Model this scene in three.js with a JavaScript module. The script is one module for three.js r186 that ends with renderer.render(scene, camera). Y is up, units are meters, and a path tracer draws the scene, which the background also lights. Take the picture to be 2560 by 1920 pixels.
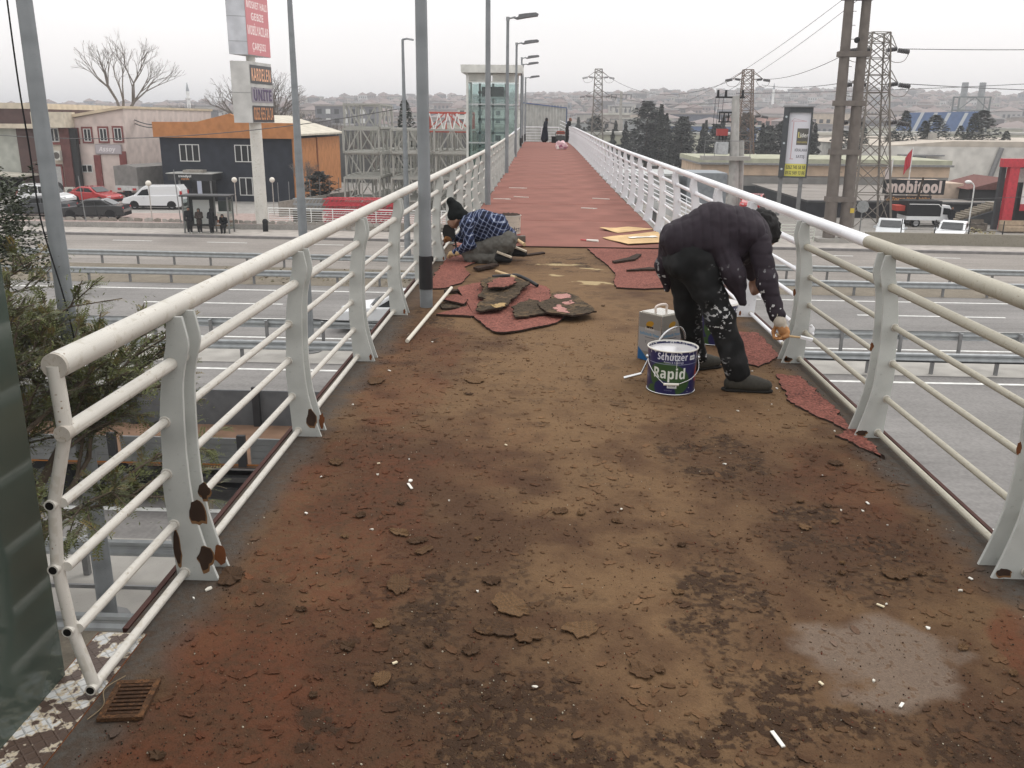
import * as THREE from 'three';
import { mergeGeometries, mergeVertices, toCreasedNormals } from 'three/addons/utils/BufferGeometryUtils.js';
import { FontLoader } from 'three/addons/loaders/FontLoader.js';
import { TextGeometry } from 'three/addons/geometries/TextGeometry.js';

// ---------- camera, sky, sun, exposure ----------
const scene = new THREE.Scene();
const camera = new THREE.PerspectiveCamera(47.15, 4 / 3, 0.1, 6000);
camera.position.set(0, 1.75, 0);
camera.rotation.order = 'YXZ';
camera.rotation.set(-0.29057, 0.03444, 0.01047);
const renderer = new THREE.WebGLRenderer({ antialias: true });
renderer.setSize(1024, 768);
renderer.toneMapping = THREE.LinearToneMapping;
renderer.toneMappingExposure = 1.0;
renderer.shadowMap.enabled = true;

// ---------- noise ----------
let seed = 20240611;
function rnd() { seed = (seed * 1664525 + 1013904223) >>> 0; return seed / 4294967296; }
const rr = (a, b) => a + (b - a) * rnd();
const PT = new Float32Array(65536);
for (let i = 0; i < 65536; i++) PT[i] = rnd();
const h2 = (x, y) => PT[((x * 374761 + y * 668265 + ((x * y) ^ (x << 3))) ^ (y * 7919)) & 65535];
const h3 = (x, y, z) => PT[(x * 73856 + y * 19349 + z * 83492 + ((x ^ (y << 4)) * 31) + ((z ^ y) * 57)) & 65535];
const sm = t => t * t * (3 - 2 * t);
const clamp = (v, a = 0, b = 1) => v < a ? a : v > b ? b : v;
const sstep = (a, b, v) => sm(clamp((v - a) / (b - a)));
const lerp = (a, b, t) => a + (b - a) * t;
function vn(x, y, per = 0) {
  const xi = Math.floor(x), yi = Math.floor(y), fx = sm(x - xi), fy = sm(y - yi);
  let x0 = xi, x1 = xi + 1, y0 = yi, y1 = yi + 1;
  if (per) { x0 = ((x0 % per) + per) % per; x1 = ((x1 % per) + per) % per; y0 = ((y0 % per) + per) % per; y1 = ((y1 % per) + per) % per; }
  const a = h2(x0, y0), b = h2(x1, y0), c = h2(x0, y1), d = h2(x1, y1);
  return a + (b - a) * fx + (c - a) * fy + (a - b - c + d) * fx * fy;
}
function fbm(x, y, o = 4, per = 0) { let s = 0, a = 0.5, n = 0; for (let i = 0; i < o; i++) { s += a * vn(x + i * 17.0 * (per ? 0 : 1), y, per); n += a; a *= 0.5; x *= 2; y *= 2; per *= 2; } return s / n; }
function vn3(x, y, z) {
  const xi = Math.floor(x), yi = Math.floor(y), zi = Math.floor(z), fx = sm(x - xi), fy = sm(y - yi), fz = sm(z - zi);
  const L = (a, b, t) => a + (b - a) * t;
  return L(L(L(h3(xi, yi, zi), h3(xi + 1, yi, zi), fx), L(h3(xi, yi + 1, zi), h3(xi + 1, yi + 1, zi), fx), fy),
    L(L(h3(xi, yi, zi + 1), h3(xi + 1, yi, zi + 1), fx), L(h3(xi, yi + 1, zi + 1), h3(xi + 1, yi + 1, zi + 1), fx), fy), fz);
}

// overcast sky: an even white layer, a little brighter towards the zenith, with faint cloud texture
{
  const w = 512, h = 256, d = new Float32Array(w * h * 4);
  for (let j = 0; j < h; j++) for (let i = 0; i < w; i++) {
    const el = Math.sin(((j + 0.5) / h - 0.5) * Math.PI), e = Math.max(el, 0), u = i / w * 16;
    const c = fbm(u, 3 + e * 9, 4, 16) - 0.5;
    const L = (1.06 + 0.68 * Math.pow(e, 0.8)) * (1 + 0.10 * c);
    const warm = 0.022 * Math.exp(-Math.pow((e - 0.05) / 0.05, 2));
    const o = (j * w + i) * 4, g = el < 0 ? 0.45 : 1;
    d[o] = L * g * (1.0 + warm); d[o + 1] = L * g * (0.992 - warm * 0.2); d[o + 2] = L * g * (0.99 - warm); d[o + 3] = 1;
  }
  const t = new THREE.DataTexture(d, w, h, THREE.RGBAFormat, THREE.FloatType);
  t.mapping = THREE.EquirectangularReflectionMapping; t.magFilter = THREE.LinearFilter; t.minFilter = THREE.LinearFilter;
  t.wrapS = THREE.RepeatWrapping; t.needsUpdate = true;
  scene.background = t; scene.environment = t;
}
const sun = new THREE.DirectionalLight(new THREE.Color(1, 0.965, 0.92), 0.9);
sun.position.set(30, 70, -45); sun.target.position.set(0, 0, -20);
sun.castShadow = true; sun.shadow.radius = 34; sun.shadow.mapSize.set(4096, 4096);
Object.assign(sun.shadow.camera, { left: -80, right: 80, top: 80, bottom: -80, near: 1, far: 260 });
scene.add(sun, sun.target);
scene.fog = new THREE.FogExp2(new THREE.Color(0.8, 0.805, 0.83), 0.0007);

// ---------- naming and building helpers ----------
const V = (x, y, z) => new THREE.Vector3(x, y, z);
const used = {};
function numbered(n) { const k = used[n] || 0; used[n] = k + 1; return k ? n + '_' + String(k).padStart(3, '0') : n; }
function tag(o, label, category, group, kind) { if (label) o.userData.label = label; if (category) o.userData.category = category; if (group) o.userData.group = group; if (kind) o.userData.kind = kind; return o; }
function thing(name, label, category, pos = [0, 0, 0], ry = 0, group) {
  const o = new THREE.Group(); o.name = numbered(name); o.position.set(...pos); o.rotation.y = ry; scene.add(o); return tag(o, label, category, group);
}
function copy(src, label, pos, ry, group) {
  const c = src.clone(); c.name = numbered(src.name.replace(/_\d{3}$/, '')); c.userData = { ...src.userData }; scene.add(c);
  if (pos) c.position.set(...pos); if (ry !== undefined) c.rotation.y = ry; if (label) c.userData.label = label; if (group) c.userData.group = group; return c;
}
function shadow(o) { o.castShadow = true; o.receiveShadow = true; return o; }
function boxUV(g, s = 1) {
  const p = g.attributes.position, n = g.attributes.normal, uv = new Float32Array(p.count * 2);
  for (let i = 0; i < p.count; i++) {
    const ax = Math.abs(n.getX(i)), ay = Math.abs(n.getY(i)), az = Math.abs(n.getZ(i));
    let u, v; if (ay >= ax && ay >= az) { u = p.getX(i); v = p.getZ(i); } else if (ax >= az) { u = p.getZ(i); v = p.getY(i); } else { u = p.getX(i); v = p.getY(i); }
    uv[i * 2] = u * s; uv[i * 2 + 1] = v * s;
  }
  g.setAttribute('uv', new THREE.BufferAttribute(uv, 2)); return g;
}
const clean = g => { const o = g.index ? g.toNonIndexed() : g; for (const k of Object.keys(o.attributes)) if (!['position', 'normal', 'uv'].includes(k)) o.deleteAttribute(k); return o; };
class MB {
  constructor() { this.g = []; this.keep = false; }
  add(g, m) { g = clean(g); if (m) g.applyMatrix4(m); if (!g.attributes.uv) boxUV(g); this.g.push(g); return this; }
  box(x, y, z, sx, sy, sz, ry = 0, rz = 0, rx = 0) { return this.add(new THREE.BoxGeometry(sx, sy, sz), new THREE.Matrix4().compose(V(x, y, z), new THREE.Quaternion().setFromEuler(new THREE.Euler(rx, ry, rz)), V(1, 1, 1))); }
  b2(x0, y0, z0, x1, y1, z1) { return this.box((x0 + x1) / 2, (y0 + y1) / 2, (z0 + z1) / 2, Math.abs(x1 - x0), Math.abs(y1 - y0), Math.abs(z1 - z0)); }
  bar(a, b, r1, r2 = r1, n = 10, caps = true) {
    const A = V(...a), B = V(...b), d = B.clone().sub(A), L = d.length(); if (L < 1e-6) return this;
    const g = new THREE.CylinderGeometry(r2, r1, L, n, 1, !caps);
    return this.add(g, new THREE.Matrix4().compose(A.clone().add(B).multiplyScalar(0.5), new THREE.Quaternion().setFromUnitVectors(V(0, 1, 0), d.normalize()), V(1, 1, 1)));
  }
  sq(a, b, w, h = w) { // square bar
    const A = V(...a), B = V(...b), d = B.clone().sub(A), L = d.length(); d.normalize();
    const up = Math.abs(d.y) > 0.95 ? V(0, 0, 1) : V(0, 1, 0), x = up.clone().cross(d).normalize(), y = d.clone().cross(x);
    const m = new THREE.Matrix4().makeBasis(x, y, d).setPosition(A.add(B).multiplyScalar(0.5));
    return this.add(new THREE.BoxGeometry(w, h, L), m);
  }
  tube(pts, r, n = 8, seg = 0) { const c = new THREE.CatmullRomCurve3(pts.map(p => V(...p))); return this.add(new THREE.TubeGeometry(c, seg || pts.length * 4, r, n, false)); }
  poly(pts, depth, m, bevel = 0) { // pts in xy plane, extruded along +z
    const s = new THREE.Shape(pts.map(p => new THREE.Vector2(p[0], p[1])));
    return this.add(new THREE.ExtrudeGeometry(s, { depth, bevelEnabled: bevel > 0, bevelSize: bevel, bevelThickness: bevel, bevelSegments: 2, curveSegments: 8 }), m);
  }
  lathe(pts, x = 0, y = 0, z = 0, n = 20) { return this.add(new THREE.LatheGeometry(pts.map(p => new THREE.Vector2(p[0], p[1])), n), new THREE.Matrix4().makeTranslation(x, y, z)); }
  sph(x, y, z, r, sx = 1, sy = 1, sz = 1, n = 12) { return this.add(new THREE.SphereGeometry(r, n, Math.max(6, n >> 1)), new THREE.Matrix4().compose(V(x, y, z), new THREE.Quaternion(), V(sx, sy, sz))); }
  quad(a, b, c, d) { // planar quad, counter-clockwise
    const g = new THREE.BufferGeometry(); g.setAttribute('position', new THREE.Float32BufferAttribute([...a, ...b, ...c, ...a, ...c, ...d], 3)); g.computeVertexNormals(); g.setAttribute('uv', new THREE.Float32BufferAttribute([0, 0, 1, 0, 1, 1, 0, 0, 1, 1, 0, 1], 2)); return this.add(g);
  }
  geo() { const g = this.g.length > 1 ? mergeGeometries(this.g) : this.g[0]; if (!this.keep) boxUV(g); return g; }
  build(name, mat, parent = scene, label) {
    const m = shadow(new THREE.Mesh(this.geo(), mat)); m.name = parent === scene ? numbered(name) : name; parent.add(m); if (label) m.userData.label = label; return m;
  }
}
const mb = () => new MB();
function mesh(name, geo, mat, parent = scene, pos, ry, label) { const m = shadow(new THREE.Mesh(geo, mat)); m.name = parent === scene ? numbered(name) : name; parent.add(m); if (pos) m.position.set(...pos); if (ry) m.rotation.y = ry; if (label) m.userData.label = label; return m; }
function struct(m) { m.userData.kind = 'structure'; return m; }

// ---------- textures ----------
const toS = v => Math.round(255 * clamp(v <= 0.0031308 ? v * 12.92 : 1.055 * Math.pow(v, 1 / 2.4) - 0.055));
function dtex(w, h, fn, srgb = true) {
  const d = new Uint8Array(w * h * 4), o = [0, 0, 0];
  for (let j = 0; j < h; j++) for (let i = 0; i < w; i++) { fn((i + 0.5) / w, (j + 0.5) / h, o); const k = (j * w + i) * 4; if (srgb) { d[k] = toS(o[0]); d[k + 1] = toS(o[1]); d[k + 2] = toS(o[2]); } else { d[k] = 255 * clamp(o[0]); d[k + 1] = 255 * clamp(o[1]); d[k + 2] = 255 * clamp(o[2]); } d[k + 3] = 255; }
  const t = new THREE.DataTexture(d, w, h, THREE.RGBAFormat); t.magFilter = THREE.LinearFilter; t.minFilter = THREE.LinearMipmapLinearFilter; t.generateMipmaps = true;
  t.wrapS = t.wrapT = THREE.RepeatWrapping; if (srgb) t.colorSpace = THREE.SRGBColorSpace; t.needsUpdate = true; return t;
}
const g3 = (o, v) => { o[0] = o[1] = o[2] = v; };
const TX = {
  grime: dtex(512, 512, (u, v, o) => { const a = fbm(u * 6, v * 6, 5, 6), b = fbm(u * 3, v * 24 * 0 + v * 3, 3, 3), s = vn(u * 128, v * 128, 128); g3(o, 0.62 + 0.34 * a + 0.14 * (b - 0.5) - (s > 0.93 ? 0.12 : 0)); }),
  asphalt: dtex(1024, 1024, (u, v, o) => { const a = fbm(u * 5, v * 5, 4, 5), s = vn(u * 256, v * 256, 256), s2 = fbm(u * 40, v * 40, 3, 40); g3(o, 0.62 + 0.22 * (a - 0.5) + 0.2 * (s - 0.5) + 0.2 * (s2 - 0.5)); }),
  road: dtex(1024, 1024, (u, v, o) => { const s = fbm(u * 3, v * 48, 3, 3) , l = fbm(u * 2, v * 7, 3, 2), a = fbm(u * 7, v * 7, 4, 7), f = vn(u * 256, v * 256, 256), p = sstep(0.66, 0.68, vn(u * 5 + 0.5, v * 9, 0)) * 0.0; g3(o, 0.62 + 0.16 * (s - 0.5) + 0.3 * (l - 0.5) + 0.2 * (a - 0.5) + 0.14 * (f - 0.5) - p); }),
  speck: dtex(512, 512, (u, v, o) => { const a = fbm(u * 5, v * 5, 4, 5), s = fbm(u * 60, v * 60, 2, 60), t = fbm(u * 22, v * 22, 3, 22); let k = 0.86 + 0.16 * (a - 0.5); o[0] = k; o[1] = k * 0.985; o[2] = k * 0.955; const r = sstep(0.8, 0.85, s) * sstep(0.5, 0.62, a); o[0] = lerp(o[0], 0.32, r); o[1] = lerp(o[1], 0.22, r); o[2] = lerp(o[2], 0.15, r); const q = sstep(0.6, 0.75, t) * 0.35; o[0] *= 1 - q * 0.35; o[1] *= 1 - q * 0.4; o[2] *= 1 - q * 0.5; }),
  rubber: dtex(1024, 1024, (u, v, o) => { const s = vn(u * 150, v * 150, 150), s2 = vn(u * 260 + 3, v * 260, 260), a = fbm(u * 6, v * 6, 4, 6), k = 0.62 + 0.6 * (s - 0.5) + 0.35 * (s2 - 0.5) + 0.3 * (a - 0.5), d = sstep(0.78, 0.86, vn(u * 190, v * 190 + 9, 190)); o[0] = k; o[1] = k * 0.98; o[2] = k * 0.97; o[0] *= 1 - 0.6 * d; o[1] *= 1 - 0.45 * d; o[2] *= 1 - 0.4 * d; }),
  back: dtex(512, 512, (u, v, o) => { const a = fbm(u * 7, v * 7, 4, 7), b = fbm(u * 40, v * 40, 3, 40), t = sstep(0.5, 0.68, a * 0.7 + b * 0.3), d = sstep(0.45, 0.3, b); o[0] = lerp(0.5, 0.95, t) * (1 - 0.45 * d); o[1] = lerp(0.5, 0.86, t) * (1 - 0.45 * d); o[2] = lerp(0.5, 0.74, t) * (1 - 0.45 * d); }),
  rubberB: dtex(512, 512, (u, v, o) => { g3(o, 0.6 * vn(u * 150, v * 150, 150) + 0.4 * vn(u * 75, v * 75, 75)); }, false),
  fine: dtex(512, 512, (u, v, o) => { g3(o, 0.5 * fbm(u * 16, v * 16, 5, 16) + 0.5 * vn(u * 200, v * 200, 200)); }, false),
};
const tcl = {};
function tx(k, size) { const key = k + size; if (!tcl[key]) { const t = TX[k].clone(); t.repeat.set(1 / size, 1 / size); t.needsUpdate = true; tcl[key] = t; } return tcl[key]; }
const AV = { grime: 0.78, asphalt: 0.62, road: 0.62, speck: 0.84, rubber: 0.6, back: 0.55 };
function mat(c, rough = 0.8, map = null, size = 2, opt = {}) {
  const { bump, ...op2 } = opt; const m = new THREE.MeshPhysicalMaterial({ roughness: rough, specularIntensity: rough >= 0.85 ? 0.3 : rough >= 0.7 ? 0.6 : 1, ...op2 });
  const col = Array.isArray(c) ? new THREE.Color().setRGB(...c) : new THREE.Color(c);
  if (map) { m.map = tx(map, size); col.multiplyScalar(1 / AV[map]); }
  m.color.copy(col); if (map && bump) { m.bumpMap = tx('fine', size); m.bumpScale = bump; }
  return m;
}
function ctex(w, h, draw) { const c = document.createElement('canvas'); c.width = w; c.height = h; const x = c.getContext('2d'); draw(x, w, h); const t = new THREE.CanvasTexture(c); t.colorSpace = THREE.SRGBColorSpace; t.magFilter = THREE.LinearFilter; return t; }
// flat printed panel (0..1 uv) facing +z
function panel(name, w, h, tex, parent, pos, ry = 0, rough = 0.5) { const g = new THREE.PlaneGeometry(w, h); const m = mesh(name, g, new THREE.MeshPhysicalMaterial({ map: tex, roughness: rough }), parent, pos, ry); return m; }

const M = {
  oldWhite: mat([0.53, 0.512, 0.475], 0.45, 'speck', 0.6), newWhite: mat([0.72, 0.72, 0.74], 0.3, 'grime', 3), plateWhite: mat([0.46, 0.47, 0.445], 0.5, 'grime', 0.9),
  greyCream: mat([0.38, 0.36, 0.3], 0.6, 'speck', 0.35),
  rust: mat([0.16, 0.06, 0.025], 0.9, 'grime', 0.3), darkRust: mat([0.045, 0.028, 0.02], 0.9, 'grime', 0.3), holeBlack: mat([0.01, 0.009, 0.008], 0.9),
  galv: mat([0.3, 0.315, 0.32], 0.5, 'grime', 1.2, { metalness: 0.35 }), poleGrey: mat([0.22, 0.235, 0.245], 0.55, 'grime', 1.5, { metalness: 0.2 }), dkGalv: mat([0.2, 0.2, 0.2], 0.55, 'grime', 1.5, { metalness: 0.3 }),
  black: mat([0.012, 0.012, 0.013], 0.6), tape: mat([0.012, 0.012, 0.014], 0.42), blackRough: mat([0.02, 0.02, 0.021], 0.9), tyre: mat([0.018, 0.018, 0.018], 0.9),
  asphalt: mat([0.205, 0.196, 0.188], 0.92, 'road', 14), asphalt2: mat([0.25, 0.228, 0.208], 0.92, 'road', 16), concrete: mat([0.33, 0.315, 0.29], 0.92, 'grime', 3), pave: mat([0.36, 0.33, 0.3], 0.9, 'grime', 2.5), kerb: mat([0.2, 0.19, 0.185], 0.9, 'grime', 1.5), dirt: mat([0.19, 0.165, 0.13], 0.95, 'asphalt', 3), stone: mat([0.27, 0.25, 0.22], 0.92, 'grime', 1), linePaint: mat([0.68, 0.68, 0.65], 0.7, 'grime', 1),
  rubber: mat([0.18, 0.068, 0.052], 0.9, 'rubber', 1.7), rubberFar: mat([0.215, 0.095, 0.075], 0.9, 'grime', 2.4), rubberEdge: mat([0.04, 0.027, 0.021], 0.95, 'rubber', 0.3), matBack: mat([0.082, 0.061, 0.041], 0.95, 'back', 0.9, { bump: 0.02 }), matPink: mat([0.36, 0.19, 0.165], 0.9, 'rubber', 0.4), matTan: mat([0.36, 0.25, 0.12], 0.95, 'rubber', 0.3),
  glassG: new THREE.MeshPhysicalMaterial({ color: new THREE.Color(0.8, 0.86, 0.85), roughness: 0.03, transmission: 1, thickness: 0, ior: 1.5 }),
  glassD: new THREE.MeshPhysicalMaterial({ color: new THREE.Color(0.02, 0.022, 0.024), roughness: 0.06, ior: 1.5 }),
  glassClear: new THREE.MeshPhysicalMaterial({ color: new THREE.Color(0.82, 0.87, 0.86), roughness: 0.04, transmission: 1, thickness: 0 }),
  wood: mat([0.5, 0.36, 0.2], 0.7, 'grime', 0.3), card: mat([0.55, 0.38, 0.2], 0.85, 'grime', 0.8), chipWhite: mat([0.72, 0.7, 0.64], 0.6), carWhite: mat([0.72, 0.73, 0.74], 0.25, null, 1, { clearcoat: 0.6 }), carRed: mat([0.42, 0.018, 0.02], 0.25, null, 1, { clearcoat: 0.7 }), carBlack: mat([0.016, 0.017, 0.019], 0.2, null, 1, { clearcoat: 0.8 }), chrome: mat([0.6, 0.6, 0.6], 0.25, null, 1, { metalness: 0.9 }),
  redLamp: mat([0.4, 0.012, 0.015], 0.3), redPaint: mat([0.46, 0.03, 0.045], 0.5, 'grime', 1), orangeRed: mat([0.42, 0.075, 0.05], 0.6, 'grime', 1), white: mat([0.75, 0.75, 0.73], 0.6, 'grime', 2),
};
// bridge camber and slight bend with distance along the deck (z negative ahead)
const dkY = z => 0.3 * sstep(20, 62, -z), dkX = z => -0.29 * Math.pow(clamp(-z / 65, 0, 1.2), 2);

// ---------- footbridge deck ----------
function ell(x, z, cx, cz, rx, rz, w = 0.35) { const q = Math.hypot((x - cx) / rx, (z - cz) / rz) + w * (fbm(x * 5 + cx * 9, z * 5 + 3, 3) - 0.5) * 2; return 1 - sstep(0.75, 1.08, q); }
const dCol = [0, 0, 0];
function deckAt(x, z, o) { // returns height, writes albedo; the colours are soil, old glue, crumbled rubber and rust
  const n1 = fbm(x * 1.3 + 5, z * 1.3 + 2, 4), n2 = fbm(x * 6 + 40, z * 6 + 11, 4), n3 = fbm(x * 48 + 7, z * 48 + 3, 4), gr = vn(x * 330, z * 330);
  const tn = sstep(0.28, 0.72, n1 * 0.5 + n2 * 0.5 + 0.24 * Math.exp(-Math.pow((x - 0.4) / 0.62, 2)) - 0.12 + 0.1 * sstep(-3.4, -6, z));
  let r = lerp(0.068, 0.158, tn), g = lerp(0.036, 0.095, tn), b = lerp(0.02, 0.049, tn);
  const redL = ell(x, z, -0.88, -3.3, 0.42, 1.7) * 0.95 + ell(x, z, -0.75, -1.95, 0.5, 0.45) * 0.9 + ell(x, z, 1.75, -2.62, 0.14, 0.4) * 1.1 + ell(x, z, 1.5, -4.0, 0.28, 0.7) * 0.55 + ell(x, z, -0.95, -6.3, 0.35, 1.5) * 0.6 + ell(x, z, -0.3, -4.6, 0.4, 0.6) * 0.25;
  const rk = 0.7 * clamp(redL) * sstep(0.28, 0.66, 0.35 * n3 + 0.3 * n2 + 0.35 * fbm(x * 3.1, z * 3.1 + 30, 3));
  r = lerp(r, 0.112, rk); g = lerp(g, 0.037, rk); b = lerp(b, 0.018, rk);
  // loose dark crumb drifts
  const dk = ell(x, z, 0.72, -2.75, 0.22, 0.9) * 0.9 + ell(x, z, 1.12, -2.25, 0.75, 0.16) * 0.8 + ell(x, z, 1.35, -3.55, 0.4, 0.55) * 0.9 + ell(x, z, -0.35, -2.75, 0.5, 0.9) * 0.65 + ell(x, z, -0.1, -2.1, 0.7, 0.4) * 0.6 + ell(x, z, 0.95, -4.6, 0.3, 0.7) * 0.5 + ell(x, z, 0.35, -1.95, 0.7, 0.25) * 0.5 + ell(x, z, -1.1, -7.6, 0.3, 0.9) * 0.7 + ell(x, z, 0.2, -11.4, 0.9, 0.8) * 0.55 + ell(x, z, 1.55, -1.9, 0.4, 0.5) * 0.7;
  const dm = clamp(dk * sstep(0.28, 0.66, n2 * 0.6 + n3 * 0.4) + 0.5 * sstep(0.55, 0.8, n2)), sp = sstep(0.4, 0.7, n3 + 0.35 * (gr - 0.5) + (dm - 0.6) * 0.3);
  const dd = clamp(dm * 0.45 + dm * sp * 0.4 + 0.22 * sp);
  r = lerp(r, 0.041, dd); g = lerp(g, 0.0235, dd); b = lerp(b, 0.014, dd);
  // grey mortar strip by the rails
  const ge = (1 - sstep(0.05, 0.26, Math.min(x + 1.4, 1.98 - x) + 0.16 * (n2 - 0.5))) * (z > -8 ? 0.85 : 0.5) * (0.5 + n3);
  r = lerp(r, 0.07, ge); g = lerp(g, 0.061, ge); b = lerp(b, 0.052, ge);
  // dried silt where a puddle stood
  const si = ell(x, z, 1.17, -2.7, 0.3, 0.25, 0.75);
  const sk = si * (1 - 0.6 * sstep(0.62, 0.7, n3)); r = lerp(r, 0.152, sk * 0.9); g = lerp(g, 0.113, sk * 0.9); b = lerp(b, 0.086, sk * 0.9);
  const pale = (ell(x, z, 0.55, -10.9, 0.22, 0.1) + ell(x, z, 0.55, -9.9, 0.35, 0.12) + ell(x, z, 0.15, -10.4, 0.1, 0.1) + ell(x, z, 0.2, -11.2, 0.3, 0.08)) * sstep(0.45, 0.6, n2); r = lerp(r, 0.4, pale * 0.8); g = lerp(g, 0.31, pale * 0.8); b = lerp(b, 0.17, pale * 0.8);
  const k = 0.76 + 0.34 * gr + 0.26 * (n3 - 0.3); o[0] = r * k; o[1] = g * k; o[2] = b * k;
  const wx = n3 * 0.05, st = Math.floor(fbm(x * 9 + wx * 4, z * 9 + wx * 6, 4) * 9) / 9; // layers of peeling skin
  return clamp(0.25 + 0.4 * st * (1 - si) + 0.25 * n3 * (1 - 0.7 * si) + 0.25 * sp * dm + 0.1 * gr);
}
function deckPatch(name, x0, x1, z0, z1, w, h, bump) {
  const d = new Uint8Array(w * h * 4), e = new Uint8Array(w * h * 4);
  for (let j = 0; j < h; j++) for (let i = 0; i < w; i++) { const hh = deckAt(lerp(x0, x1, (i + 0.5) / w), lerp(z0, z1, (j + 0.5) / h), dCol), k = (j * w + i) * 4; d[k] = toS(dCol[0]); d[k + 1] = toS(dCol[1]); d[k + 2] = toS(dCol[2]); d[k + 3] = 255; e[k] = e[k + 1] = e[k + 2] = 255 * hh; e[k + 3] = 255; }
  const mk = (a, s) => { const t = new THREE.DataTexture(a, w, h, THREE.RGBAFormat); t.magFilter = THREE.LinearFilter; t.minFilter = THREE.LinearMipmapLinearFilter; t.generateMipmaps = true; if (s) t.colorSpace = THREE.SRGBColorSpace; t.needsUpdate = true; return t; };
  const m = new THREE.MeshPhysicalMaterial({ map: mk(d, true), bumpMap: mk(e, false), bumpScale: bump, roughness: 0.92, specularIntensity: 0.3 });
  const g = new THREE.BufferGeometry();
  g.setAttribute('position', new THREE.Float32BufferAttribute([x0, 0, z0, x1, 0, z0, x1, 0, z1, x0, 0, z1], 3)); g.setAttribute('uv', new THREE.Float32BufferAttribute([0, 0, 1, 0, 1, 1, 0, 1], 2)); g.setIndex([0, 1, 2, 0, 2, 3]); g.computeVertexNormals();
  return struct(mesh(name, g, m));
}
const DXL = -1.45, DXR = 2.03;
deckPatch('deck_surface', DXL, DXR, -1.4, -5.2, 2048, 2048, 0.012);
deckPatch('deck_surface', DXL, DXR, -5.2, -13.0, 1024, 2048, 0.012);
{
  const s = mb(); s.b2(DXL, -0.4, -1.4, DXR, -0.006, -13); struct(s.build('deck_slab', M.concrete));
  const n = mb(); n.b2(DXL, -0.4, 3, DXR, 0, -1.398); struct(n.build('deck_slab', mat([0.1, 0.065, 0.042], 0.95, 'asphalt', 1)));
  const f = mb(); for (let z = -13; z > -66; z -= 2) { const a = z, b = Math.max(z - 2, -66); const x0 = DXL, x1 = DXR; const P = (x, y, zz) => [x + dkX(zz), y + dkY(zz), zz];
    f.quad(P(x0, 0, a), P(x1, 0, a), P(x1, 0, b), P(x0, 0, b)); f.quad(P(x0, -0.4, b), P(x1, -0.4, b), P(x1, -0.4, a), P(x0, -0.4, a)); f.quad(P(x0, -0.4, a), P(x0, 0, a), P(x0, 0, b), P(x0, -0.4, b)); f.quad(P(x1, 0, a), P(x1, -0.4, a), P(x1, -0.4, b), P(x1, 0, b)); }
  f.quad([DXL - .29, -.1, -66], [DXR - .29, -.1, -66], [DXR - .29, .3, -66], [DXL - .29, .3, -66]); struct(f.build('deck_slab', M.concrete));
  // steel edge angles and girders
  for (const [x, s2] of [[DXL, -1], [DXR, 1]]) { const e = mb(); for (let z = -2.7; z > -64; z -= 4) { const a = z, b = Math.max(z - 4, -66), A = x + s2 * 0.012; e.sq([A + dkX(a), -0.075 + dkY(a), a], [A + dkX(b), -0.075 + dkY(b), b], 0.02, 0.16); e.sq([x - s2 * .35 + dkX(a), -0.85 + dkY(a), a], [x - s2 * .35 + dkX(b), -0.85 + dkY(b), b], 0.3, 0.9); } const o = e.build('edge_girder', mat([0.07, 0.035, 0.03], 0.85, 'grime', 0.4)); tag(o, s2 < 0 ? 'rusty steel edge beam along the left side of the bridge deck' : 'rusty steel edge beam along the right side of the bridge deck', 'girder'); }
}
// red rubber surfacing still in place beyond the stripped part
function sheet(pts, th, top, edge, name, parent, y = 0, curl = null) { // irregular slab: pts [x,z]; top and edge are separate parts
  const n = pts.length, sh = new THREE.Shape(pts.map(p => new THREE.Vector2(p[0], -p[1]))), g = new THREE.ShapeGeometry(sh);
  const T = g.toNonIndexed(); const q = T.attributes.position, cv = curl || (() => 0);
  const P = new Float32Array(q.count * 3); for (let i = 0; i < q.count; i++) { const x = q.getX(i), z = -q.getY(i); P[i * 3] = x; P[i * 3 + 1] = y + th + cv(x, z); P[i * 3 + 2] = z; }
  const tg = new THREE.BufferGeometry(); tg.setAttribute('position', new THREE.BufferAttribute(P, 3)); tg.computeVertexNormals(); boxUV(tg);
  const a = mesh(name, tg, top, parent);
  const e = []; for (let i = 0; i < n; i++) { const A = pts[i], B = pts[(i + 1) % n], ya = y + cv(...A), yb = y + cv(...B); e.push(...[A[0], ya, A[1]], ...[B[0], yb, B[1]], ...[B[0], yb + th, B[1]], ...[A[0], ya, A[1]], ...[B[0], yb + th, B[1]], ...[A[0], ya + th, A[1]]); }
  const under = P.slice(); for (let i = 0; i < under.length; i += 9) for (let k = 0; k < 3; k++) { const t = under[i + 3 + k]; under[i + 3 + k] = under[i + 6 + k]; under[i + 6 + k] = t; } for (let i = 1; i < under.length; i += 3) under[i] -= th;
  const eg = new THREE.BufferGeometry(); eg.setAttribute('position', new THREE.Float32BufferAttribute([...e, ...under], 3)); eg.computeVertexNormals(); boxUV(eg);
  mesh('torn_edge', eg, edge, parent); return a;
}
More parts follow.
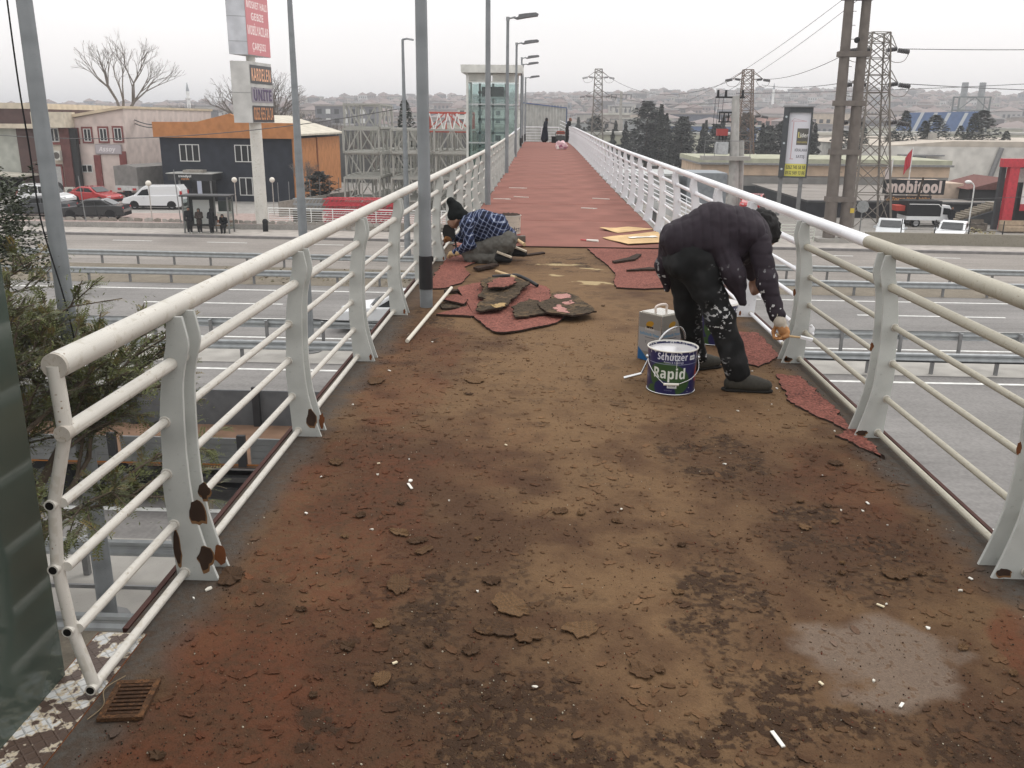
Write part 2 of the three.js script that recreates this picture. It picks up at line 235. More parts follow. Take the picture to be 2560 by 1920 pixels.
// dense outline: subdivide and roughen edges
function rough(pts, amp = 0.012, step = 0.05, closed = true) {
  const o = []; const n = pts.length;
  for (let i = 0; i < n; i++) { const A = pts[i], B = pts[(i + 1) % n], L = Math.hypot(B[0] - A[0], B[1] - A[1]), k = Math.max(1, Math.round(L / step)); for (let j = 0; j < k; j++) { const t = j / k, x = lerp(A[0], B[0], t), z = lerp(A[1], B[1], t), nx = -(B[1] - A[1]) / L, nz = (B[0] - A[0]) / L, d = j ? amp * ((fbm(x * 14 + 3, z * 14, 2) - 0.5) * 2.4 + (vn(x * 70, z * 70) - 0.5) * 0.8) : 0; o.push([x + nx * d, z + nz * d]); } }
  return o;
}
function smoothPts(pts, k = 6) { const c = new THREE.CatmullRomCurve3(pts.map(p => V(p[0], 0, p[1])), true, 'catmullrom', 0.5); return c.getPoints(pts.length * k).slice(0, -1).map(p => [p.x, p.z]); }
{
  const g = mb(), far = thing('rubber_surfacing', 'long sheet of red rubber surfacing covering the far bridge deck', 'surfacing');
  const P = (x, zz) => [x + dkX(zz), 0.02 + dkY(zz), zz], XL = -1.3, XR = 1.86;
  for (let z = -12.75; z > -66; z -= 1.5) { const b = Math.max(z - 1.5, -65.9); g.quad(P(XL, z), P(XR, z), P(XR, b), P(XL, b)); } g.build('surface', M.rubberFar, far);
  const e = mb(); e.quad([XL, 0, -12.75], [XR, 0, -12.75], [XR, 0.02, -12.75], [XL, 0.02, -12.75]); for (let z = -12.75; z > -60; z -= 6) for (const x of [XL, XR]) e.sq([x + dkX(z), .008 + dkY(z), z], [x + dkX(z - 6), .008 + dkY(z - 6), z - 6], .02, .02); e.build('torn_edge', M.rubberEdge, far);
  for (const z of [-16.2, -19.5, -24, -30, -38]) { const s = mb(); s.b2(XL, 0.0205 + dkY(z), z, XR, 0.0225 + dkY(z), z - 0.025); s.build('seam', mat([0.23, 0.075, 0.058], 0.9, 'rubber', 1), far); }
}
const matL = thing('rubber_mat', 'intact red rubber strip beside the taped lamp post at the left rail', 'rubber mat');
sheet(rough([[-1.27, -9.3], [-1.06, -9.36], [-0.9, -9.72], [-0.86, -10.3], [-0.98, -10.8], [-0.86, -11.2], [-0.55, -11.7], [-0.45, -12.2], [-0.4, -12.72], [-1.27, -12.72]], 0.02), 0.018, M.rubber, M.rubberEdge, 'surface', matL);
const matR = thing('rubber_mat', 'red rubber flap with a curved torn edge right of the stripped patch', 'rubber mat');
sheet(rough([[0.62, -12.62], [0.7, -11.9], [0.8, -11.2], [0.86, -10.5], [0.8, -9.9], [0.8, -9.56], [1.1, -9.5], [1.45, -9.62], [1.86, -9.5], [1.86, -12.62]], 0.012), 0.02, M.rubber, M.rubberEdge, 'surface', matR);
// remnants by the right rail
for (const [pts, l] of [[[[1.62, -5.6], [1.7, -5.3], [1.86, -4.95], [1.88, -5.5], [1.86, -6.15], [1.7, -6.2]], 'small red rubber remnant at the foot of the right railing, nearest one'], [[[1.5, -6.6], [1.62, -6.4], [1.86, -6.75], [1.87, -7.5], [1.6, -7.6], [1.45, -7.1]], 'torn red rubber remnant behind the boot by the right railing'], [[[1.72, -4.9], [1.88, -4.55], [1.89, -4.85], [1.84, -5.0]], 'tiny red rubber scrap under a bottom rail on the right']]) { const t = thing('rubber_remnant', l, 'rubber mat'); sheet(rough(pts, 0.024, 0.025), 0.013, M.rubber, M.rubberEdge, 'surface', t); }

// ---------- railings ----------
const ROUT = [[0, 0.03], [0.19, 0.04], [0.39, 0.05], [0.51, 0.04], [0.7, 0.03], [0.88, 0.0], [0.96, -0.02], [1.06, -0.03]], RIN = [[1.06, -0.085], [0.97, -0.1], [0.92, -0.092], [0.86, -0.075], [0.76, -0.06], [0.51, -0.05], [0.29, -0.06], [0.12, -0.095], [0, -0.13]];
const RAILS = [[0.66, 0.015], [0.45, 0.03], [0.24, 0.022], [0.035, 0]];
function plateGeo(side) { const c1 = new THREE.SplineCurve(ROUT.map(p => new THREE.Vector2(p[1] * side, p[0]))).getPoints(16), c2 = new THREE.SplineCurve(RIN.map(p => new THREE.Vector2(p[1] * side, p[0]))).getPoints(18); const s = new THREE.Shape([...c1, ...c2]); const g = new THREE.ExtrudeGeometry(s, { depth: 0.012, bevelEnabled: true, bevelSize: 0.0015, bevelThickness: 0.0015, bevelSegments: 1 }); g.computeVertexNormals(); return boxUV(clean(g)); }
function blob(r, n = 14, ax = 1, ay = 1, sd = 1) { const p = []; for (let i = 0; i < n; i++) { const a = i / n * 6.283, q = r * (0.55 + 0.45 * vn(Math.cos(a) * 1.6 + sd * 3.7, Math.sin(a) * 1.6 + 5) + 0.3 * PT[(sd * 97 + i * 13) & 65535]); p.push([Math.cos(a) * q * ax, Math.sin(a) * q * ay]); } return p; }
function rustPatch(parent, x, y, z, r, ax, ay, sd, m = M.darkRust) { const b = mb(); b.poly(blob(r, 16, ax, ay, sd), 0.001, new THREE.Matrix4().makeTranslation(x, y, z)); const q = b.build('rust_patch', m, parent); if (m === M.darkRust) { const h = mb(); h.poly(blob(r * 1.1, 16, ax, ay * 1.06, sd), 0.0006, new THREE.Matrix4().makeTranslation(x + 0.002, y - 0.006, z - 0.0004)); h.build('rust_bleed', mat([0.2, 0.11, 0.055], 0.9, 'speck', 0.08), parent); } return q; }
function railing(side, x0, z0, n, label) {
  const R = thing('bridge_railing', label, 'railing'); const pg = plateGeo(side);
  const zs = []; for (let i = 0; i < n; i++) zs.push(z0 - i * 1.655);
  zs.forEach((z, i) => {
    const p = new THREE.Group(); p.name = 'post'; p.position.set(x0 + dkX(z), dkY(z), z); R.add(p);
    for (const dz of [-0.012, -0.125]) { const m = mesh('plate', pg, side > 0 && i > 2 ? M.newWhite : M.plateWhite, p, [0, 0, dz]); }
    if (i < 6) { const w = mb(); for (const [h, o] of RAILS) for (const dz of [0.004, -0.128]) w.add(new THREE.TorusGeometry(0.0185, 0.0045, 6, 14), new THREE.Matrix4().makeTranslation(o * side, h, dz)); w.build('weld', M.oldWhite, p); }
    if (side < 0 && i === 0) { rustPatch(p, 0.075, 0.3, 0.0022, 0.045, 0.75, 1.15, 3); rustPatch(p, 0.085, 0.1, 0.0022, 0.04, 0.7, 1.3, 5); rustPatch(p, -0.02, 0.14, 0.0022, 0.035, 0.45, 2.0, 9); rustPatch(p, 0.06, 0.33, -0.111, 0.032, 0.7, 1.1, 13); rustPatch(p, 0.1, 0.06, -0.111, 0.03, 0.8, 1.8, 21, M.rust);  }
    if (side < 0 && i === 1) { rustPatch(p, 0.08, 0.11, 0.0022, 0.04, 0.8, 1.2, 31); rustPatch(p, 0.11, 0.06, -0.111, 0.022, 0.8, 2.2, 33, M.rust); }
    if (i > 1 && i < 6) { rustPatch(p, -side * 0.1, 0.035, 0.0022, 0.014, 0.9, 1.8, 40 + i, M.rust); }
    if (side > 0 && i < 3) { rustPatch(p, -side * 0.09, 0.03, 0.0022, 0.02, 1.6, 0.9, 50 + i, M.darkRust); rustPatch(p, -side * 0.055, 0.52, -0.111, 0.014, 0.8, 2.0, 60 + i, M.rust); rustPatch(p, side * 0.01, 0.02, 0.0022, 0.018, 1.6, 0.8, 70 + i, M.rust); }
  });
  const zn = side < 0 ? -2.33 : -0.4, zf = -65.6, st = []; for (let z = zn; z > zf; z -= 3.31) st.push(z); st.push(zf);
  const run = (h, o, r, name, ms) => { // ms: list of [zStart, zEnd, material]
    for (const [a, b, m] of ms) { const g = mb(); const pts = [a, ...st.filter(z => z < a - 0.05 && z > b + 0.05), b]; for (let i = 0; i + 1 < pts.length; i++) g.bar([x0 + o * side + dkX(pts[i]), h + dkY(pts[i]), pts[i]], [x0 + o * side + dkX(pts[i + 1]), h + dkY(pts[i + 1]), pts[i + 1]], r, r, 18, i === 0 || i + 2 === pts.length); const q = g.build(name, m, R); const gg = toCreasedNormals(q.geometry, 0.6); q.geometry = boxUV(gg); }
  };
  const split = (a) => side < 0 ? [[zn, -38, M.oldWhite], [-38, zf, M.newWhite]] : [[zn, a, M.greyCream], [a, zf, M.newWhite]];
  run(1.08, -0.025, 0.038, 'top_rail', split(-5.35)); run(0.885, -0.03, 0.024, 'middle_rail', split(-6.7)); RAILS.forEach(([h, o], i) => run(h, o, 0.0158, 'lower_rail', split(-6.75 - 0.1 * i)));
  return R;
}
const railL = railing(-1, -1.385, -3.06, 38, 'old white pipe railing along the left side of the bridge with chipped posts');
const railR = railing(1, 1.965, -3.25, 38, 'freshly painted white pipe railing along the right side of the bridge');
{ // tube frame closing the near end of the left railing
  const z = -2.33, x = h => -1.385 - h; const pts = [[1.08, -0.02], [0.885, -0.025], [0.66, 0.04], [0.45, 0.06], [0.24, 0.045], [0.035, 0]];
  const e = mb(); for (let i = 0; i + 1 < pts.length; i++) e.bar([-1.385 - pts[i][1], pts[i][0], z], [-1.385 - pts[i + 1][1], pts[i + 1][0], z], i ? 0.0185 : 0.022, i ? 0.0185 : 0.022, 16); e.build('end_frame', M.oldWhite, railL);
  for (let i = 2; i < 6; i++) { const c = mb(); c.bar([-1.385 - pts[i][1], pts[i][0], z + 0.026], [-1.385 - pts[i][1], pts[i][0], z - 0.02], 0.0175, 0.0175, 16); c.build('pipe_end', M.oldWhite, railL); const hgl = mb(); hgl.bar([-1.385 - pts[i][1], pts[i][0], z + 0.0275], [-1.385 - pts[i][1], pts[i][0], z + 0.02], 0.0125, 0.0125, 14); hgl.build('pipe_mouth', M.holeBlack, railL); }
  for (const [cx, cy, cr, cz] of [[-1.36, 1.08, 0.0372, 0.012], [-1.355, 0.885, 0.0245, 0.03]]) { const c = mb(); c.bar([cx, cy, z + cz], [cx, cy, z], cr, cr, 24); c.build('end_cap', mat([0.42, 0.39, 0.35], 0.7, 'speck', 0.2), railL); }
  // torn paint on the left top rail
}
{ const b = mb(); b.add(new THREE.SphereGeometry(0.02, 8, 6), new THREE.Matrix4().compose(V(2.02, 0.27, -6.52), new THREE.Quaternion(), V(1.2, 1.6, 0.4))).sph(2.03, 0.24, -6.52, 0.014).sph(2.015, 0.3, -6.52, 0.012); tag(b.build('paint_drip', M.newWhite), 'thick white paint drip behind a right railing post', 'paint'); }

// ---------- near lift shaft at the left edge: glass, frame, landing plate ----------
{
  const t = thing('lift_shaft', 'dark green glass lift enclosure at the left edge of the picture', 'lift', [-1.53, 0, -2.42]);
  const g = mb(); g.b2(-0.012, -0.02, 0, 0, 3.2, 2.4); g.build('glass_pane', mat([0.12, 0.155, 0.128], 0.1, null, 1, { transmission: 0.55, thickness: 0 }), t);
  const g2 = mb(); g2.b2(-1.8, -5.78, 0.0, -0.014, 3.2, 0.012); g2.build('glass_pane', mat([0.1, 0.14, 0.12], 0.06, null, 1, { transmission: 0.75, thickness: 0 }), t);
  const f = mb(); f.b2(-0.014, -0.06, -0.004, 0.012, -0.022, 2.4); f.b2(-1.85, -5.8, -0.02, -1.8, 3.25, 0.03); f.b2(-1.85, 3.2, -0.03, 0.02, 3.3, 2.4); f.b2(-0.05, -5.8, -0.005, 0.0, -0.06, 0.045); f.build('frame', mat([0.05, 0.055, 0.055], 0.5, 'grime', 1), t);
  const c = mb(); c.b2(-1.7, -0.1, 0.25, -0.25, 2.3, 2.2); c.build('lift_car', mat([0.1, 0.12, 0.11], 0.4, 'grime', 1, { metalness: 0.3 }), t);
  const pl = thing('landing_plate', 'rusty white chequered steel plate beside the lift glass', 'steel plate', [0, 0, 0]);
  const tex = dtex(512, 1024, (u, v, o) => { const x = u * 0.17, z = v * 0.9, n = fbm(x * 22, z * 22, 4), n2 = fbm(x * 60 + 9, z * 60, 3), e = sstep(0.5, 0.56, n * 0.7 + n2 * 0.3 + 0.05); const a = Math.abs(((x * 22 + z * 22) % 1) - 0.5), b = Math.abs(((x * 22 - z * 22 + 90) % 1) - 0.5); const gl = Math.max(a, b) > 0.44 ? 0.7 : 1; const rustc = [0.07, 0.042, 0.03], wh = [0.5 * gl, 0.5 * gl, 0.49 * gl]; const y = sstep(0.44, 0.5, n * 0.7 + n2 * 0.3 + 0.05) * (1 - e); for (let i = 0; i < 3; i++) o[i] = lerp(lerp(wh[i], rustc[i], e), [0.42, 0.33, 0.2][i], y * 0.8); });
  const btex = dtex(256, 512, (u, v, o) => { const x = u * 0.17, z = v * 0.9; const a = Math.abs(((x * 22 + z * 22) % 1) - 0.5), b = Math.abs(((x * 22 - z * 22 + 90) % 1) - 0.5); g3(o, Math.max(a, b) > 0.43 ? 0.9 : 0.3); }, false);
  const pg = new THREE.PlaneGeometry(0.17, 0.9); pg.rotateX(-Math.PI / 2); mesh('plate', pg, new THREE.MeshPhysicalMaterial({ map: tex, bumpMap: btex, bumpScale: 0.004, roughness: 0.6 }), pl, [-1.456, 0.006, -2.22]);
  const pe = mb(); pe.b2(-1.545, -0.08, -1.77, -1.371, 0.005, -2.67); pe.build('edge', M.rust, pl);
}
{ // drain grate
  const t = thing('drain_grate', 'rusty square drain grate in the deck below the railing end', 'drain', [-1.26, 0.004, -2.3], 0.12); const w = 0.135, l = 0.19;
  const f = mb(); f.b2(-w / 2, 0, -l / 2, w / 2, 0.012, -l / 2 + 0.018).b2(-w / 2, 0, l / 2 - 0.018, w / 2, 0.012, l / 2).b2(-w / 2, 0, -l / 2 + 0.018, -w / 2 + 0.018, 0.012, l / 2 - 0.018).b2(w / 2 - 0.018, 0, -l / 2 + 0.018, w / 2, 0.012, l / 2 - 0.018); f.build('frame', mat([0.075, 0.04, 0.022], 0.95, 'back', 0.15), t);
  for (let i = 0; i < 8; i++) { const b = mb(); b.b2(-w / 2 + 0.018, 0.001, -l / 2 + 0.021 + i * 0.0195, w / 2 - 0.018, 0.011, -l / 2 + 0.032 + i * 0.0195); b.build('bar', mat([0.055, 0.03, 0.018], 0.95, 'back', 0.1), t); }
  const h = mb(); h.b2(-w / 2 + 0.01, -0.003, -l / 2 + 0.01, w / 2 - 0.01, 0.0005, l / 2 - 0.01); h.build('pit', M.holeBlack, t);
  const wr = mb(); wr.tube([[-1.33, 0.01, -2.42], [-1.36, 0.015, -2.34], [-1.33, 0.008, -2.27], [-1.345, 0.01, -2.2]], 0.0018, 5); tag(wr.build('wire', mat([0.2, 0.15, 0.09], 0.8)), 'thin bent wire lying beside the drain grate', 'wire');
}

// ---------- ground, roads ----------
const GY = -5.8;
const hillH = (x, z) => { const d = -z; if (d < 260) return 0; const n = fbm(x * 0.006 + 20, z * 0.006, 4); const ridge = lerp(12, 29, sstep(-500, 250, x)) * (0.8 + 0.5 * fbm(x * 0.004 + 3, 7.7, 3)); return sstep(280, 980, d) * ridge * (0.7 + 0.6 * n) + sstep(900, 1500, d) * 6; };
{
  const nx = 120, nz = 120, pos = [], idx = []; const zz = t => 120 - 3200 * t * t - 120 * t, xx = u => Math.sign(u) * (300 * Math.abs(u) + 2600 * u * u);
  for (let j = 0; j <= nz; j++) for (let i = 0; i <= nx; i++) { const x = xx(i / nx * 2 - 1), z = zz(j / nz); pos.push(x, GY - 0.03 + hillH(x, z), z); }
  for (let j = 0; j < nz; j++) for (let i = 0; i < nx; i++) { const a = j * (nx + 1) + i; idx.push(a, a + 1, a + nx + 2, a, a + nx + 2, a + nx + 1); }
  const g = new THREE.BufferGeometry(); g.setAttribute('position', new THREE.Float32BufferAttribute(pos, 3)); g.setIndex(idx); g.computeVertexNormals(); boxUV(g);
  struct(mesh('terrain', g, mat([0.19, 0.18, 0.172], 0.95, 'asphalt', 60)));
}
// strip between two lines z = za + sa*x and z = zb + sb*x
function strip(name, za, sa, zb, sb, y, m, x0 = -160, x1 = 160, th = 0) { const b = mb(); const A = x => za + sa * x, B = x => zb + sb * x; const N = 8; for (let i = 0; i < N; i++) { const p = lerp(x0, x1, i / N), q = lerp(x0, x1, (i + 1) / N); b.quad([p, y, B(p)], [q, y, B(q)], [q, y, A(q)], [p, y, A(p)]); if (th) b.quad([p, y - th, B(p)], [q, y - th, B(q)], [q, y, B(q)], [p, y, B(p)]); } return struct(b.build(name, m)); }
// z given nearer line first is larger (less negative); A = far line, B = near line
strip('service_road', -56.35, 0.046, -45.2, 0.045, GY + 0.004, M.asphalt2);
strip('pavement', -60.3, 0.046, -56.55, 0.046, GY + 0.15, M.pave);
strip('kerb', -56.55, 0.046, -56.3, 0.046, GY + 0.155, M.kerb, -160, 160, 0.16);
strip('median', -45.2, 0.045, -40.6, 0.012, GY + 0.012, M.dirt);
strip('motorway', -40.6, 0.012, -29.6, 0.004, GY + 0.004, M.asphalt);
strip('median', -29.6, 0.004, -27.0, 0.002, GY + 0.016, M.concrete);
strip('motorway', -27.0, 0.002, -14.6, 0.001, GY + 0.004, M.asphalt);
strip('pavement', -14.6, 0.001, -11.7, 0.001, GY + 0.03, M.concrete);
strip('verge', -11.7, 0.001, 12, 0, GY + 0.008, M.dirt);
strip('yard', -150, 0.03, -60.3, 0.046, GY + 0.02, mat([0.25, 0.235, 0.215], 0.95, 'asphalt', 9), -70, 90);
// painted lines
function lineZ(z, s, w, x0, x1, dash = 0, gap = 0, off = 0) { const b = mb(); const q = (a, c) => b.quad([a, GY + 0.009, z + s * a + w / 2], [c, GY + 0.009, z + s * c + w / 2], [c, GY + 0.009, z + s * c - w / 2], [a, GY + 0.009, z + s * a - w / 2]); if (!dash) for (let x = x0; x < x1; x += 10) q(x, x + 10); else for (let x = x0 + off; x < x1; x += dash + gap) q(x, x + dash); const m = b.build('lane_marking', M.linePaint); struct(m); return m; }
lineZ(-54.2, 0.045, 0.14, -60, 60, 2.6, 3.6, 1.5); lineZ(-39.3, 0.008, 0.16, -100, 100); lineZ(-36.25, 0.006, 0.15, -96, 96, 6, 9, 4.0); lineZ(-33.4, 0.006, 0.15, -96, 96, 6, 9, 6.6); lineZ(-30.4, 0.004, 0.16, -100, 100); lineZ(-26.25, 0.002, 0.17, -100, 100); lineZ(-22.65, 0, 0.15, -90, 90, 5, 7.5, 3.6); lineZ(-19.32, 0, 0.15, -90, 90, 5, 7.5, 3.8); lineZ(-15.92, 0, 0.16, -100, 100); lineZ(-48.5, 0.045, 0.12, -80, 80);
// guardrails
function guardrail(z, s, x0, x1, label, h = 0.74, face = 1) {
  const t = thing('guardrail', label, 'guardrail', [0, GY, 0], 0, 'steel guardrails along the carriageways'); const sh = [[0, -.155], [.05, -.12], [.05, -.07], [0.005, -.02], [0.005, .02], [.05, .07], [.05, .12], [0, .155]];
  const b = mb(), P = (x, i) => [x, h - 0.155 + sh[i][1], z + s * x + face * (0.09 + sh[i][0])]; for (let x = x0; x < x1; x += 8) for (let i = 0; i < 7; i++) { const q = Math.min(x + 8, x1); b.quad(P(x, i), P(q, i), P(q, i + 1), P(x, i + 1)); } b.build('beam', M.galv, t);
  const pg = mb(); pg.b2(-0.05, 0, -0.04, 0.05, h - 0.02, 0.05); const pgeo = pg.geo(); const cg = mb(); cg.box(0, h - 0.03, 0.03, 0.09, 0.02, 0.2); const cgeo = cg.geo();
  for (let x = Math.ceil(x0 / 2) * 2; x < x1; x += 2) { mesh('post', pgeo, M.dkGalv, t, [x + 0.3, 0, z + s * x]); if (z > -32) mesh('spacer', cgeo, M.galv, t, [x + 0.3, 0, z + s * x]); }
}
guardrail(-45.3, 0.045, -42, 42, 'galvanised guardrail bordering the far service road'); guardrail(-40.75, 0.012, -38, 40, 'galvanised guardrail at the far edge of the motorway, below the service road', 0.7, 1); guardrail(-29.9, 0.004, -28, 32, 'galvanised guardrail on the far side of the central strip', 0.78, -1); guardrail(-27.25, 0.002, -27, 30, 'galvanised guardrail on the near side of the central strip', 0.72, 1); guardrail(-13.25, 0, -16, -1, 'galvanised guardrail by the near pavement below the bridge', 0.75, 1); guardrail(-11.2, 0, -14, -1, 'low galvanised guardrail nearest to the bridge foot', 0.62, 1);
{ const b = mb(); b.tube([[-8.5, -4.9, -29.6], [-4, -5.05, -29.5], [0, -5.02, -29.4], [6, -5.2, -27], [12, -5.3, -26.9], [20, -5.25, -26.8]], 0.025, 6); tag(b.build('cable', M.blackRough), 'black cable sagging along the central guardrails', 'cable'); }
{ const b = mb(); b.b2(-16, GY + 0.5, -12.02, -1, GY + 0.56, -11.98); for (let x = -15; x < -1; x += 3) b.b2(x, GY, -12.03, x + 0.05, GY + 0.5, -11.97); tag(b.build('low_fence', M.dkGalv), 'thin dark pipe fence behind the nearest guardrail', 'fence'); }
// street lamps on the ground
function streetLamp(name, label, x, z, top, r0, r1, arm, m) { const t = thing(name, label, 'lamp post', [x, GY, z]); const H = top - GY; const b = mb(); b.bar([0, 0, 0], [0, H, 0], r0, r1, 8); b.build('pole', m, t); const bs = mb(); bs.bar([0, 0.012, 0], [0, 0.05, 0], r0 * 2.2, r0 * 2.2, 12); bs.build('base_plate', M.dkGalv, t); if (arm) { const a = mb(); a.bar([0, H, 0], [arm * 0.45, H + 0.03, 0.1], r1 * 0.8, r1 * 0.7, 8); a.build('arm', m, t); const h = mb(); h.box(arm * 0.75, H, 0.15, Math.abs(arm) * 0.75, 0.09, 0.22, 0, -0.15 * Math.sign(arm)); h.build('lamp_head', M.galv, t); } return t; }
streetLamp('street_lamp', 'tall grey tapered lamp post on the central strip, left of the bridge', -7.85, -28.6, 5.6, 0.19, 0.075, -0.25, M.poleGrey); streetLamp('street_lamp', 'grey lamp post with a short arm beside the far service road', -7.85, -50.6, 5.9, 0.19, 0.07, 0.55, M.poleGrey); const np = streetLamp('street_lamp', 'thick grey lamp post in front of the tree at the left edge', -6.68, -11.9, 4.4, 0.145, 0.095, 0, M.poleGrey);
{ const b = mb(); b.tube([[-6.86, 4, -11.85], [-6.85, 2.2, -11.8], [-6.83, 1.4, -11.8], [-6.78, 0.4, -11.75], [-6.6, -0.6, -11.72], [-6.53, -1.2, -11.72], [-6.5, -2.2, -11.7]], 0.012, 6, 40); tag(b.build('hanging_cable', M.blackRough), 'black cable hanging loosely down the thick left lamp post', 'cable'); }
// ---------- truck passing below ----------
{
  const t = thing('flatbed_truck', 'grey flatbed truck with a rusty empty bed passing under the bridge', 'truck', [0, GY, -17.3]);
  const side = mat([0.16, 0.165, 0.165], 0.5, 'grime', 1.5, { metalness: 0.3 }), dark = mat([0.03, 0.03, 0.032], 0.7, 'grime', 1);
  for (let k = 0; k < 4; k++) { const x0 = -13.6 + k * 2.6, s = mb(); for (let i = 0; i < 4; i++) { s.b2(x0 + 0.08, 0.96 + i * 0.135, 1.17 - (i % 2) * 0.006, x0 + 2.42, 0.96 + i * 0.135 + 0.128, 1.2 + (i % 2) * 0.006); } s.build('side_panel', side, t); const p = mb(); p.b2(x0 + 2.43, 0.9, 1.15, x0 + 2.59, 1.56, 1.24); p.build('stake', dark, t); }
  const st = mb(); st.b2(-13.6, 0.93, 1.212, -3.2, 0.955, 1.216); st.build('orange_stripe', mat([0.3, 0.11, 0.02], 0.7), t);
  const fl = mb(); fl.b2(-13.6, 0.86, -1.2, -3.2, 0.94, 1.165); fl.build('bed_floor', mat([0.17, 0.105, 0.07], 0.9, 'grime', 1.6), t);
  const fs = mb(); fs.b2(-13.6, 0.94, -1.2, -3.2, 1.75, -1.15); fs.build('far_side', mat([0.11, 0.115, 0.12], 0.7, 'grime', 1), t); for (const x of [-12, -9.2, -6.4, -3.9]) { const p = mb(); p.b2(x, 0.94, -1.145, x + 0.16, 1.85, -1.06); p.build('stake', dark, t); }
  const ch = mb(); ch.b2(-15.5, 0.55, 0.3, -3.2, 0.84, 0.45).b2(-15.5, 0.55, -0.45, -3.2, 0.84, -0.3).b2(-7.2, 0.35, 0.85, -5.0, 0.4, 1.1).b2(-7.2, 0.62, 0.85, -5.0, 0.67, 1.1); ch.build('chassis', M.black, t);
  const wg = mb(); wg.lathe([[0.28, -0.14], [0.44, -0.14], [0.5, -0.1], [0.51, 0], [0.5, 0.1], [0.44, 0.14], [0.28, 0.14]], 0, 0, 0, 28); const tg = wg.geo(); tg.rotateX(Math.PI / 2); const rg = mb(); rg.lathe([[0, 0.02], [0.1, 0.06], [0.13, 0.02], [0.22, 0.03], [0.27, 0.12], [0.29, 0.12]], 0, 0, 0, 24); const rgo = rg.geo(); rgo.rotateX(Math.PI / 2);
  for (const x of [-8.49, -9.9, -14.6]) for (const z of [1.03, -1.03]) { const w = new THREE.Group(); w.name = 'wheel'; w.position.set(x, 0.515, z); t.add(w); mesh('tyre', tg, M.tyre, w); const r = mesh('rim', rgo, mat([0.12, 0.12, 0.12], 0.6), w); if (z < 0) r.rotation.y = Math.PI; }
  const ca = mb(); ca.poly([[-16.6, 0.5], [-14, 0.5], [-14, 2.7], [-15.9, 2.7], [-16.5, 1.7]], 2.3, new THREE.Matrix4().makeTranslation(0, 0, -1.15), 0.04); ca.build('cab', M.carWhite, t); const cw = mb(); cw.b2(-15.9, 1.75, 1.195, -14.6, 2.4, 1.21); cw.build('window', M.glassD, t);
}

// ---------- vehicles ----------
const tyreG = (() => { const w = mb(); w.lathe([[0.2, -0.09], [0.29, -0.1], [0.32, -0.06], [0.325, 0], [0.32, 0.06], [0.29, 0.1], [0.2, 0.09]], 0, 0, 0, 22); const g = w.geo(); g.rotateX(Math.PI / 2); return g; })();
const rimG = (() => { const w = mb(); w.lathe([[0, 0.05], [0.06, 0.07], [0.17, 0.05], [0.21, 0.085]], 0, 0, 0, 18); const g = w.geo(); g.rotateX(Math.PI / 2); return g; })();
const rimM = mat([0.32, 0.32, 0.33], 0.4, null, 1, { metalness: 0.6 });
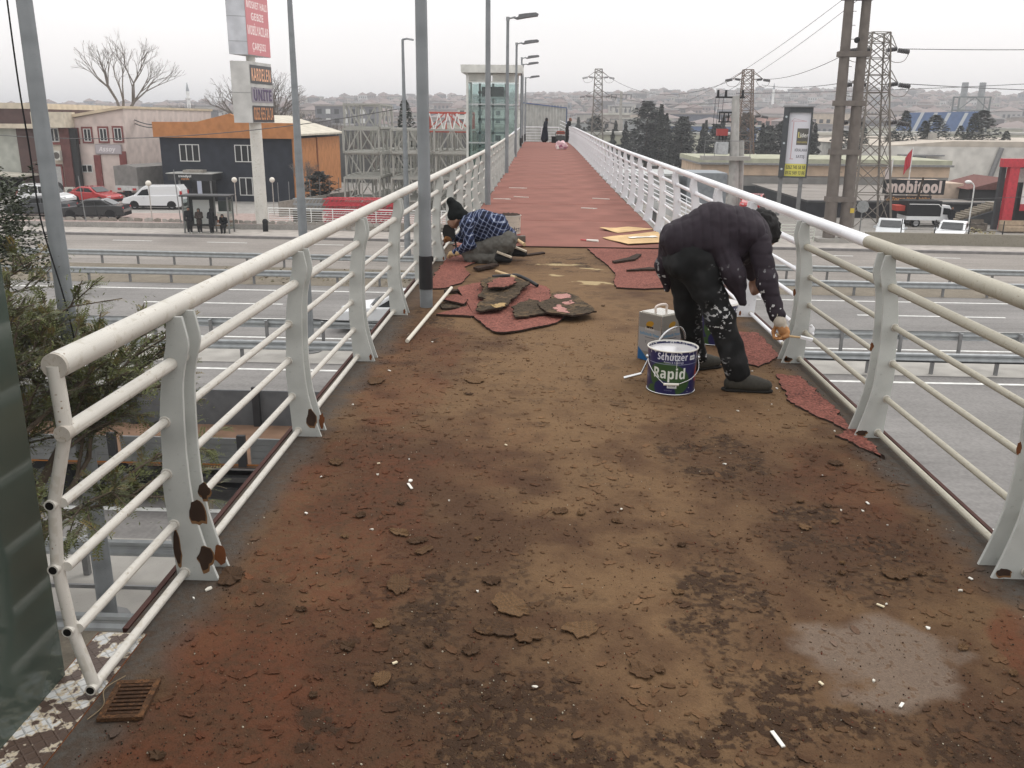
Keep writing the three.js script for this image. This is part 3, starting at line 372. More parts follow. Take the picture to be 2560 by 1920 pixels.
// front of the vehicle points to -x; c: {body, cab, wins, W, wheels, paint}
function makeCar(name, label, cat, c, pos, ry, group) {
  const t = thing(name, label, cat, pos, ry, group), W = c.W, T = z => new THREE.Matrix4().makeTranslation(0, 0, z);
  const b = mb(); b.poly(c.body, W - 0.12, T(-W / 2 + 0.06), 0.055); b.build('body', c.paint, t);
  const cb = mb(); cb.poly(c.cab, W - 0.34, T(-W / 2 + 0.17), 0.07); cb.build('cabin', c.paint, t);
  for (const s of [1, -1]) for (const w of c.wins) { const g = mb(); g.poly(w, 0.012, T(s > 0 ? W / 2 - 0.105 : -W / 2 + 0.093)); g.build('side_window', M.glassD, t); }
  const scr = (a, d, n) => { if (!a) return; const dx = d[0] - a[0], dy = d[1] - a[1], L = Math.hypot(dx, dy), nx = dy / L, ny = -dx / L, o = c.scrOff || 0.09, z0 = W / 2 - 0.22, f = n === 'windscreen' ? -1 : 1; const ox = Math.abs(nx) * f * o, oy = Math.abs(ny) * o; const g = mb(); g.quad([a[0] + ox, a[1] + oy, -z0 * f], [a[0] + ox, a[1] + oy, z0 * f], [d[0] + ox, d[1] + oy, z0 * f * 0.93], [d[0] + ox, d[1] + oy, -z0 * f * 0.93]); g.build(n, M.glassD, t); };
  scr(c.fs && c.fs[0], c.fs && c.fs[1], 'windscreen'); scr(c.rs && c.rs[0], c.rs && c.rs[1], 'rear_window');
  for (const x of c.wheels) for (const s of [1, -1]) { const w = new THREE.Group(); w.name = 'wheel'; w.position.set(x, 0.325, s * (W / 2 - 0.1)); t.add(w); mesh('tyre', tyreG, M.tyre, w); const r = mesh('rim', rimG, c.rim || rimM, w); if (s < 0) r.rotation.y = Math.PI; const ar = mb(); ar.poly([[-0.38, 0], [-0.33, 0.2], [-0.2, 0.34], [0, 0.39], [0.2, 0.34], [0.33, 0.2], [0.38, 0]].map(p => [p[0], p[1] - 0.02]), 0.004, T(s > 0 ? 0.101 : -0.105)); ar.build('wheel_arch', M.blackRough, w); w.children[2].position.z = 0; }
  const xs = c.body.map(p => p[0]), x0 = Math.min(...xs), x1 = Math.max(...xs);
  for (const s of [1, -1]) { const h = mb(); h.box(x0 + 0.12, c.hl || 0.66, s * (W / 2 - 0.25), 0.26, 0.12, 0.34, s * 0.35); h.build('headlight', M.glassClear === 0 ? M.white : mat([0.6, 0.62, 0.63], 0.15), t); const l = mb(); l.box(x1 - 0.04, c.tl || 0.8, s * (W / 2 - 0.14), 0.14, c.tlh || 0.16, 0.2); l.build('tail_light', M.redLamp, t); }
  const bp = mb(); bp.box(x0 + 0.06, 0.38, 0, 0.2, 0.26, W - 0.1).box(x1 - 0.06, 0.38, 0, 0.2, 0.26, W - 0.1).b2(x0 + 0.5, 0.2, W / 2 - 0.05, x1 - 0.5, 0.32, W / 2 + 0.004).b2(x0 + 0.5, 0.2, -W / 2 - 0.004, x1 - 0.5, 0.32, -W / 2 + 0.05); bp.build('bumper', c.bump || M.blackRough, t);
  for (const s of [1, -1]) { const m = mb(); m.box(c.mir || -0.75, 0.98, s * (W / 2 + 0.07), 0.1, 0.14, 0.18); m.build('mirror', c.paint, t); }
  return t;
}
const hatchC = { W: 1.78, paint: M.carRed, body: [[-2.1, 0.32], [-2.13, 0.6], [-1.95, 0.76], [-0.9, 0.92], [1.75, 0.95], [2.02, 0.85], [2.08, 0.45], [2.0, 0.28], [-2, 0.26]], cab: [[-0.85, 0.9], [-0.15, 1.33], [0.9, 1.36], [1.65, 1.12], [1.85, 0.93]], fs: [[-0.85, 0.94], [-0.18, 1.32]], rs: [[1.82, 0.97], [1.55, 1.18]], wins: [[[-0.6, 0.98], [-0.1, 1.28], [0.4, 1.31], [0.42, 0.98]], [[0.5, 0.98], [0.5, 1.31], [0.95, 1.29], [1.4, 1.03]]], wheels: [-1.32, 1.3] };
const sedanC = { W: 1.8, paint: M.carBlack, body: [[-2.25, 0.32], [-2.28, 0.6], [-2.1, 0.74], [-1.0, 0.9], [1.4, 0.95], [2.15, 0.92], [2.25, 0.7], [2.22, 0.35], [2.1, 0.26], [-2.1, 0.25]], cab: [[-1.0, 0.88], [-0.3, 1.32], [0.75, 1.34], [1.6, 0.93]], fs: [[-0.98, 0.93], [-0.33, 1.31]], rs: [[1.55, 0.96], [0.85, 1.31]], wins: [[[-0.75, 0.96], [-0.25, 1.27], [0.25, 1.3], [0.27, 0.97]], [[0.34, 0.97], [0.33, 1.3], [0.75, 1.27], [1.25, 1.0]]], wheels: [-1.4, 1.35] };
const mpvC = { W: 1.75, paint: M.carWhite, body: [[-2.05, 0.34], [-2.1, 0.7], [-1.9, 0.86], [-1.25, 1.02], [1.95, 1.05], [2.05, 0.6], [2.02, 0.34], [1.9, 0.27], [-1.9, 0.27]], cab: [[-1.15, 1.0], [-0.55, 1.66], [1.7, 1.7], [1.95, 1.02]], fs: [[-1.15, 1.05], [-0.6, 1.65]], rs: [[1.95, 1.08], [1.76, 1.66]], wins: [[[-0.9, 1.08], [-0.45, 1.6], [0.05, 1.62], [0.05, 1.08]], [[0.13, 1.08], [0.13, 1.62], [0.85, 1.62], [0.85, 1.08]], [[0.95, 1.08], [0.95, 1.62], [1.6, 1.6], [1.75, 1.1]]], wheels: [-1.3, 1.3], hl: 0.78, tl: 1.0, tlh: 0.4 };
const vanC = { ...mpvC, W: 1.83, body: [[-2.35, 0.36], [-2.4, 0.62], [-2.25, 0.82], [-1.6, 1.02], [2.2, 1.1], [2.26, 0.6], [2.22, 0.36], [2.1, 0.27], [-2.2, 0.27]], cab: [[-1.55, 1.0], [-0.85, 1.6], [-0.5, 1.78], [1.95, 1.82], [2.16, 1.5], [2.2, 1.05]], fs: [[-1.5, 1.06], [-0.92, 1.55]], rs: null, wins: [[[-1.25, 1.08], [-0.8, 1.52], [-0.35, 1.6], [-0.3, 1.08]]], wheels: [-1.5, 1.45], bump: M.blackRough, tl: 1.2, tlh: 0.5 };
const LY = -5.3;
// raised lot behind a stone wall
{ const b = mb(); b.b2(-90, GY, -135, -4, LY - 0.004, -60.9); struct(b.build('parking_lot', mat([0.3, 0.285, 0.265], 0.95, 'asphalt', 8))); const p = mb(); p.quad([-40, LY, -61], [-6, LY, -61], [-6, LY, -69.5], [-40, LY, -66.5]); struct(p.build('paved_forecourt', mat([0.34, 0.265, 0.24], 0.9, 'asphalt', 2.2))); }
{ const t = thing('stone_wall', 'low rubble stone wall along the far left pavement', 'wall', [0, 0, 0]); const core = mb(); core.poly([[-45, -62.85], [-6, -60.9], [-6, -60.6], [-45, -62.45]].map(p => [p[0], -p[1]]), 0.72, new THREE.Matrix4().makeRotationX(Math.PI / 2).setPosition(0, LY + 0.1, 0)); core.build('mortar', M.concrete, t);
  const vs = [mat([0.3, 0.28, 0.25], 0.9, 'grime', 1), mat([0.24, 0.215, 0.185], 0.9, 'grime', 1), mat([0.36, 0.34, 0.31], 0.9, 'grime', 1)];
  for (let r = 0; r < 2; r++) for (let x = -44; x < -6.6;) { const w = rr(0.35, 0.75), z = -60.6 + 0.0474 * (x + 6); const b = mb(); b.poly(blob(1, 8, w * 0.52, 0.16, (x * 31 + r * 7) | 0), 0.06, new THREE.Matrix4().makeTranslation(x + w / 2, GY + 0.32 + r * 0.27, z), 0.01); b.build('stone', vs[(rnd() * 3) | 0], t); x += w; } }
// ---------- pale factory at the left ----------
const winWhite = mat([0.6, 0.6, 0.58], 0.5), pinkW = mat([0.56, 0.47, 0.43], 0.85, 'grime', 4), creamW = mat([0.55, 0.49, 0.41], 0.85, 'grime', 4), maroon = mat([0.19, 0.06, 0.055], 0.8, 'grime', 2), brownP = mat([0.085, 0.05, 0.045], 0.7, 'grime', 3);
function windowPart(parent, x, y, z, w, h, cols = 2, fr = winWhite, surround = null) { const g = new THREE.Group(); g.name = 'window'; g.position.set(x, y, z); parent.add(g); if (surround) { const s = mb(); s.b2(-w / 2 - 0.14, h / 2, 0, w / 2 + 0.14, h / 2 + 0.16, 0.08).b2(-w / 2 - 0.14, -h / 2 - 0.16, 0, w / 2 + 0.14, -h / 2, 0.08).b2(-w / 2 - 0.14, -h / 2, 0, -w / 2, h / 2, 0.08).b2(w / 2, -h / 2, 0, w / 2 + 0.14, h / 2, 0.08); s.build('surround', surround, g); }
  const f = mb(); f.b2(-w / 2, h / 2 - 0.07, 0.002, w / 2, h / 2, 0.06).b2(-w / 2, -h / 2, 0.002, w / 2, -h / 2 + 0.07, 0.06); for (let i = 0; i <= cols; i++) { const cx = -w / 2 + 0.035 + (w - 0.07) * i / cols; f.b2(cx - 0.035, -h / 2 + 0.07, 0.002, cx + 0.035, h / 2 - 0.07, 0.06); } f.build('frame', fr, g); for (let i = 0; i < cols; i++) { const a = -w / 2 + (w / cols) * i + 0.05, b = -w / 2 + (w / cols) * (i + 1) - 0.05, p = mb(); p.b2(a, -h / 2 + 0.06, 0.003, b, h / 2 - 0.06, 0.02); p.build('pane', M.glassD, g); } return g; }
{
  const t = thing('factory_building', 'pale pink two storey factory with maroon window frames beyond the parking lot', 'building', [0, 0, 0]);
  const T = (z) => new THREE.Matrix4().makeTranslation(0, 0, z);
  const KX = 0.94, X = v => v * KX, Y = v => (v - 1.75) * KX + 1.75, WZ = -82.72; const wl = mb(); wl.poly([[X(-46.8), LY], [X(-41.3), LY], [X(-41.1), Y(2.5)], [X(-46.8), Y(1.45)]], 22, T(WZ - 22)); wl.build('wall', pinkW, t);
  const rf = mb(); rf.poly([[-52, 1.62], [X(-46.9), Y(1.5)], [X(-41.0), Y(2.52)], [X(-41.0), Y(2.75)], [X(-46.9), Y(1.8)], [-52, 2.0]], 22.6, T(WZ - 22.3)); rf.build('roof', mat([0.52, 0.43, 0.31], 0.8, 'grime', 6), t);
  const rf2 = mb(); rf2.b2(-75, 1.5, -112, -46.5, 2.7, -88); rf2.build('roof', mat([0.52, 0.43, 0.31], 0.8, 'grime', 6), t);
  for (const [x, y] of [[-46.25, -0.1], [-44.9, 0], [-43.3, 0.05], [-41.85, 0.1]]) windowPart(t, X(x), Y(y), WZ + 0.005, 0.72, 1.15, 2, winWhite, maroon);
  windowPart(t, X(-45.6), Y(-3.2), WZ + 0.005, 1.5, 0.7, 3);
  const col = mb(); col.b2(X(-44.5), LY, WZ, X(-43.85), Y(-1.9), WZ + 0.15); col.build('pillar', maroon, t); const col2 = mb(); col2.b2(X(-41.9), LY, WZ + 0.05, X(-41.25), Y(-1.5), WZ + 0.2); col2.build('pillar', maroon, t);
  const sg = new THREE.Group(); sg.name = 'sign'; t.add(sg); const sb = mb(); sb.b2(X(-44.2), Y(-1.78), WZ + 0.1, X(-41.6), Y(-0.86), WZ + 0.22); sb.build('board', mat([0.3, 0.28, 0.29], 0.7), sg); panel('lettering', 2.38, 0.8, ctex(512, 168, (c, w, h) => { c.fillStyle = '#a8a0a3'; c.fillRect(0, 0, w, h); c.strokeStyle = '#8c8588'; c.lineWidth = 6; c.strokeRect(0, 0, w, h); c.fillStyle = '#d8d2d2'; c.font = 'italic bold 120px sans-serif'; c.fillText('Assoy', 60, 125); }), sg, [X(-42.9), Y(-1.32), WZ + 0.225]);
  // projecting left block
  const bw = mb(); bw.b2(-75, LY, -88, -43.6, 0.8, -82); bw.build('wall', creamW, t);
  const fa = mb(); fa.b2(-75, 2.35, -100, -46.3, 2.85, -81.0); fa.build('fascia', mat([0.55, 0.48, 0.38], 0.8, 'grime', 3), t); const fb = mb(); fb.b2(-75, 1.05, -99.9, -46.3, 2.35, -81.05); fb.build('fascia', brownP, t, 'dark brown fascia panels'); const fc = mb(); fc.b2(-75, 0.65, -100, -46.3, 1.05, -81.0); fc.build('fascia', mat([0.55, 0.48, 0.38], 0.8, 'grime', 3), t); const fd = mb(); fd.b2(-46.29, 0.75, -83, -43.3, 2.1, -80.9); fd.build('fascia', mat([0.56, 0.5, 0.4], 0.8, 'grime', 2), t);
  const bc = mb(); bc.b2(-48.3, LY, -82, -46.4, 0.65, -81.7); bc.build('pillar', brownP, t); const bd = mb(); bd.b2(-44.35, LY, -82, -43.5, 0.75, -81.75); bd.build('pillar', mat([0.13, 0.055, 0.05], 0.8, 'grime', 2), t); const be = mb(); be.b2(-43.48, LY, -82.4, -42.95, 0.7, -81.9); be.build('downpipe', M.black, t);
  const gp = mb(); gp.b2(-56, -3.3, -82, -48.35, 0.6, -81.9); gp.build('cladding_panel', mat([0.36, 0.37, 0.33], 0.7, 'grime', 3), t);
  windowPart(t, -45.35, 0.1, -81.99, 1.7, 1.2, 4, winWhite); const sl = mb(); sl.b2(-46.4, -0.75, -82, -44.4, -0.55, -81.8); sl.build('sill', maroon, t);
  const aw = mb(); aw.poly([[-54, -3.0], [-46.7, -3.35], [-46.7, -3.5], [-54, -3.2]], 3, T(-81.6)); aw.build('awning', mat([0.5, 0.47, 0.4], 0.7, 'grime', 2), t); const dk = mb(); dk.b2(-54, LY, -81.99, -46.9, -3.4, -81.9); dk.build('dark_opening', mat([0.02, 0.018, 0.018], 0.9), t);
  const dr = mb(); dr.b2(-45.9, LY, -81.99, -44.7, -2.7, -81.9); dr.build('door', mat([0.4, 0.4, 0.39], 0.6, 'grime', 0.8), t); const df = mb(); df.b2(-46.05, -2.7, -82, -44.55, -2.5, -81.86).b2(-44.68, LY, -82, -44.52, -2.7, -81.86); df.build('door_frame', maroon, t);
  for (const [x, y] of [[-44.75, -1.7], [-43.9, -4.95]]) { const ac = new THREE.Group(); ac.name = 'air_conditioner'; ac.position.set(x, y, -81.55); t.add(ac); const c = mb(); c.box(0, 0, 0, 0.85, 0.85, 0.4); c.build('casing', mat([0.5, 0.49, 0.44], 0.6, 'grime', 0.7), ac); const f = mb(); f.bar([0.1, 0, 0.2], [0.1, 0, 0.215], 0.3, 0.3, 18); f.build('fan_grille', mat([0.1, 0.09, 0.08], 0.7), ac); }
  const ex = mb(); ex.bar([-45.2, -4.6, -81.9], [-45.2, -4.6, -81.75], 0.5, 0.5, 20); ex.build('vent', mat([0.05, 0.05, 0.05], 0.7), t);
}
// ---------- dark grey and orange building ----------
const charc = mat([0.032, 0.036, 0.046], 0.85, 'grime', 3), orangeW = mat([0.42, 0.185, 0.075], 0.85, 'grime', 3);
{
  const t = thing('office_building', 'charcoal two storey building with an orange parapet behind the bus shelter', 'building', [0, 0, 0]); const T = z => new THREE.Matrix4().makeTranslation(0, 0, z);
  const w = mb(); w.b2(-33.5, LY, -96, -21.95, 0.1, -78); w.build('wall', charc, t); const sw = mb(); sw.b2(-21.95, LY, -95.9, -21.85, 0.05, -78.05); sw.build('wall', orangeW, t, 'orange rendered side wall');
  const p = mb(); p.poly([[-33.85, 0.08], [-21.6, 0.08], [-21.6, 1.36], [-25.4, 1.4], [-27.1, 2.1], [-29.9, 1.4], [-33.85, 1.36]], 0.5, T(-78.1)); p.build('parapet', orangeW, t);
  const r = mb(); r.poly([[-33.7, 0.6], [-21.4, 0.3], [-21.4, 0.45], [-27.1, 2.05], [-33.7, 0.9]], 17.5, T(-96.2)); r.build('roof', mat([0.5, 0.46, 0.38], 0.8, 'grime', 4), t);
  for (const [x, y, ww, h] of [[-30.95, -1.2, 1.75, 1.45], [-26.1, -1.2, 1.75, 1.45], [-25.9, -4.0, 1.75, 1.55]]) windowPart(t, x, y, -77.995, ww, h, 3);
  const can = new THREE.Group(); can.name = 'entrance_canopy'; t.add(can); const c = mb(); c.b2(-32.1, -3.4, -78, -28.3, -2.85, -75.6); c.build('canopy_box', mat([0.02, 0.021, 0.023], 0.6, 'grime', 2), can); const cl = mb(); cl.b2(-32.2, -2.85, -78, -28.2, -2.78, -75.5); cl.build('canopy_lid', mat([0.4, 0.4, 0.38], 0.7, 'grime', 1), can); const cb = mb(); cb.box(-30.1, -2.66, -76.6, 1.7, 0.22, 1); cb.build('roof_bundle', M.stone, can);
  panel('lettering', 1.25, 0.5, ctex(512, 205, (x, w2, h) => { x.fillStyle = '#151617'; x.fillRect(0, 0, w2, h); x.fillStyle = '#e8e8e6'; x.font = 'bold 112px sans-serif'; x.textAlign = 'center'; x.fillText('trendyol', w2 / 2, 105); x.fillStyle = '#d98a4c'; x.font = 'bold 76px sans-serif'; x.fillText('express', w2 / 2, 185); }), can, [-30.6, -3.12, -75.59]);
  const po = mb(); for (const [x, z] of [[-31.2, -75.8], [-29.4, -75.8], [-28.5, -75.8]]) po.b2(x - 0.06, LY, z - 0.06, x + 0.06, -3.4, z + 0.06); po.build('canopy_posts', M.dkGalv, can); po.g = []; const dr = mb(); dr.b2(-31, LY, -77.99, -28.8, -3.4, -77.9); dr.build('door', mat([0.01, 0.01, 0.011], 0.2), t);
  const dp = mb(); dp.bar([-21.75, LY, -86], [-21.75, 0.1, -86], 0.07, 0.07, 8); dp.build('downpipe', mat([0.3, 0.13, 0.06], 0.8), t); { const g = windowPart(t, -21.84, -3.9, -80, 0.9, 1.3, 2); g.rotation.y = Math.PI / 2; }
}
// ---------- roadside sign tower ----------
{
  const t = thing('sign_tower', 'tall roadside advertising tower with stacked shop signs on a white column', 'sign', [0, 0, 0]);
  const c = mb(); c.bar([-19.72, LY, -61.5], [-19.72, 1.44, -61.5], 0.42, 0.4, 20).bar([-19.72, 1.44, -61.5], [-19.72, 9.5, -61.5], 0.3, 0.3, 20); c.build('column', mat([0.62, 0.61, 0.58], 0.7, 'speck', 2), t);
  const foot = [[-20.52, -59.7], [-19.42, -60.1], [-18.95, -63.4], [-20.05, -63.0]], R = new THREE.Matrix4().makeRotationX(-Math.PI / 2);
  const box = (y0, y1, f, m, name) => { const b = mb(); b.poly(f.map(p => [p[0], -p[1]]), y1 - y0, new THREE.Matrix4().makeTranslation(0, y0, 0).multiply(R)); return b.build(name, m, t); };
  box(5.7, 10.5, foot, mat([0.52, 0.53, 0.56], 0.5, 'grime', 3), 'upper_box'); box(1.45, 5.3, foot, mat([0.5, 0.49, 0.47], 0.6, 'grime', 3), 'lower_box');
  for (const y of [6.5, 8.0, 3.35]) { const s = mb(); s.sq([-20.53, y, -59.69], [-19.42, y, -60.095], 0.012, 0.02); s.build('panel_joint', M.dkGalv, t); }
  const A = V(-19.42, 0, -60.1), B = V(-18.95, 0, -63.4), d = B.clone().sub(A), L = d.length(), ang = Math.atan2(-d.z, d.x), mid = A.clone().add(B).multiplyScalar(0.5), nrm = V(-d.z, 0, d.x).normalize().multiplyScalar(-1); if (nrm.x < 0) nrm.multiplyScalar(-1);
  const face = (name, y0, y1, draw, off = 0.02, wf = 1) => { const m = panel(name, L * wf, y1 - y0, ctex(512, Math.round(512 * (y1 - y0) / L), draw), t, [mid.x + nrm.x * off, (y0 + y1) / 2, mid.z + nrm.z * off], ang, 0.5); m.material.side = THREE.DoubleSide; return m; };
  face('red_sign', 5.72, 10.48, (x, w, h) => { x.fillStyle = '#cf8286'; x.fillRect(0, 0, w, h); x.fillStyle = '#f3e3e0'; x.textAlign = 'center'; x.font = 'bold 92px sans-serif'; x.fillText('MOSKET HALI', w / 2, h * 0.40, w * 0.9); x.font = 'bold 96px sans-serif'; x.fillText('GEBZE', w / 2, h * 0.55, w * 0.56); x.font = 'bold 120px sans-serif'; x.fillText('MOBİLYACILAR', w / 2, h * 0.74, w * 0.92); x.font = 'bold 92px sans-serif'; x.fillText('ÇARŞISI', w / 2, h * 0.93, w * 0.6); });
  const brd = (y0, y1, col, txt, tc, fs) => face('shop_sign', y0, y1, (x, w, h) => { x.fillStyle = col; x.fillRect(0, 0, w, h); x.textAlign = 'center'; x.font = `bold ${fs}px sans-serif`; x.fillStyle = 'rgba(20,14,14,1)'; x.fillText(txt, w / 2 + 8, h * 0.86 + 4, w * 0.92); x.fillStyle = tc; x.fillText(txt, w / 2, h * 0.86, w * 0.92); }, 0.03, 0.96);
  brd(3.95, 5.1, '#4d4c4e', 'KARDELEN', '#e9b08c', 170); brd(2.75, 3.7, '#8f8990', 'ÜNİTE', '#4b3560', 150); brd(1.5, 2.55, '#3c3a3b', '0262 653 24 24', '#c98a5c', 170);
}
// ---------- bus shelter ----------
{
  const t = thing('bus_shelter', 'dark framed bus shelter with people waiting on the far left pavement', 'bus shelter', [-22.45, GY + 0.15, -58.9], 0.045); const fr = mat([0.16, 0.16, 0.155], 0.5, 'grime', 1, { metalness: 0.3 });
  for (const [x, z] of [[-1.5, 0.55], [-1.5, -0.55], [0.25, -0.55], [1.45, 0.55], [1.45, -0.55]]) { const p = mb(); p.b2(x - 0.045, 0, z - 0.045, x + 0.045, 2.4, z + 0.045); p.build('post', fr, t); }
  const r = mb(); r.b2(-1.65, 2.4, -0.7, 1.65, 2.5, 0.75); r.build('roof', mat([0.04, 0.04, 0.042], 0.6), t); const pst = mb(); pst.b2(-1.2, 0.5, -0.56, -0.1, 2.1, -0.52); pst.build('poster_panel', mat([0.62, 0.62, 0.6], 0.5), t); const pf = mb(); pf.b2(-1.45, 0.35, -0.6, 0.2, 2.35, -0.565); pf.build('back_panel', mat([0.03, 0.03, 0.03], 0.6), t); const sc = mb(); sc.b2(0.5, 1.35, -0.58, 1.35, 2.05, -0.5); sc.build('screen', mat([0.03, 0.045, 0.04], 0.3), t);
  const gl = mb(); gl.b2(1.44, 0.25, -0.5, 1.46, 2.2, 0.5); gl.build('side_glass', M.glassClear, t); const gl2 = mb(); gl2.b2(-1.51, 0.25, -0.5, -1.49, 2.2, 0.5); gl2.build('side_glass', M.glassClear, t); const gb = mb(); gb.b2(0.35, 0.8, -0.55, 1.4, 1.3, -0.54); gb.build('back_glass', M.glassClear, t);
  const be = mb(); be.b2(0.35, 0.42, -0.45, 1.4, 0.47, -0.1); be.build('bench_seat', mat([0.28, 0.16, 0.08], 0.7, 'grime', 0.6), t); const bb = mb(); bb.b2(0.35, 0.62, -0.5, 1.4, 0.78, -0.47); bb.build('bench_back', mat([0.3, 0.12, 0.07], 0.7, 'grime', 0.6), t);
}
// globe lamps and thin posts by the wall
for (const [x, z, l] of [[-27.6, -61.7, 'globe lamp on a thin post left of the white van'], [-23.2, -66.5, 'globe lamp on a thin post behind the bus shelter'], [-20.5, -67, 'globe lamp on a thin post beside the white sign column']]) { const t = thing('globe_lamp', l, 'lamp', [x, LY, z], 0, 'globe lamps in the forecourt'); const p = mb(); p.bar([0, 0, 0], [0, 2.45, 0], 0.045, 0.035, 8); p.build('post', mat([0.4, 0.37, 0.34], 0.6), t); const g = mb(); g.sph(0, 2.62, 0, 0.2, 1, 1, 1, 16); g.build('globe', mat([0.72, 0.68, 0.6], 0.3), t); }
for (const [x, h, l] of [[-32.1, 3.2, 'thin leaning pole by the black parked car'], [-25.35, 3.7, 'thin leaning pole in front of the white van'], [-23.55, 2.9, 'thin pole with a small poster in front of the van tail']]) { const t = thing('thin_pole', l, 'pole', [x, LY - 0.1, -61.2], 0); const b = mb(); b.bar([0, 0, 0], [-0.25, h, -0.2], 0.04, 0.03, 8); b.build('shaft', M.dkGalv, t); if (h < 3 && h > 2.8) { const q = mb(); q.box(-0.3, 2.5, -0.1, 0.3, 0.9, 0.02); q.build('poster', mat([0.4, 0.42, 0.5], 0.6), t); } }
makeCar('parked_van', 'white panel van parked in front of the charcoal building', 'van', vanC, [-31.1, LY, -70.8], 0.05); makeCar('parked_car', 'red hatchback parked against the pale factory', 'car', { ...hatchC }, [-37.9, LY, -74.4], Math.PI - 0.35); makeCar('parked_car', 'black saloon parked behind the stone wall near the tree', 'car', { ...sedanC }, [-32.4, LY, -63.2], 0.12); makeCar('parked_car', 'white people carrier parked beside the red hatchback', 'car', { ...mpvC }, [-40.6, LY, -71.6], Math.PI - 0.15); makeCar('parked_car', 'small white car parked behind the charcoal building corner', 'car', { ...hatchC, paint: M.carWhite }, [-36.2, LY, -92], 1.1); makeCar('parked_car', 'dark car half hidden behind the left tree and lamp post', 'car', { ...sedanC, paint: mat([0.05, 0.055, 0.06], 0.3) }, [-37, LY, -64.5], 0.1);
{ const t = thing('cargo_truck', 'white truck with a grey tarpaulin body backed to the pale factory', 'truck', [-37.4, LY, -79.2], -0.25); const tp = mb(); tp.poly([[-1.2, 1.15], [1.2, 1.15], [1.2, 2.75], [0, 2.95], [-1.2, 2.8]], 5, new THREE.Matrix4().makeTranslation(0, 0, -5), 0.03); tp.build('tarpaulin', mat([0.2, 0.19, 0.18], 0.9, 'grime', 2), t); const b = mb(); b.b2(-1.22, 0.7, -5, 1.22, 1.14, 0.03); b.build('tailboard', mat([0.5, 0.5, 0.49], 0.7, 'grime', 1), t); const cb = mb(); cb.b2(-1.1, 0.4, -7, 1.1, 2.3, -5.1); cb.build('cab', M.carWhite, t); for (const s of [-1, 1]) { const l = mb(); l.box(s * 0.8, 0.85, 0.05, 0.35, 0.18, 0.06); l.build('tail_light', M.redLamp, t); for (const z of [-1.2, -6]) { const w = mesh('wheel', tyreG, M.tyre, t, [s * 0.95, 0.33, z], Math.PI / 2); w.scale.setScalar(1.2); } const mi = mb(); mi.box(s * 1.5, 1.9, -5.6, 0.12, 0.5, 0.25); mi.build('mirror', M.black, t); } const bu = mb(); bu.b2(-1.1, 0.35, -0.1, 1.1, 0.55, 0.06); bu.build('bumper', M.blackRough, t); }
// ---------- white yard railing, stacked crane sections ----------
{ const t = thing('yard_railing', 'white pipe railing on top of the yard wall left of the bridge', 'railing', [0, LY + 0.1, 0]); const z = x => -60.75 + 0.0474 * (x + 6); for (let i = 0; i < 7; i++) { const b = mb(); b.bar([-19.2, 0.05 + i * 0.155, z(-19.2)], [-5.5, 0.05 + i * 0.155, z(-5.5)], i === 6 ? 0.035 : 0.018, undefined, 8); b.build('rail', M.white, t); } for (let x = -19.2; x < -5.4; x += 1.52) { const b = mb(); b.bar([x, 0, z(x)], [x, 1.0, z(x)], 0.03, 0.03, 8); b.build('post', M.white, t); } }
function truss(name, w, h, l, r, m, nb) { const g = new THREE.Group(); const cr = [[0, 0], [w, 0], [w, h], [0, h]]; // frame in xy, length along -z
  for (const [x, y] of cr) { const b = mb(); b.sq([x, y, 0], [x, y, -l], r * 2); b.build('chord', m, g); }
  for (const z of [0, -l]) { const b = mb(); b.sq([r, 0, z], [w - r, 0, z], r * 1.8).sq([r, h, z], [w - r, h, z], r * 1.8).sq([0, r, z], [0, h - r, z], r * 1.8).sq([w, r, z], [w, h - r, z], r * 1.8).sq([w / 2, r, z], [w / 2, h - r, z], r * 1.3); for (const s of nb % 2 ? [[0.1 * w, 0.06, w * 0.46, h - 0.06], [w * 0.9, 0.06, w * 0.54, h - 0.06]] : [[0.1 * w, h - 0.06, w * 0.46, 0.06], [w * 0.9, h - 0.06, w * 0.54, 0.06]]) b.sq([s[0], s[1], z], [s[2], s[3], z], r * 1.2); b.build('end_frame', m, g); }
  const d = mb(), n = 3; for (let i = 0; i < n; i++) { const a = -l * i / n, c = -l * (i + 1) / n, mm = (a + c) / 2; for (const x of [0, w]) d.bar([x, r, a], [x, h - r, mm], r * 0.5, undefined, 5).bar([x, h - r, mm], [x, r, c], r * 0.5, undefined, 5); for (const y of [0, h]) d.bar([r, y, a], [w - r, y, mm], r * 0.5, undefined, 5).bar([w - r, y, mm], [r, y, c], r * 0.5, undefined, 5); } d.build('lacing', m, g); return g; }
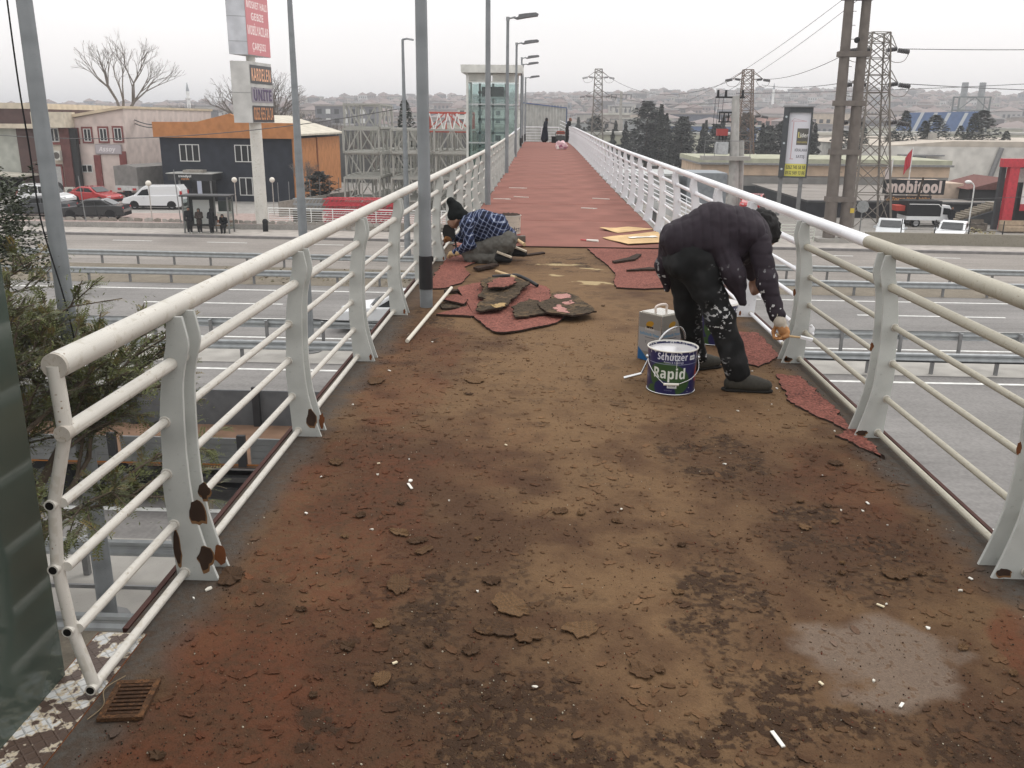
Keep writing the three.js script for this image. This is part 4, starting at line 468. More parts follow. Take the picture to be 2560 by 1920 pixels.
{
  const sm = mat([0.34, 0.345, 0.325], 0.75, 'speck', 1), protos = [truss('a', 2.75, 1.72, 5.5, 0.075, sm, 1), truss('b', 2.75, 1.72, 5.5, 0.075, sm, 2)];
  const colN = ['left', 'middle', 'right'], rowN = ['lowest', 'second', 'third', 'fourth', 'topmost']; const xs = [-15.6, -11.9, -8.55], rows = [5, 4, 4];
  for (let c = 0; c < 3; c++) for (let r = 0; r < rows[c]; r++) { const s = protos[(r + 1) % 2].clone(); s.name = numbered('crane_section'); s.position.set(xs[c] + [0.1, -0.05, 0.06, -0.03, 0.1][r], -6.35 + r * 1.83 + 0.15, -70 + [0, 0.2, -0.15, 0.1, 0][r]); scene.add(s); tag(s, `grey steel crane mast section, ${rowN[c ? Math.min(r, 3) : r]} of the ${colN[c]} stack in the yard`, 'crane section', 'stacked crane mast sections'); }
  for (let c = 0; c < 3; c++) for (let r = 0; r < 4; r++) { const s = protos[r % 2].clone(); s.name = numbered('crane_section'); s.position.set(xs[c] + 0.9, -6.35 + r * 1.83 + 0.15, -76.3); scene.add(s); tag(s, `grey steel crane mast section in the rear row, ${rowN[r]} behind the ${colN[c]} stack`, 'crane section', 'stacked crane mast sections'); }
  const rs = truss('r', 3.6, 1.4, 4.5, 0.07, M.orangeRed, 1); rs.name = numbered('crane_section'); rs.position.set(-9.5, 1.05 - 0.15, -70.3); scene.add(rs); tag(rs, 'red and white crane section lying on the right stack', 'crane section', 'stacked crane mast sections');
  const wl = mb(); for (let i = 0; i < 5; i++) wl.sq([0.2 + i * 0.7, 0.05, 0.03], [0.55 + i * 0.7, 1.35, 0.03], 0.07).sq([0.55 + i * 0.7, 1.35, 0.03], [0.9 + i * 0.7, 0.05, 0.03], 0.06); wl.build('white_lacing', M.white, rs);
  const pall = (x, y, z, n, m, l, w) => { const t = thing('truss_bundle', l, 'truss bundle', [x, y, z]); for (let i = 0; i < n; i++) { const yy = i * 0.42, b = mb(); for (const [cx, cy] of [[0, 0], [0, 0.36], [0.36, 0], [0.36, 0.36]]) b.bar([0, cy + yy, -cx - (i % 2) * 0.1], [w, cy + yy, -cx - (i % 2) * 0.1], 0.03, 0.03, 6); for (let k = 0; k < 8; k++) { const p = w * k / 8, q = w * (k + 1) / 8; b.bar([p, yy, 0], [q, yy + 0.36, 0], 0.02, 0.02, 5).bar([q, yy + 0.36, -0.36], [p, yy, -0.36], 0.02, 0.02, 5).bar([p, yy + 0.36, 0], [q, yy + 0.36, -0.36], 0.02, 0.02, 5); } b.build('truss', m, t); } };
  pall(-17.6, LY + 0.9, -62, 2, M.galv, 'bundle of grey trusses behind the white yard railing', 2.0); for (let k = 0; k < 4; k++) { pall(-15.5 + (k % 2) * 2.65, LY + 0.05, -62 - (k >> 1) * 1.2, 4, M.redPaint, ['red truss bundle beside the grey trusses in the yard', 'red truss bundle right of the first behind the yard railing', 'rear red truss bundle on the left', 'rear red truss bundle on the right'][k], 2.55); }
  const pl = mb(); pl.b2(-17.6, LY, -62.9, -15.8, LY + 0.85, -61.8); tag(pl.build('crate', mat([0.1, 0.09, 0.07], 0.9, 'grime', 0.7)), 'dark crate under the grey truss bundle', 'crate');
  const lw = mb(); lw.sq([-19.8, LY + 0.5, -66], [-15.8, LY + 0.75, -75], 0.15, 1.2); tag(lw.build('yard_wall', M.stone), 'low grey wall running back beside the orange side wall', 'wall'); for (let i = 0; i < 9; i++) { const p = mb(), tt = i / 8; p.bar([lerp(-19.8, -15.8, tt), LY + 1, lerp(-66, -75, tt)], [lerp(-19.8, -15.8, tt), LY + 2.5, lerp(-66, -75, tt)], 0.03, 0.03, 6); tag(p.build('fence_post', M.dkGalv), 'thin post of the yard fence beside the orange wall', 'post', 'yard fence posts'); }
}
{ const b = mb(); b.b2(-24, GY, -120, -8, 0.5, -104); tag(b.build('shed', mat([0.12, 0.12, 0.118], 0.8, 'grime', 4)), 'grey shed behind the stacked crane sections', 'building'); const c = mb(); c.b2(-46, GY, -128, -28, 0.2, -120); tag(c.build('shed', mat([0.22, 0.2, 0.17], 0.85, 'grime', 4)), 'brown grey shed behind the pale factory', 'building'); }

// ---------- lamp posts on the bridge ----------
{
  const ord = ['grey lamp post with black tape around its foot, nearest on the bridge', 'second lamp post on the left side of the bridge deck, its head above the picture', 'third lamp post on the bridge, first with its lamp head in view', 'fourth lamp post along the left of the bridge', 'fifth lamp post along the bridge, beside the far lift tower', 'sixth lamp post along the bridge, behind the lift tower corner', 'farthest lamp post at the end of the bridge'];
  [[-1.13, -8.42], [-1.2, -19.2], [-1.24, -30.4], [-1.26, -41.4], [-1.26, -52.4], [-1.3, -58.8], [-1.22, -65.2]].forEach(([x, z], i) => {
    const t = thing('bridge_lamp', ord[i], 'lamp post', [x + dkX(z), dkY(z), z], 0, 'lamp posts on the bridge deck'), H = i === 6 ? 4.35 : 4.86; const p = mb(); p.bar([0, 0, 0], [0, H, 0], 0.063, 0.047, 8); p.build('pole', M.poleGrey, t);
    const c = mb(); c.bar([0, H - 0.08, 0], [0, H + 0.04, 0], 0.06, 0.06, 8); c.build('collar', M.galv, t); const a = mb(); a.bar([0, H - 0.02, 0], [0.25, H + 0.04, 0], 0.03, 0.03, 8); a.build('arm', M.galv, t);
    const h = mb(); h.poly([[0.2, 0], [0.34, 0.03], [0.36, 0.1], [0.55, 0.13], [0.9, 0.16], [0.97, 0.12], [0.95, 0.07], [0.6, 0.02], [0.3, -0.03]], 0.18, new THREE.Matrix4().makeTranslation(0, H + 0.0, -0.09), 0.012); h.build('lamp_head', mat([0.14, 0.145, 0.15], 0.5, 'grime', 0.5), t);
    if (i === 0) { const k = mb(); k.bar([0, 0.18, 0], [0, 0.5, 0], 0.067, 0.0655, 16); k.build('tape', M.tape, t); const k2 = mb(); k2.box(0.066, 0.47, 0, 0.02, 0.05, 0.03); k2.build('tape_end', M.tape, t); } else if (i > 3) { const k = mb(); k.bar([0, 0.1, 0], [0, 0.55, 0], 0.067, 0.066, 12); k.build('tape', M.tape, t); }
  });
}
// ---------- far lift tower, end of the bridge ----------
{
  const t = thing('lift_tower', 'glass lift tower with white louvres and flat roof at the far left of the bridge', 'lift tower', [-4.28 - 0.2, 0, -52]), W = 2.75, D = 2.6, cr = mat([0.6, 0.6, 0.56], 0.5, 'grime', 2), st = mat([0.4, 0.42, 0.42], 0.5, 'grime', 2);
  const r = mb(); r.poly([[-0.3, 4.3], [W + 0.3, 4.3], [W + 0.34, 4.42], [W + 0.34, 4.72], [-0.34, 4.72], [-0.34, 4.42]], D + 0.6, new THREE.Matrix4().makeTranslation(0, 0, -D - 0.3)); r.build('roof', cr, t);
  for (const [x, z] of [[0, 0], [W, 0], [0, -D], [W, -D]]) { const p = mb(); p.b2(x - 0.06, -5.8, z - 0.06, x + 0.06, 4.3, z + 0.06); p.build('corner_post', cr, t); }
  for (const y of [-3.6, -1.6, 0.5, 2.6, 3.8]) { const b = mb(); b.b2(0.061, y, -0.05, W - 0.061, y + 0.06, 0.05).b2(W - 0.05, y, -D + 0.061, W + 0.05, y + 0.06, -0.061).b2(-0.05, y, -D + 0.061, 0.05, y + 0.06, -0.061); b.build('crossbar', y > 3 ? cr : st, t); }
  for (let k = 0; k < 2; k++) for (let i = 0; i < 9; i++) { if (i === 0) { const lb = mb(); lb.b2(0.08 + k * 1.33, 3.86, -0.06, 1.34 + k * 1.33, 4.3, -0.04); lb.build('louvre_backing', mat([0.22, 0.22, 0.2], 0.8), t); } const l = mb(); l.box(0.7 + k * 1.35, 3.9 + i * 0.045, 0.02, 1.24, 0.03, 0.05, 0, 0, 0.5); l.build('louvre', cr, t); const l2 = mb(); l2.box(W - 0.02, 3.9 + i * 0.045, -0.68 - k * 1.25, 0.05, 0.03, 1.1, 0, 0.5); l2.build('louvre', cr, t); }
  const ys = [[-5.7, -3.6], [-3.54, -1.6], [-1.54, 0.5], [0.56, 2.6], [2.66, 3.8]]; for (const [a, b] of ys) { for (const [x0, x1] of [[0.065, 0.3], [0.32, 1.36], [1.38, W - 0.065]]) { const g = mb(); g.b2(x0, a, -0.01, x1, b, 0.01); g.build('pane', M.glassG, t); } for (const x of [0, W]) { const g = mb(); g.b2(x - 0.01, a, -D + 0.065, x + 0.01, b, -0.065); g.build('pane', M.glassG, t); } const g = mb(); g.b2(0.065, a, -D - 0.01, W - 0.065, b, -D + 0.01); g.build('pane', M.glassG, t); }
  const inr = mb(); for (const x of [0.6, 1.37, 2.1]) inr.b2(x - 0.06, -5.8, -1.6, x + 0.06, 3.8, -1.5); for (let y = -5; y < 3.8; y += 0.75) inr.b2(0.5, y, -1.62, 2.2, y + 0.13, -1.5); inr.build('guide_frame', mat([0.25, 0.28, 0.28], 0.6, 'grime', 1), t); const car = mb(); car.b2(0.75, 3.0, -2.0, 2.0, 3.6, -0.8); car.build('machine_box', mat([0.03, 0.04, 0.042], 0.6), t); const ca2 = mb(); ca2.b2(0.5, 2.95, -0.39, 2.25, 3.05, -0.33); ca2.build('beam', mat([0.4, 0.42, 0.42], 0.5), t);
  // stair enclosure of corrugated sheets
  const c = thing('corrugated_wall', 'tall corrugated metal wall with a blue cap at the far end of the bridge', 'wall', [0, 0, -68.2]); const cm = mat([0.42, 0.42, 0.4], 0.5, 'grime', 1.5, { metalness: 0.25 });
  for (let i = 0; i < 15; i++) { const x = -1.75 + i * 0.215, top = 3.0 - i * 0.024, b = mb(); b.poly([[0, 0], [0.05, 0], [0.07, 0.06], [0.145, 0.06], [0.165, 0], [0.213, 0], [0.213, 0.012], [0.17, 0.012], [0.15, 0.072], [0.065, 0.072], [0.045, 0.012], [0, 0.012]].map(p => [p[0], -p[1]]), 7, new THREE.Matrix4().makeRotationX(-Math.PI / 2).setPosition(x, top - 7, 0)); b.build('panel', cm, c); }
  const cap = mb(); cap.sq([-1.85, 3.05, 0.04], [1.5, 2.7, 0.04], 0.14, 0.07); cap.build('cap', mat([0.09, 0.14, 0.26], 0.5), c); const sd = mb(); sd.b2(1.47, -4, -6, 1.5, 2.66, 0); sd.build('side_sheet', cm, c); const ed = mb(); ed.b2(1.45, -4, 0, 1.53, 2.66, 0.08); ed.build('edge_trim', mat([0.1, 0.13, 0.2], 0.5), c);
  const e = thing('end_railing', 'white pipe railing across the far end of the bridge', 'railing', [-0.29, 0.3, -65.9]); for (let i = 0; i < 6; i++) { const b = mb(); b.bar([-1.3, 0.08 + i * 0.19, 0], [1.2, 0.08 + i * 0.19, 0], i > 4 ? 0.035 : 0.02, undefined, 8); b.build('rail', M.newWhite, e); } for (const x of [-1.3, -0.05, 1.2]) { const b = mb(); b.b2(x - 0.03, 0, -0.03, x + 0.03, 1.05, 0.03); b.build('post', M.newWhite, e); } for (let i = 0; i < 4; i++) { const b = mb(); b.bar([1.3, 1.5 - i * 0.25, -1.6], [2.6, 0.95 - i * 0.25, -0.2], 0.022, 0.022, 8); b.build('sloping_rail', M.newWhite, e); }
  const ld = mb(); ld.b2(DXL - .3, -0.2, -69.5, DXR + 0.4, 0.28, -66); tag(ld.build('landing', M.concrete), 'concrete landing at the far end of the bridge', 'landing');
  // piers
  for (const [z, l] of [[-29, 'concrete bridge pier standing in the central strip'], [-58.4, 'concrete bridge pier beside the far pavement'], [-12.4, 'concrete bridge pier beside the near pavement']]) { const p = mb(); p.b2(-0.2, GY, z - 0.35, 0.8, -1.3 + dkY(z), z + 0.35).b2(-1, -1.6 + dkY(z), z - 0.4, 1.6, -1.3 + dkY(z), z + 0.4); tag(p.build('bridge_pier', M.concrete), l, 'pier'); }
}
{ // generator, box and bag at the far end
  const g = thing('generator', 'portable generator with a red tank at the far end of the bridge', 'generator', [1.0, dkY(-63.2) + 0.02, -63.2]), gm = mat([0.05, 0.06, 0.06], 0.6);
  const f = mb(); for (const z of [-0.25, 0.25]) for (const x of [-0.34, 0.34]) f.bar([x, 0.05, z], [x, 0.68, z], 0.02, undefined, 8); for (const z of [-0.25, 0.25]) f.bar([-0.34, 0.06, z], [0.34, 0.06, z], 0.02).bar([-0.34, 0.68, z], [0.34, 0.68, z], 0.02); f.build('frame', M.black, g); const tk = mb(); tk.add(new THREE.BoxGeometry(0.6, 0.16, 0.46), new THREE.Matrix4().makeTranslation(0, 0.66, 0)).box(0, 0.77, 0, 0.5, 0.06, 0.38); tk.build('tank', mat([0.3, 0.07, 0.04], 0.4), g); const en = mb(); en.box(-0.1, 0.3, 0, 0.4, 0.4, 0.38); en.bar([0.1, 0.3, 0], [0.3, 0.3, 0], 0.17, 0.17, 14); en.build('engine', gm, g); for (const z of [-0.3, 0.3]) { const w = mesh('wheel', tyreG, M.tyre, g, [-0.25, 0.12, z]); w.scale.setScalar(0.36); }
  const b = mb(); b.box(0.55, dkY(-63) + 0.22, -63.3, 0.34, 0.4, 0.3).box(0.55, dkY(-63) + 0.43, -63.3, 0.38, 0.04, 0.34); tag(b.build('tool_box', M.blackRough), 'small dark box beside the generator', 'box');
  const bag = thing('plastic_bag', 'crumpled pink and white bag on the far red deck', 'bag', [0.86, dkY(-50.5) + 0.02, -50.5]); const bg = new THREE.IcosahedronGeometry(0.3, 3), p = bg.attributes.position; for (let i = 0; i < p.count; i++) { const x = p.getX(i), y = p.getY(i), z = p.getZ(i), n = 0.7 + 0.7 * vn3(x * 9 + 5, y * 9, z * 9); p.setXYZ(i, x * 1.1 * n, Math.max(0, (y + 0.2) * 0.85 * n), z * n); } bg.computeVertexNormals(); mesh('bag_body', bg, mat([0.62, 0.42, 0.45], 0.4), bag); const pr = mb(); pr.box(-0.05, 0.17, 0.28, 0.2, 0.14, 0.02, 0, 0.5).box(0.2, 0.1, 0.28, 0.16, 0.06, 0.02); pr.build('print', mat([0.3, 0.1, 0.16], 0.5), bag); const wp = mb(); wp.box(-0.18, 0.12, 0.27, 0.16, 0.16, 0.03, 0, -0.3); wp.build('print', M.chipWhite, bag);
}
// ---------- stair flight down from the bridge on the right ----------
{
  const t = thing('stair_flight', 'steel stair with white pipe railings descending right of the bridge', 'stairs', [0, 0, -45]), A = [3.2, -0.2], B = [11.2, -4.1];
  const s = mb(); s.poly([[A[0], A[1] - 1.0], [B[0], B[1] - 1.05], [B[0], B[1] - 0.7], [A[0], A[1] - 0.65]], 0.12, new THREE.Matrix4().makeTranslation(0, 0, 0.9)).poly([[A[0], A[1] - 1.0], [B[0], B[1] - 1.05], [B[0], B[1] - 0.7], [A[0], A[1] - 0.65]], 0.12, new THREE.Matrix4().makeTranslation(0, 0, -0.9)); s.build('stringer', mat([0.45, 0.45, 0.44], 0.6, 'grime', 2), t);
  for (let i = 0; i < 24; i++) { const q = mb(), k = i / 24; q.box(lerp(A[0], B[0], k), lerp(A[1], B[1], k) - 0.72, 0.06, 0.34, 0.05, 1.75); q.build('step', M.concrete, t); }
  for (const z of [1.0, -0.85]) for (let i = 0; i < 5; i++) { const b = mb(); b.bar([A[0], A[1] + 0.3 - i * 0.2, z], [B[0], B[1] + 0.3 - i * 0.2, z], i ? 0.018 : 0.035, undefined, 8); b.build('rail', M.newWhite, t); } for (const z of [1, -0.85]) for (let i = 0; i <= 6; i++) { const b = mb(), x = lerp(A[0], B[0], i / 6), y = lerp(A[1], B[1], i / 6); b.bar([x, y - 0.8, z], [x, y + 0.3, z], 0.03, 0.03, 8); b.build('post', M.newWhite, t); }
  const pf = mb(); pf.b2(1.9, -1.1, -1.2, 3.3, -0.95, 1.3); pf.build('platform', M.concrete, t); const lg = mb(); lg.b2(5.4, GY, -0.2, 5.6, -2.0, 0.2); lg.build('support_column', M.dkGalv, t); const lg2 = mb(); lg2.b2(9.4, GY, -0.2, 9.6, -4.0, 0.2); lg2.build('support_column', M.dkGalv, t);
}
// ---------- right hand side: masts ----------
{
  const t = thing('twin_pole', 'pair of tall concrete utility poles joined by short beams', 'utility pole', [0, GY, -59]), cm = mat([0.15, 0.13, 0.115], 0.9, 'grime', 2);
  for (const [x0, x1] of [[18.72, 18.3], [19.75, 19.35]]) { const p = mb(); p.bar([x0, 0, 0], [x1, 17.5, 0], 0.4, 0.26, 16); p.build('pole', cm, t); } for (const y of [15, 11.73, 8.82, 5.85, 2.88]) { const b = mb(), xm = 19.25 - 0.4 * y / 17; b.box(xm, y, 0, 1.85, 0.32, 0.75); b.build('beam', cm, t); } const f = mb(); f.box(19.25, 0.2, 0, 2.8, 0.4, 1.4); f.build('footing', M.concrete, t);
  const pl = mb(); pl.box(19.9, 2.2, 0.42, 0.25, 0.3, 0.02); pl.build('yellow_plate', mat([0.55, 0.4, 0.05], 0.5), t); for (let i = 0; i < 16; i++) { const rg = mb(); rg.bar([18.95 - 0.4 * (3 + i * 0.8) / 17, 3 + i * 0.8, 0], [19.2 - 0.4 * (3 + i * 0.8) / 17, 3 + i * 0.8, 0.05], 0.02, undefined, 5); rg.build('climbing_peg', M.dkGalv, t); } const ins = mb(); ins.sph(18.2, 15.5, 0.5, 0.22).sph(19.9, 15.4, 0.5, 0.22).sph(18.9, 12.5, 0.6, 0.18); ins.build('insulators', M.blackRough, t);
}
function pylon(label, x, z, w0, w1, H, waist, arms, lean, m, rot = 0) {
  const t = thing('lattice_pylon', label, 'pylon', [x, GY, z], rot, 'lattice power pylons'); const wAt = y => y < waist ? lerp(w0, w1 * 1.35, y / waist) : lerp(w1 * 1.35, w1, (y - waist) / (H - waist)), ox = y => lean * y / H;
  const P = (i, y) => { const w = wAt(y) / 2; return [ox(y) + [-w, w, w, -w][i], y, [w, w, -w, -w][i]]; };
  for (let i = 0; i < 4; i++) { const b = mb(); b.sq(P(i, 0), P(i, waist), 0.13).sq(P(i, waist), P(i, H), 0.1); b.build('leg', m, t); }
  const br = mb(); let y = 0; while (y < H - 0.3) { const s = Math.min(y < waist ? wAt(y) * 0.85 : wAt(y) * 0.75, H - y), y2 = y + s; for (let i = 0; i < 4; i++) { const j = (i + 1) % 4; br.bar(P(i, y), P(j, y2), 0.035, undefined, 4).bar(P(j, y), P(i, y2), 0.035, undefined, 4); br.bar(P(i, y2), P(j, y2), 0.03, undefined, 4); } y = y2; } br.build('bracing', m, t);
  for (const [ay, al] of arms) for (const s of [-1, 1]) { const a = mb(), w = wAt(ay) / 2, tip = [ox(ay) + s * (w + al), ay - 0.1, 0]; for (const zz of [-w, w]) a.bar([ox(ay) + s * w, ay - 0.15, zz], tip, 0.04, undefined, 5).bar([ox(ay) + s * w, ay + 0.75, zz], tip, 0.035, undefined, 5); a.build('cross_arm', m, t); const n = mb(); for (let k = 0; k < 6; k++) n.bar([tip[0] + s * (0.05 + k * 0.14), tip[1] - 0.1 - k * 0.02, 0.1], [tip[0] + s * (0.13 + k * 0.14), tip[1] - 0.12 - k * 0.02, 0.1], 0.17, 0.17, 10); for (let k = 0; k < 5; k++) n.bar([tip[0] - s * (0.3 + k * 0.14), tip[1] - 0.05 - k * 0.02, 0.5], [tip[0] - s * (0.22 + k * 0.14), tip[1] - 0.05 - k * 0.02, 0.5], 0.16, 0.16, 10); n.build('insulator', mat([0.035, 0.03, 0.032], 0.4), t); const lp = mb(); lp.tube([[tip[0] + s * 0.9, tip[1] - 0.2, 0.1], [tip[0] + s * 0.5, tip[1] - 0.85, 0.2], [tip[0] - s * 0.4, tip[1] - 0.9, 0.4], [tip[0] - s * 1.0, tip[1] - 0.2, 0.5]], 0.025, 5); lp.build('jumper_wire', mat([0.2, 0.18, 0.16], 0.7), t); }
  return t;
}
const pyM = mat([0.17, 0.15, 0.13], 0.7, 'grime', 2), pyR = mat([0.15, 0.105, 0.08], 0.75, 'grime', 2);
pylon('rusty lattice pylon just behind the twin concrete poles', 24.9, -70, 2.9, 1.3, 14.0, 8.6, [[13.0, 0.75], [10.6, 0.9], [7.9, 0.9]], -0.75, pyM); pylon('lattice pylon behind the pole mounted transformer', 25.5, -118, 2.7, 1.15, 14.0, 8.4, [[13.0, 1.3], [8.6, 1.2]], -0.35, pyR); pylon('farthest lattice pylon above the right railing', 8.9, -160, 2.6, 1.2, 16.2, 9, [[15.0, 1.2], [11.9, 1.5], [7.6, 1.4]], -0.15, pyM);
{ const t = thing('power_mast', 'second thinner pylon with three crossbars behind the farthest pylon', 'pylon', [15.2, GY, -190]); const b = mb(); b.bar([0, 0, 0], [0, 13.5, 0], 0.35, 0.25, 10); b.build('pole', M.concrete, t); for (const y of [12.8, 10.4, 8]) { const a = mb(); a.b2(-2.2, y, -0.1, 2.2, y + 0.18, 0.1); for (const x of [-2, -1, 1, 2]) a.bar([x, y, 0], [x, y - 0.7, 0], 0.12, 0.12, 8); a.build('cross_arm', M.dkGalv, t); } }
{ // transformer pole
  const t = thing('transformer_pole', 'thick concrete pole carrying a grey transformer and a red cover', 'utility pole', [0, GY, -84]); const p = mb(); p.bar([17.5, 0, 0], [17.0, 9.9, 0], 0.5, 0.33, 14); p.build('pole', mat([0.4, 0.39, 0.37], 0.85, 'grime', 2), t); const p2 = mb(); p2.bar([18.3, 0, -1], [18.0, 6, -1], 0.35, 0.3, 12); p2.build('pole', mat([0.38, 0.37, 0.35], 0.85, 'grime', 2), t); const pf = mb(); pf.b2(14.3, 4.3, -0.9, 18.6, 4.65, 0.9); pf.build('platform', M.concrete, t); const tb = mb(); tb.box(16.1, 5.35, 0, 1.0, 1.1, 0.9).box(16.1, 5.3, 0.5, 0.8, 0.9, 0.12).box(15.52, 5.35, 0, 0.1, 0.9, 0.7); tb.build('transformer', mat([0.45, 0.46, 0.47], 0.5, 'grime', 1), t); const rc = mb(); rc.box(16.0, 6.75, 0, 0.95, 0.6, 0.7); rc.build('red_cover', mat([0.33, 0.05, 0.045], 0.7), t); const bs = mb(); for (const x of [15.8, 16.1, 16.4]) bs.bar([x, 5.9, 0], [x, 6.45, 0], 0.08, 0.06, 8); bs.build('bushings', M.blackRough, t); const rl = mb(); for (const x of [14.4, 15.3, 18.5]) rl.bar([x, 4.65, 0.85], [x, 6, 0.85], 0.03, undefined, 6); rl.bar([14.4, 6, 0.85], [18.5, 6, 0.85], 0.03, undefined, 6); rl.build('handrail', M.dkGalv, t); const ca = mb(); ca.b2(15.2, 9.7, -0.1, 17.8, 9.85, 0.1).b2(15.6, 8.4, -0.1, 17.4, 8.55, 0.1).b2(15.6, 7.6, -0.1, 17.4, 7.7, 0.1); for (const x of [15.4, 16.1, 17.6]) ca.bar([x, 9.85, 0], [x, 10.4, 0], 0.12, 0.1, 8); for (const x of [15.65, 16.05, 16.45]) ca.bar([x, 7.6, 0.1], [x, 8.5, 0.15], 0.06, 0.06, 8); for (const x of [15.2, 15.5, 15.9]) ca.bar([x, 9.8, 0.1], [x - 0.1, 6.6, 0.1], 0.02, undefined, 5); ca.build('switch_gear', M.blackRough, t);
}
{ // billboard
  const t = thing('billboard', 'tall narrow billboard with a crane rental poster and phone numbers', 'billboard', [20.0, GY, -77], -0.28); const f = mb(); f.b2(-0.35, 3.2, -0.45, 0.12, 8.85, 0.25).b2(0.1, 8.45, -0.2, 1.95, 8.85, 0.12).b2(1.82, 3.2, -0.2, 1.95, 8.45, 0.12).b2(0.12, 3.2, -0.3, 1.82, 8.45, -0.1).b2(0.12, 3.2, -0.1, 1.82, 3.32, 0.12); f.build('frame', mat([0.045, 0.05, 0.055], 0.6, 'grime', 1), t); const tp = mb(); tp.b2(-0.45, 8.86, -0.5, 2.05, 8.93, 0.3); tp.build('cap', M.dkGalv, t); for (const x of [-0.12, 1.5]) { const l = mb(); l.b2(x - 0.17, 0, -0.3, x + 0.17, 3.19, 0.0); l.build('leg', M.dkGalv, t); } for (const y of [3.9, 6, 8.1]) { const l = mb(); l.bar([-0.12, y, 0.25], [-0.12, y, 0.27], 0.09, 0.09, 12); l.build('bolt', mat([0.5, 0.55, 0.58], 0.4), t); }
  panel('poster', 1.7, 5.12, ctex(340, 1024, (x, w, h) => { x.fillStyle = '#dcdbe2'; x.fillRect(0, 0, w, h); x.fillStyle = '#c9a2a8'; x.fillRect(70, 150, 14, 590); x.fillRect(40, 130, 240, 10); x.fillRect(60, 735, 60, 14); x.strokeStyle = '#b98d93'; x.lineWidth = 5; x.beginPath(); x.moveTo(40, 140); x.lineTo(78, 95); x.lineTo(280, 138); x.stroke(); x.fillStyle = '#55524c'; x.fillRect(145, 250, 180, 265); x.fillStyle = '#c9c07a'; x.font = 'bold 130px sans-serif'; x.fillText('L', 150, 400); x.fillStyle = '#e8e6df'; x.font = 'bold 88px sans-serif'; x.fillText('ider', 195, 392, 130); x.fillStyle = '#b7a75c'; x.font = 'bold 40px sans-serif'; x.fillText('PREFABRİK', 152, 485, 165); x.fillStyle = '#4d4c58'; x.font = 'bold 62px sans-serif'; x.fillText('KİRALAMA', 130, 620, 200); x.fillText('SATIŞ', 160, 725, 140); x.fillStyle = '#d8cf5e'; x.fillRect(0, 820, w, 204); x.fillStyle = '#33322c'; x.font = 'bold 78px sans-serif'; x.fillText('0262 745 58 58', 15, 905, 310); x.fillText('0532 569 13 86', 15, 995, 310); }), t, [0.97, 5.88, -0.09]);
}
// ---------- right hand buildings ----------
function blockB(name, label, cat, x0, y0, z0, x1, y1, z1, m, roof) { const t = thing(name, label, cat, [0, 0, 0]); const b = mb(); b.b2(x0, y0, z0, x1, y1, z1); b.build('wall', m, t); if (roof) { const r = mb(); r.b2(x0 - 0.3, y1, z0 - 0.3, x1 + 0.3, y1 + (roof.h || 0.3), z1 + 0.3); r.build('roof', roof.m, t); } return t; }
const tanW = mat([0.5, 0.38, 0.28], 0.85, 'grime', 5), greyW = mat([0.25, 0.24, 0.225], 0.9, 'grime', 4), dkW = mat([0.06, 0.062, 0.066], 0.9, 'grime', 4), whW = mat([0.56, 0.54, 0.5], 0.85, 'grime', 6), roofG = mat([0.36, 0.36, 0.27], 0.85, 'grime', 5);
{ const t = thing('long_shed', 'long low shed with a tan and grey front right of the bridge', 'building', [0, 0, 0]); const a = mb(); a.b2(16.7, GY, -112, 43, -3.6, -98); a.build('wall', greyW, t); const b = mb(); b.b2(16.7, -3.6, -112, 43, -2.5, -97.9); b.build('wall', tanW, t, 'tan upper wall band'); const g = mb(); g.b2(16.4, -2.5, -112, 43.2, -2.3, -97.4); g.build('gutter', M.dkGalv, t); const r = mb(); r.poly([[16.4, -2.3], [43.2, -2.3], [43.2, -1.85], [16.4, -1.85]], 14, new THREE.Matrix4().makeTranslation(0, 0, -112)); r.build('roof', roofG, t); const d = mb(); d.b2(20, GY, -97.99, 42, -4.7, -97.9); d.build('wall', dkW, t, 'dark lower wall'); const s = mb(); s.b2(13.8, GY, -94, 17.6, -2.9, -88); s.build('annex', mat([0.25, 0.27, 0.29], 0.8, 'grime', 2), t); }
blockB('storage_shed', 'blue grey annex roof left of the long shed', 'building', 4, GY, -96, 13, -3.2, -88, mat([0.33, 0.34, 0.33], 0.85, 'grime', 3), { m: mat([0.4, 0.41, 0.4], 0.7, 'grime', 3), h: 0.2 });
{ const t = thing('warehouse', 'large white warehouse with a wide low roof at the right', 'building', [0, 0, 0]); const w = mb(); w.b2(47.5, GY, -175, 110, -1.1, -130); w.build('wall', whW, t); const r = mb(); r.poly([[47.2, -1.12], [57, -0.35], [110, -0.3], [110, -1.12]], 46, new THREE.Matrix4().makeTranslation(0, 0, -176)); r.build('roof', mat([0.45, 0.4, 0.34], 0.85, 'grime', 6), t); const d = mb(); d.b2(50, -3.9, -130.02, 53.5, -2.4, -129.9); d.build('doorway', mat([0.3, 0.32, 0.35], 0.7), t); const dd = mb(); dd.b2(51.2, -3.9, -129.89, 52, -2.5, -129.85); dd.build('door', dkW, t); const cn = mb(); cn.b2(49.5, -2.4, -130, 55.5, -2.2, -128.6); cn.build('canopy', M.dkGalv, t); const dp = mb(); dp.bar([62.5, GY, -129.6], [63.6, -1.2, -129.6], 0.35, 0.35, 10); dp.build('duct', M.dkGalv, t); const ch = mb(); ch.b2(57.5, -0.5, -140, 58.4, 0.6, -139).bar([55, -0.5, -138], [55, 0.3, -138], 0.12); ch.build('roof_vent', M.concrete, t); const rr2 = mb(); rr2.poly([[66, -0.8], [78, 0.3], [110, 0.8], [110, -0.8]], 12, new THREE.Matrix4().makeTranslation(0, 0, -126)); rr2.build('roof', mat([0.42, 0.37, 0.3], 0.85, 'grime', 5), t); }
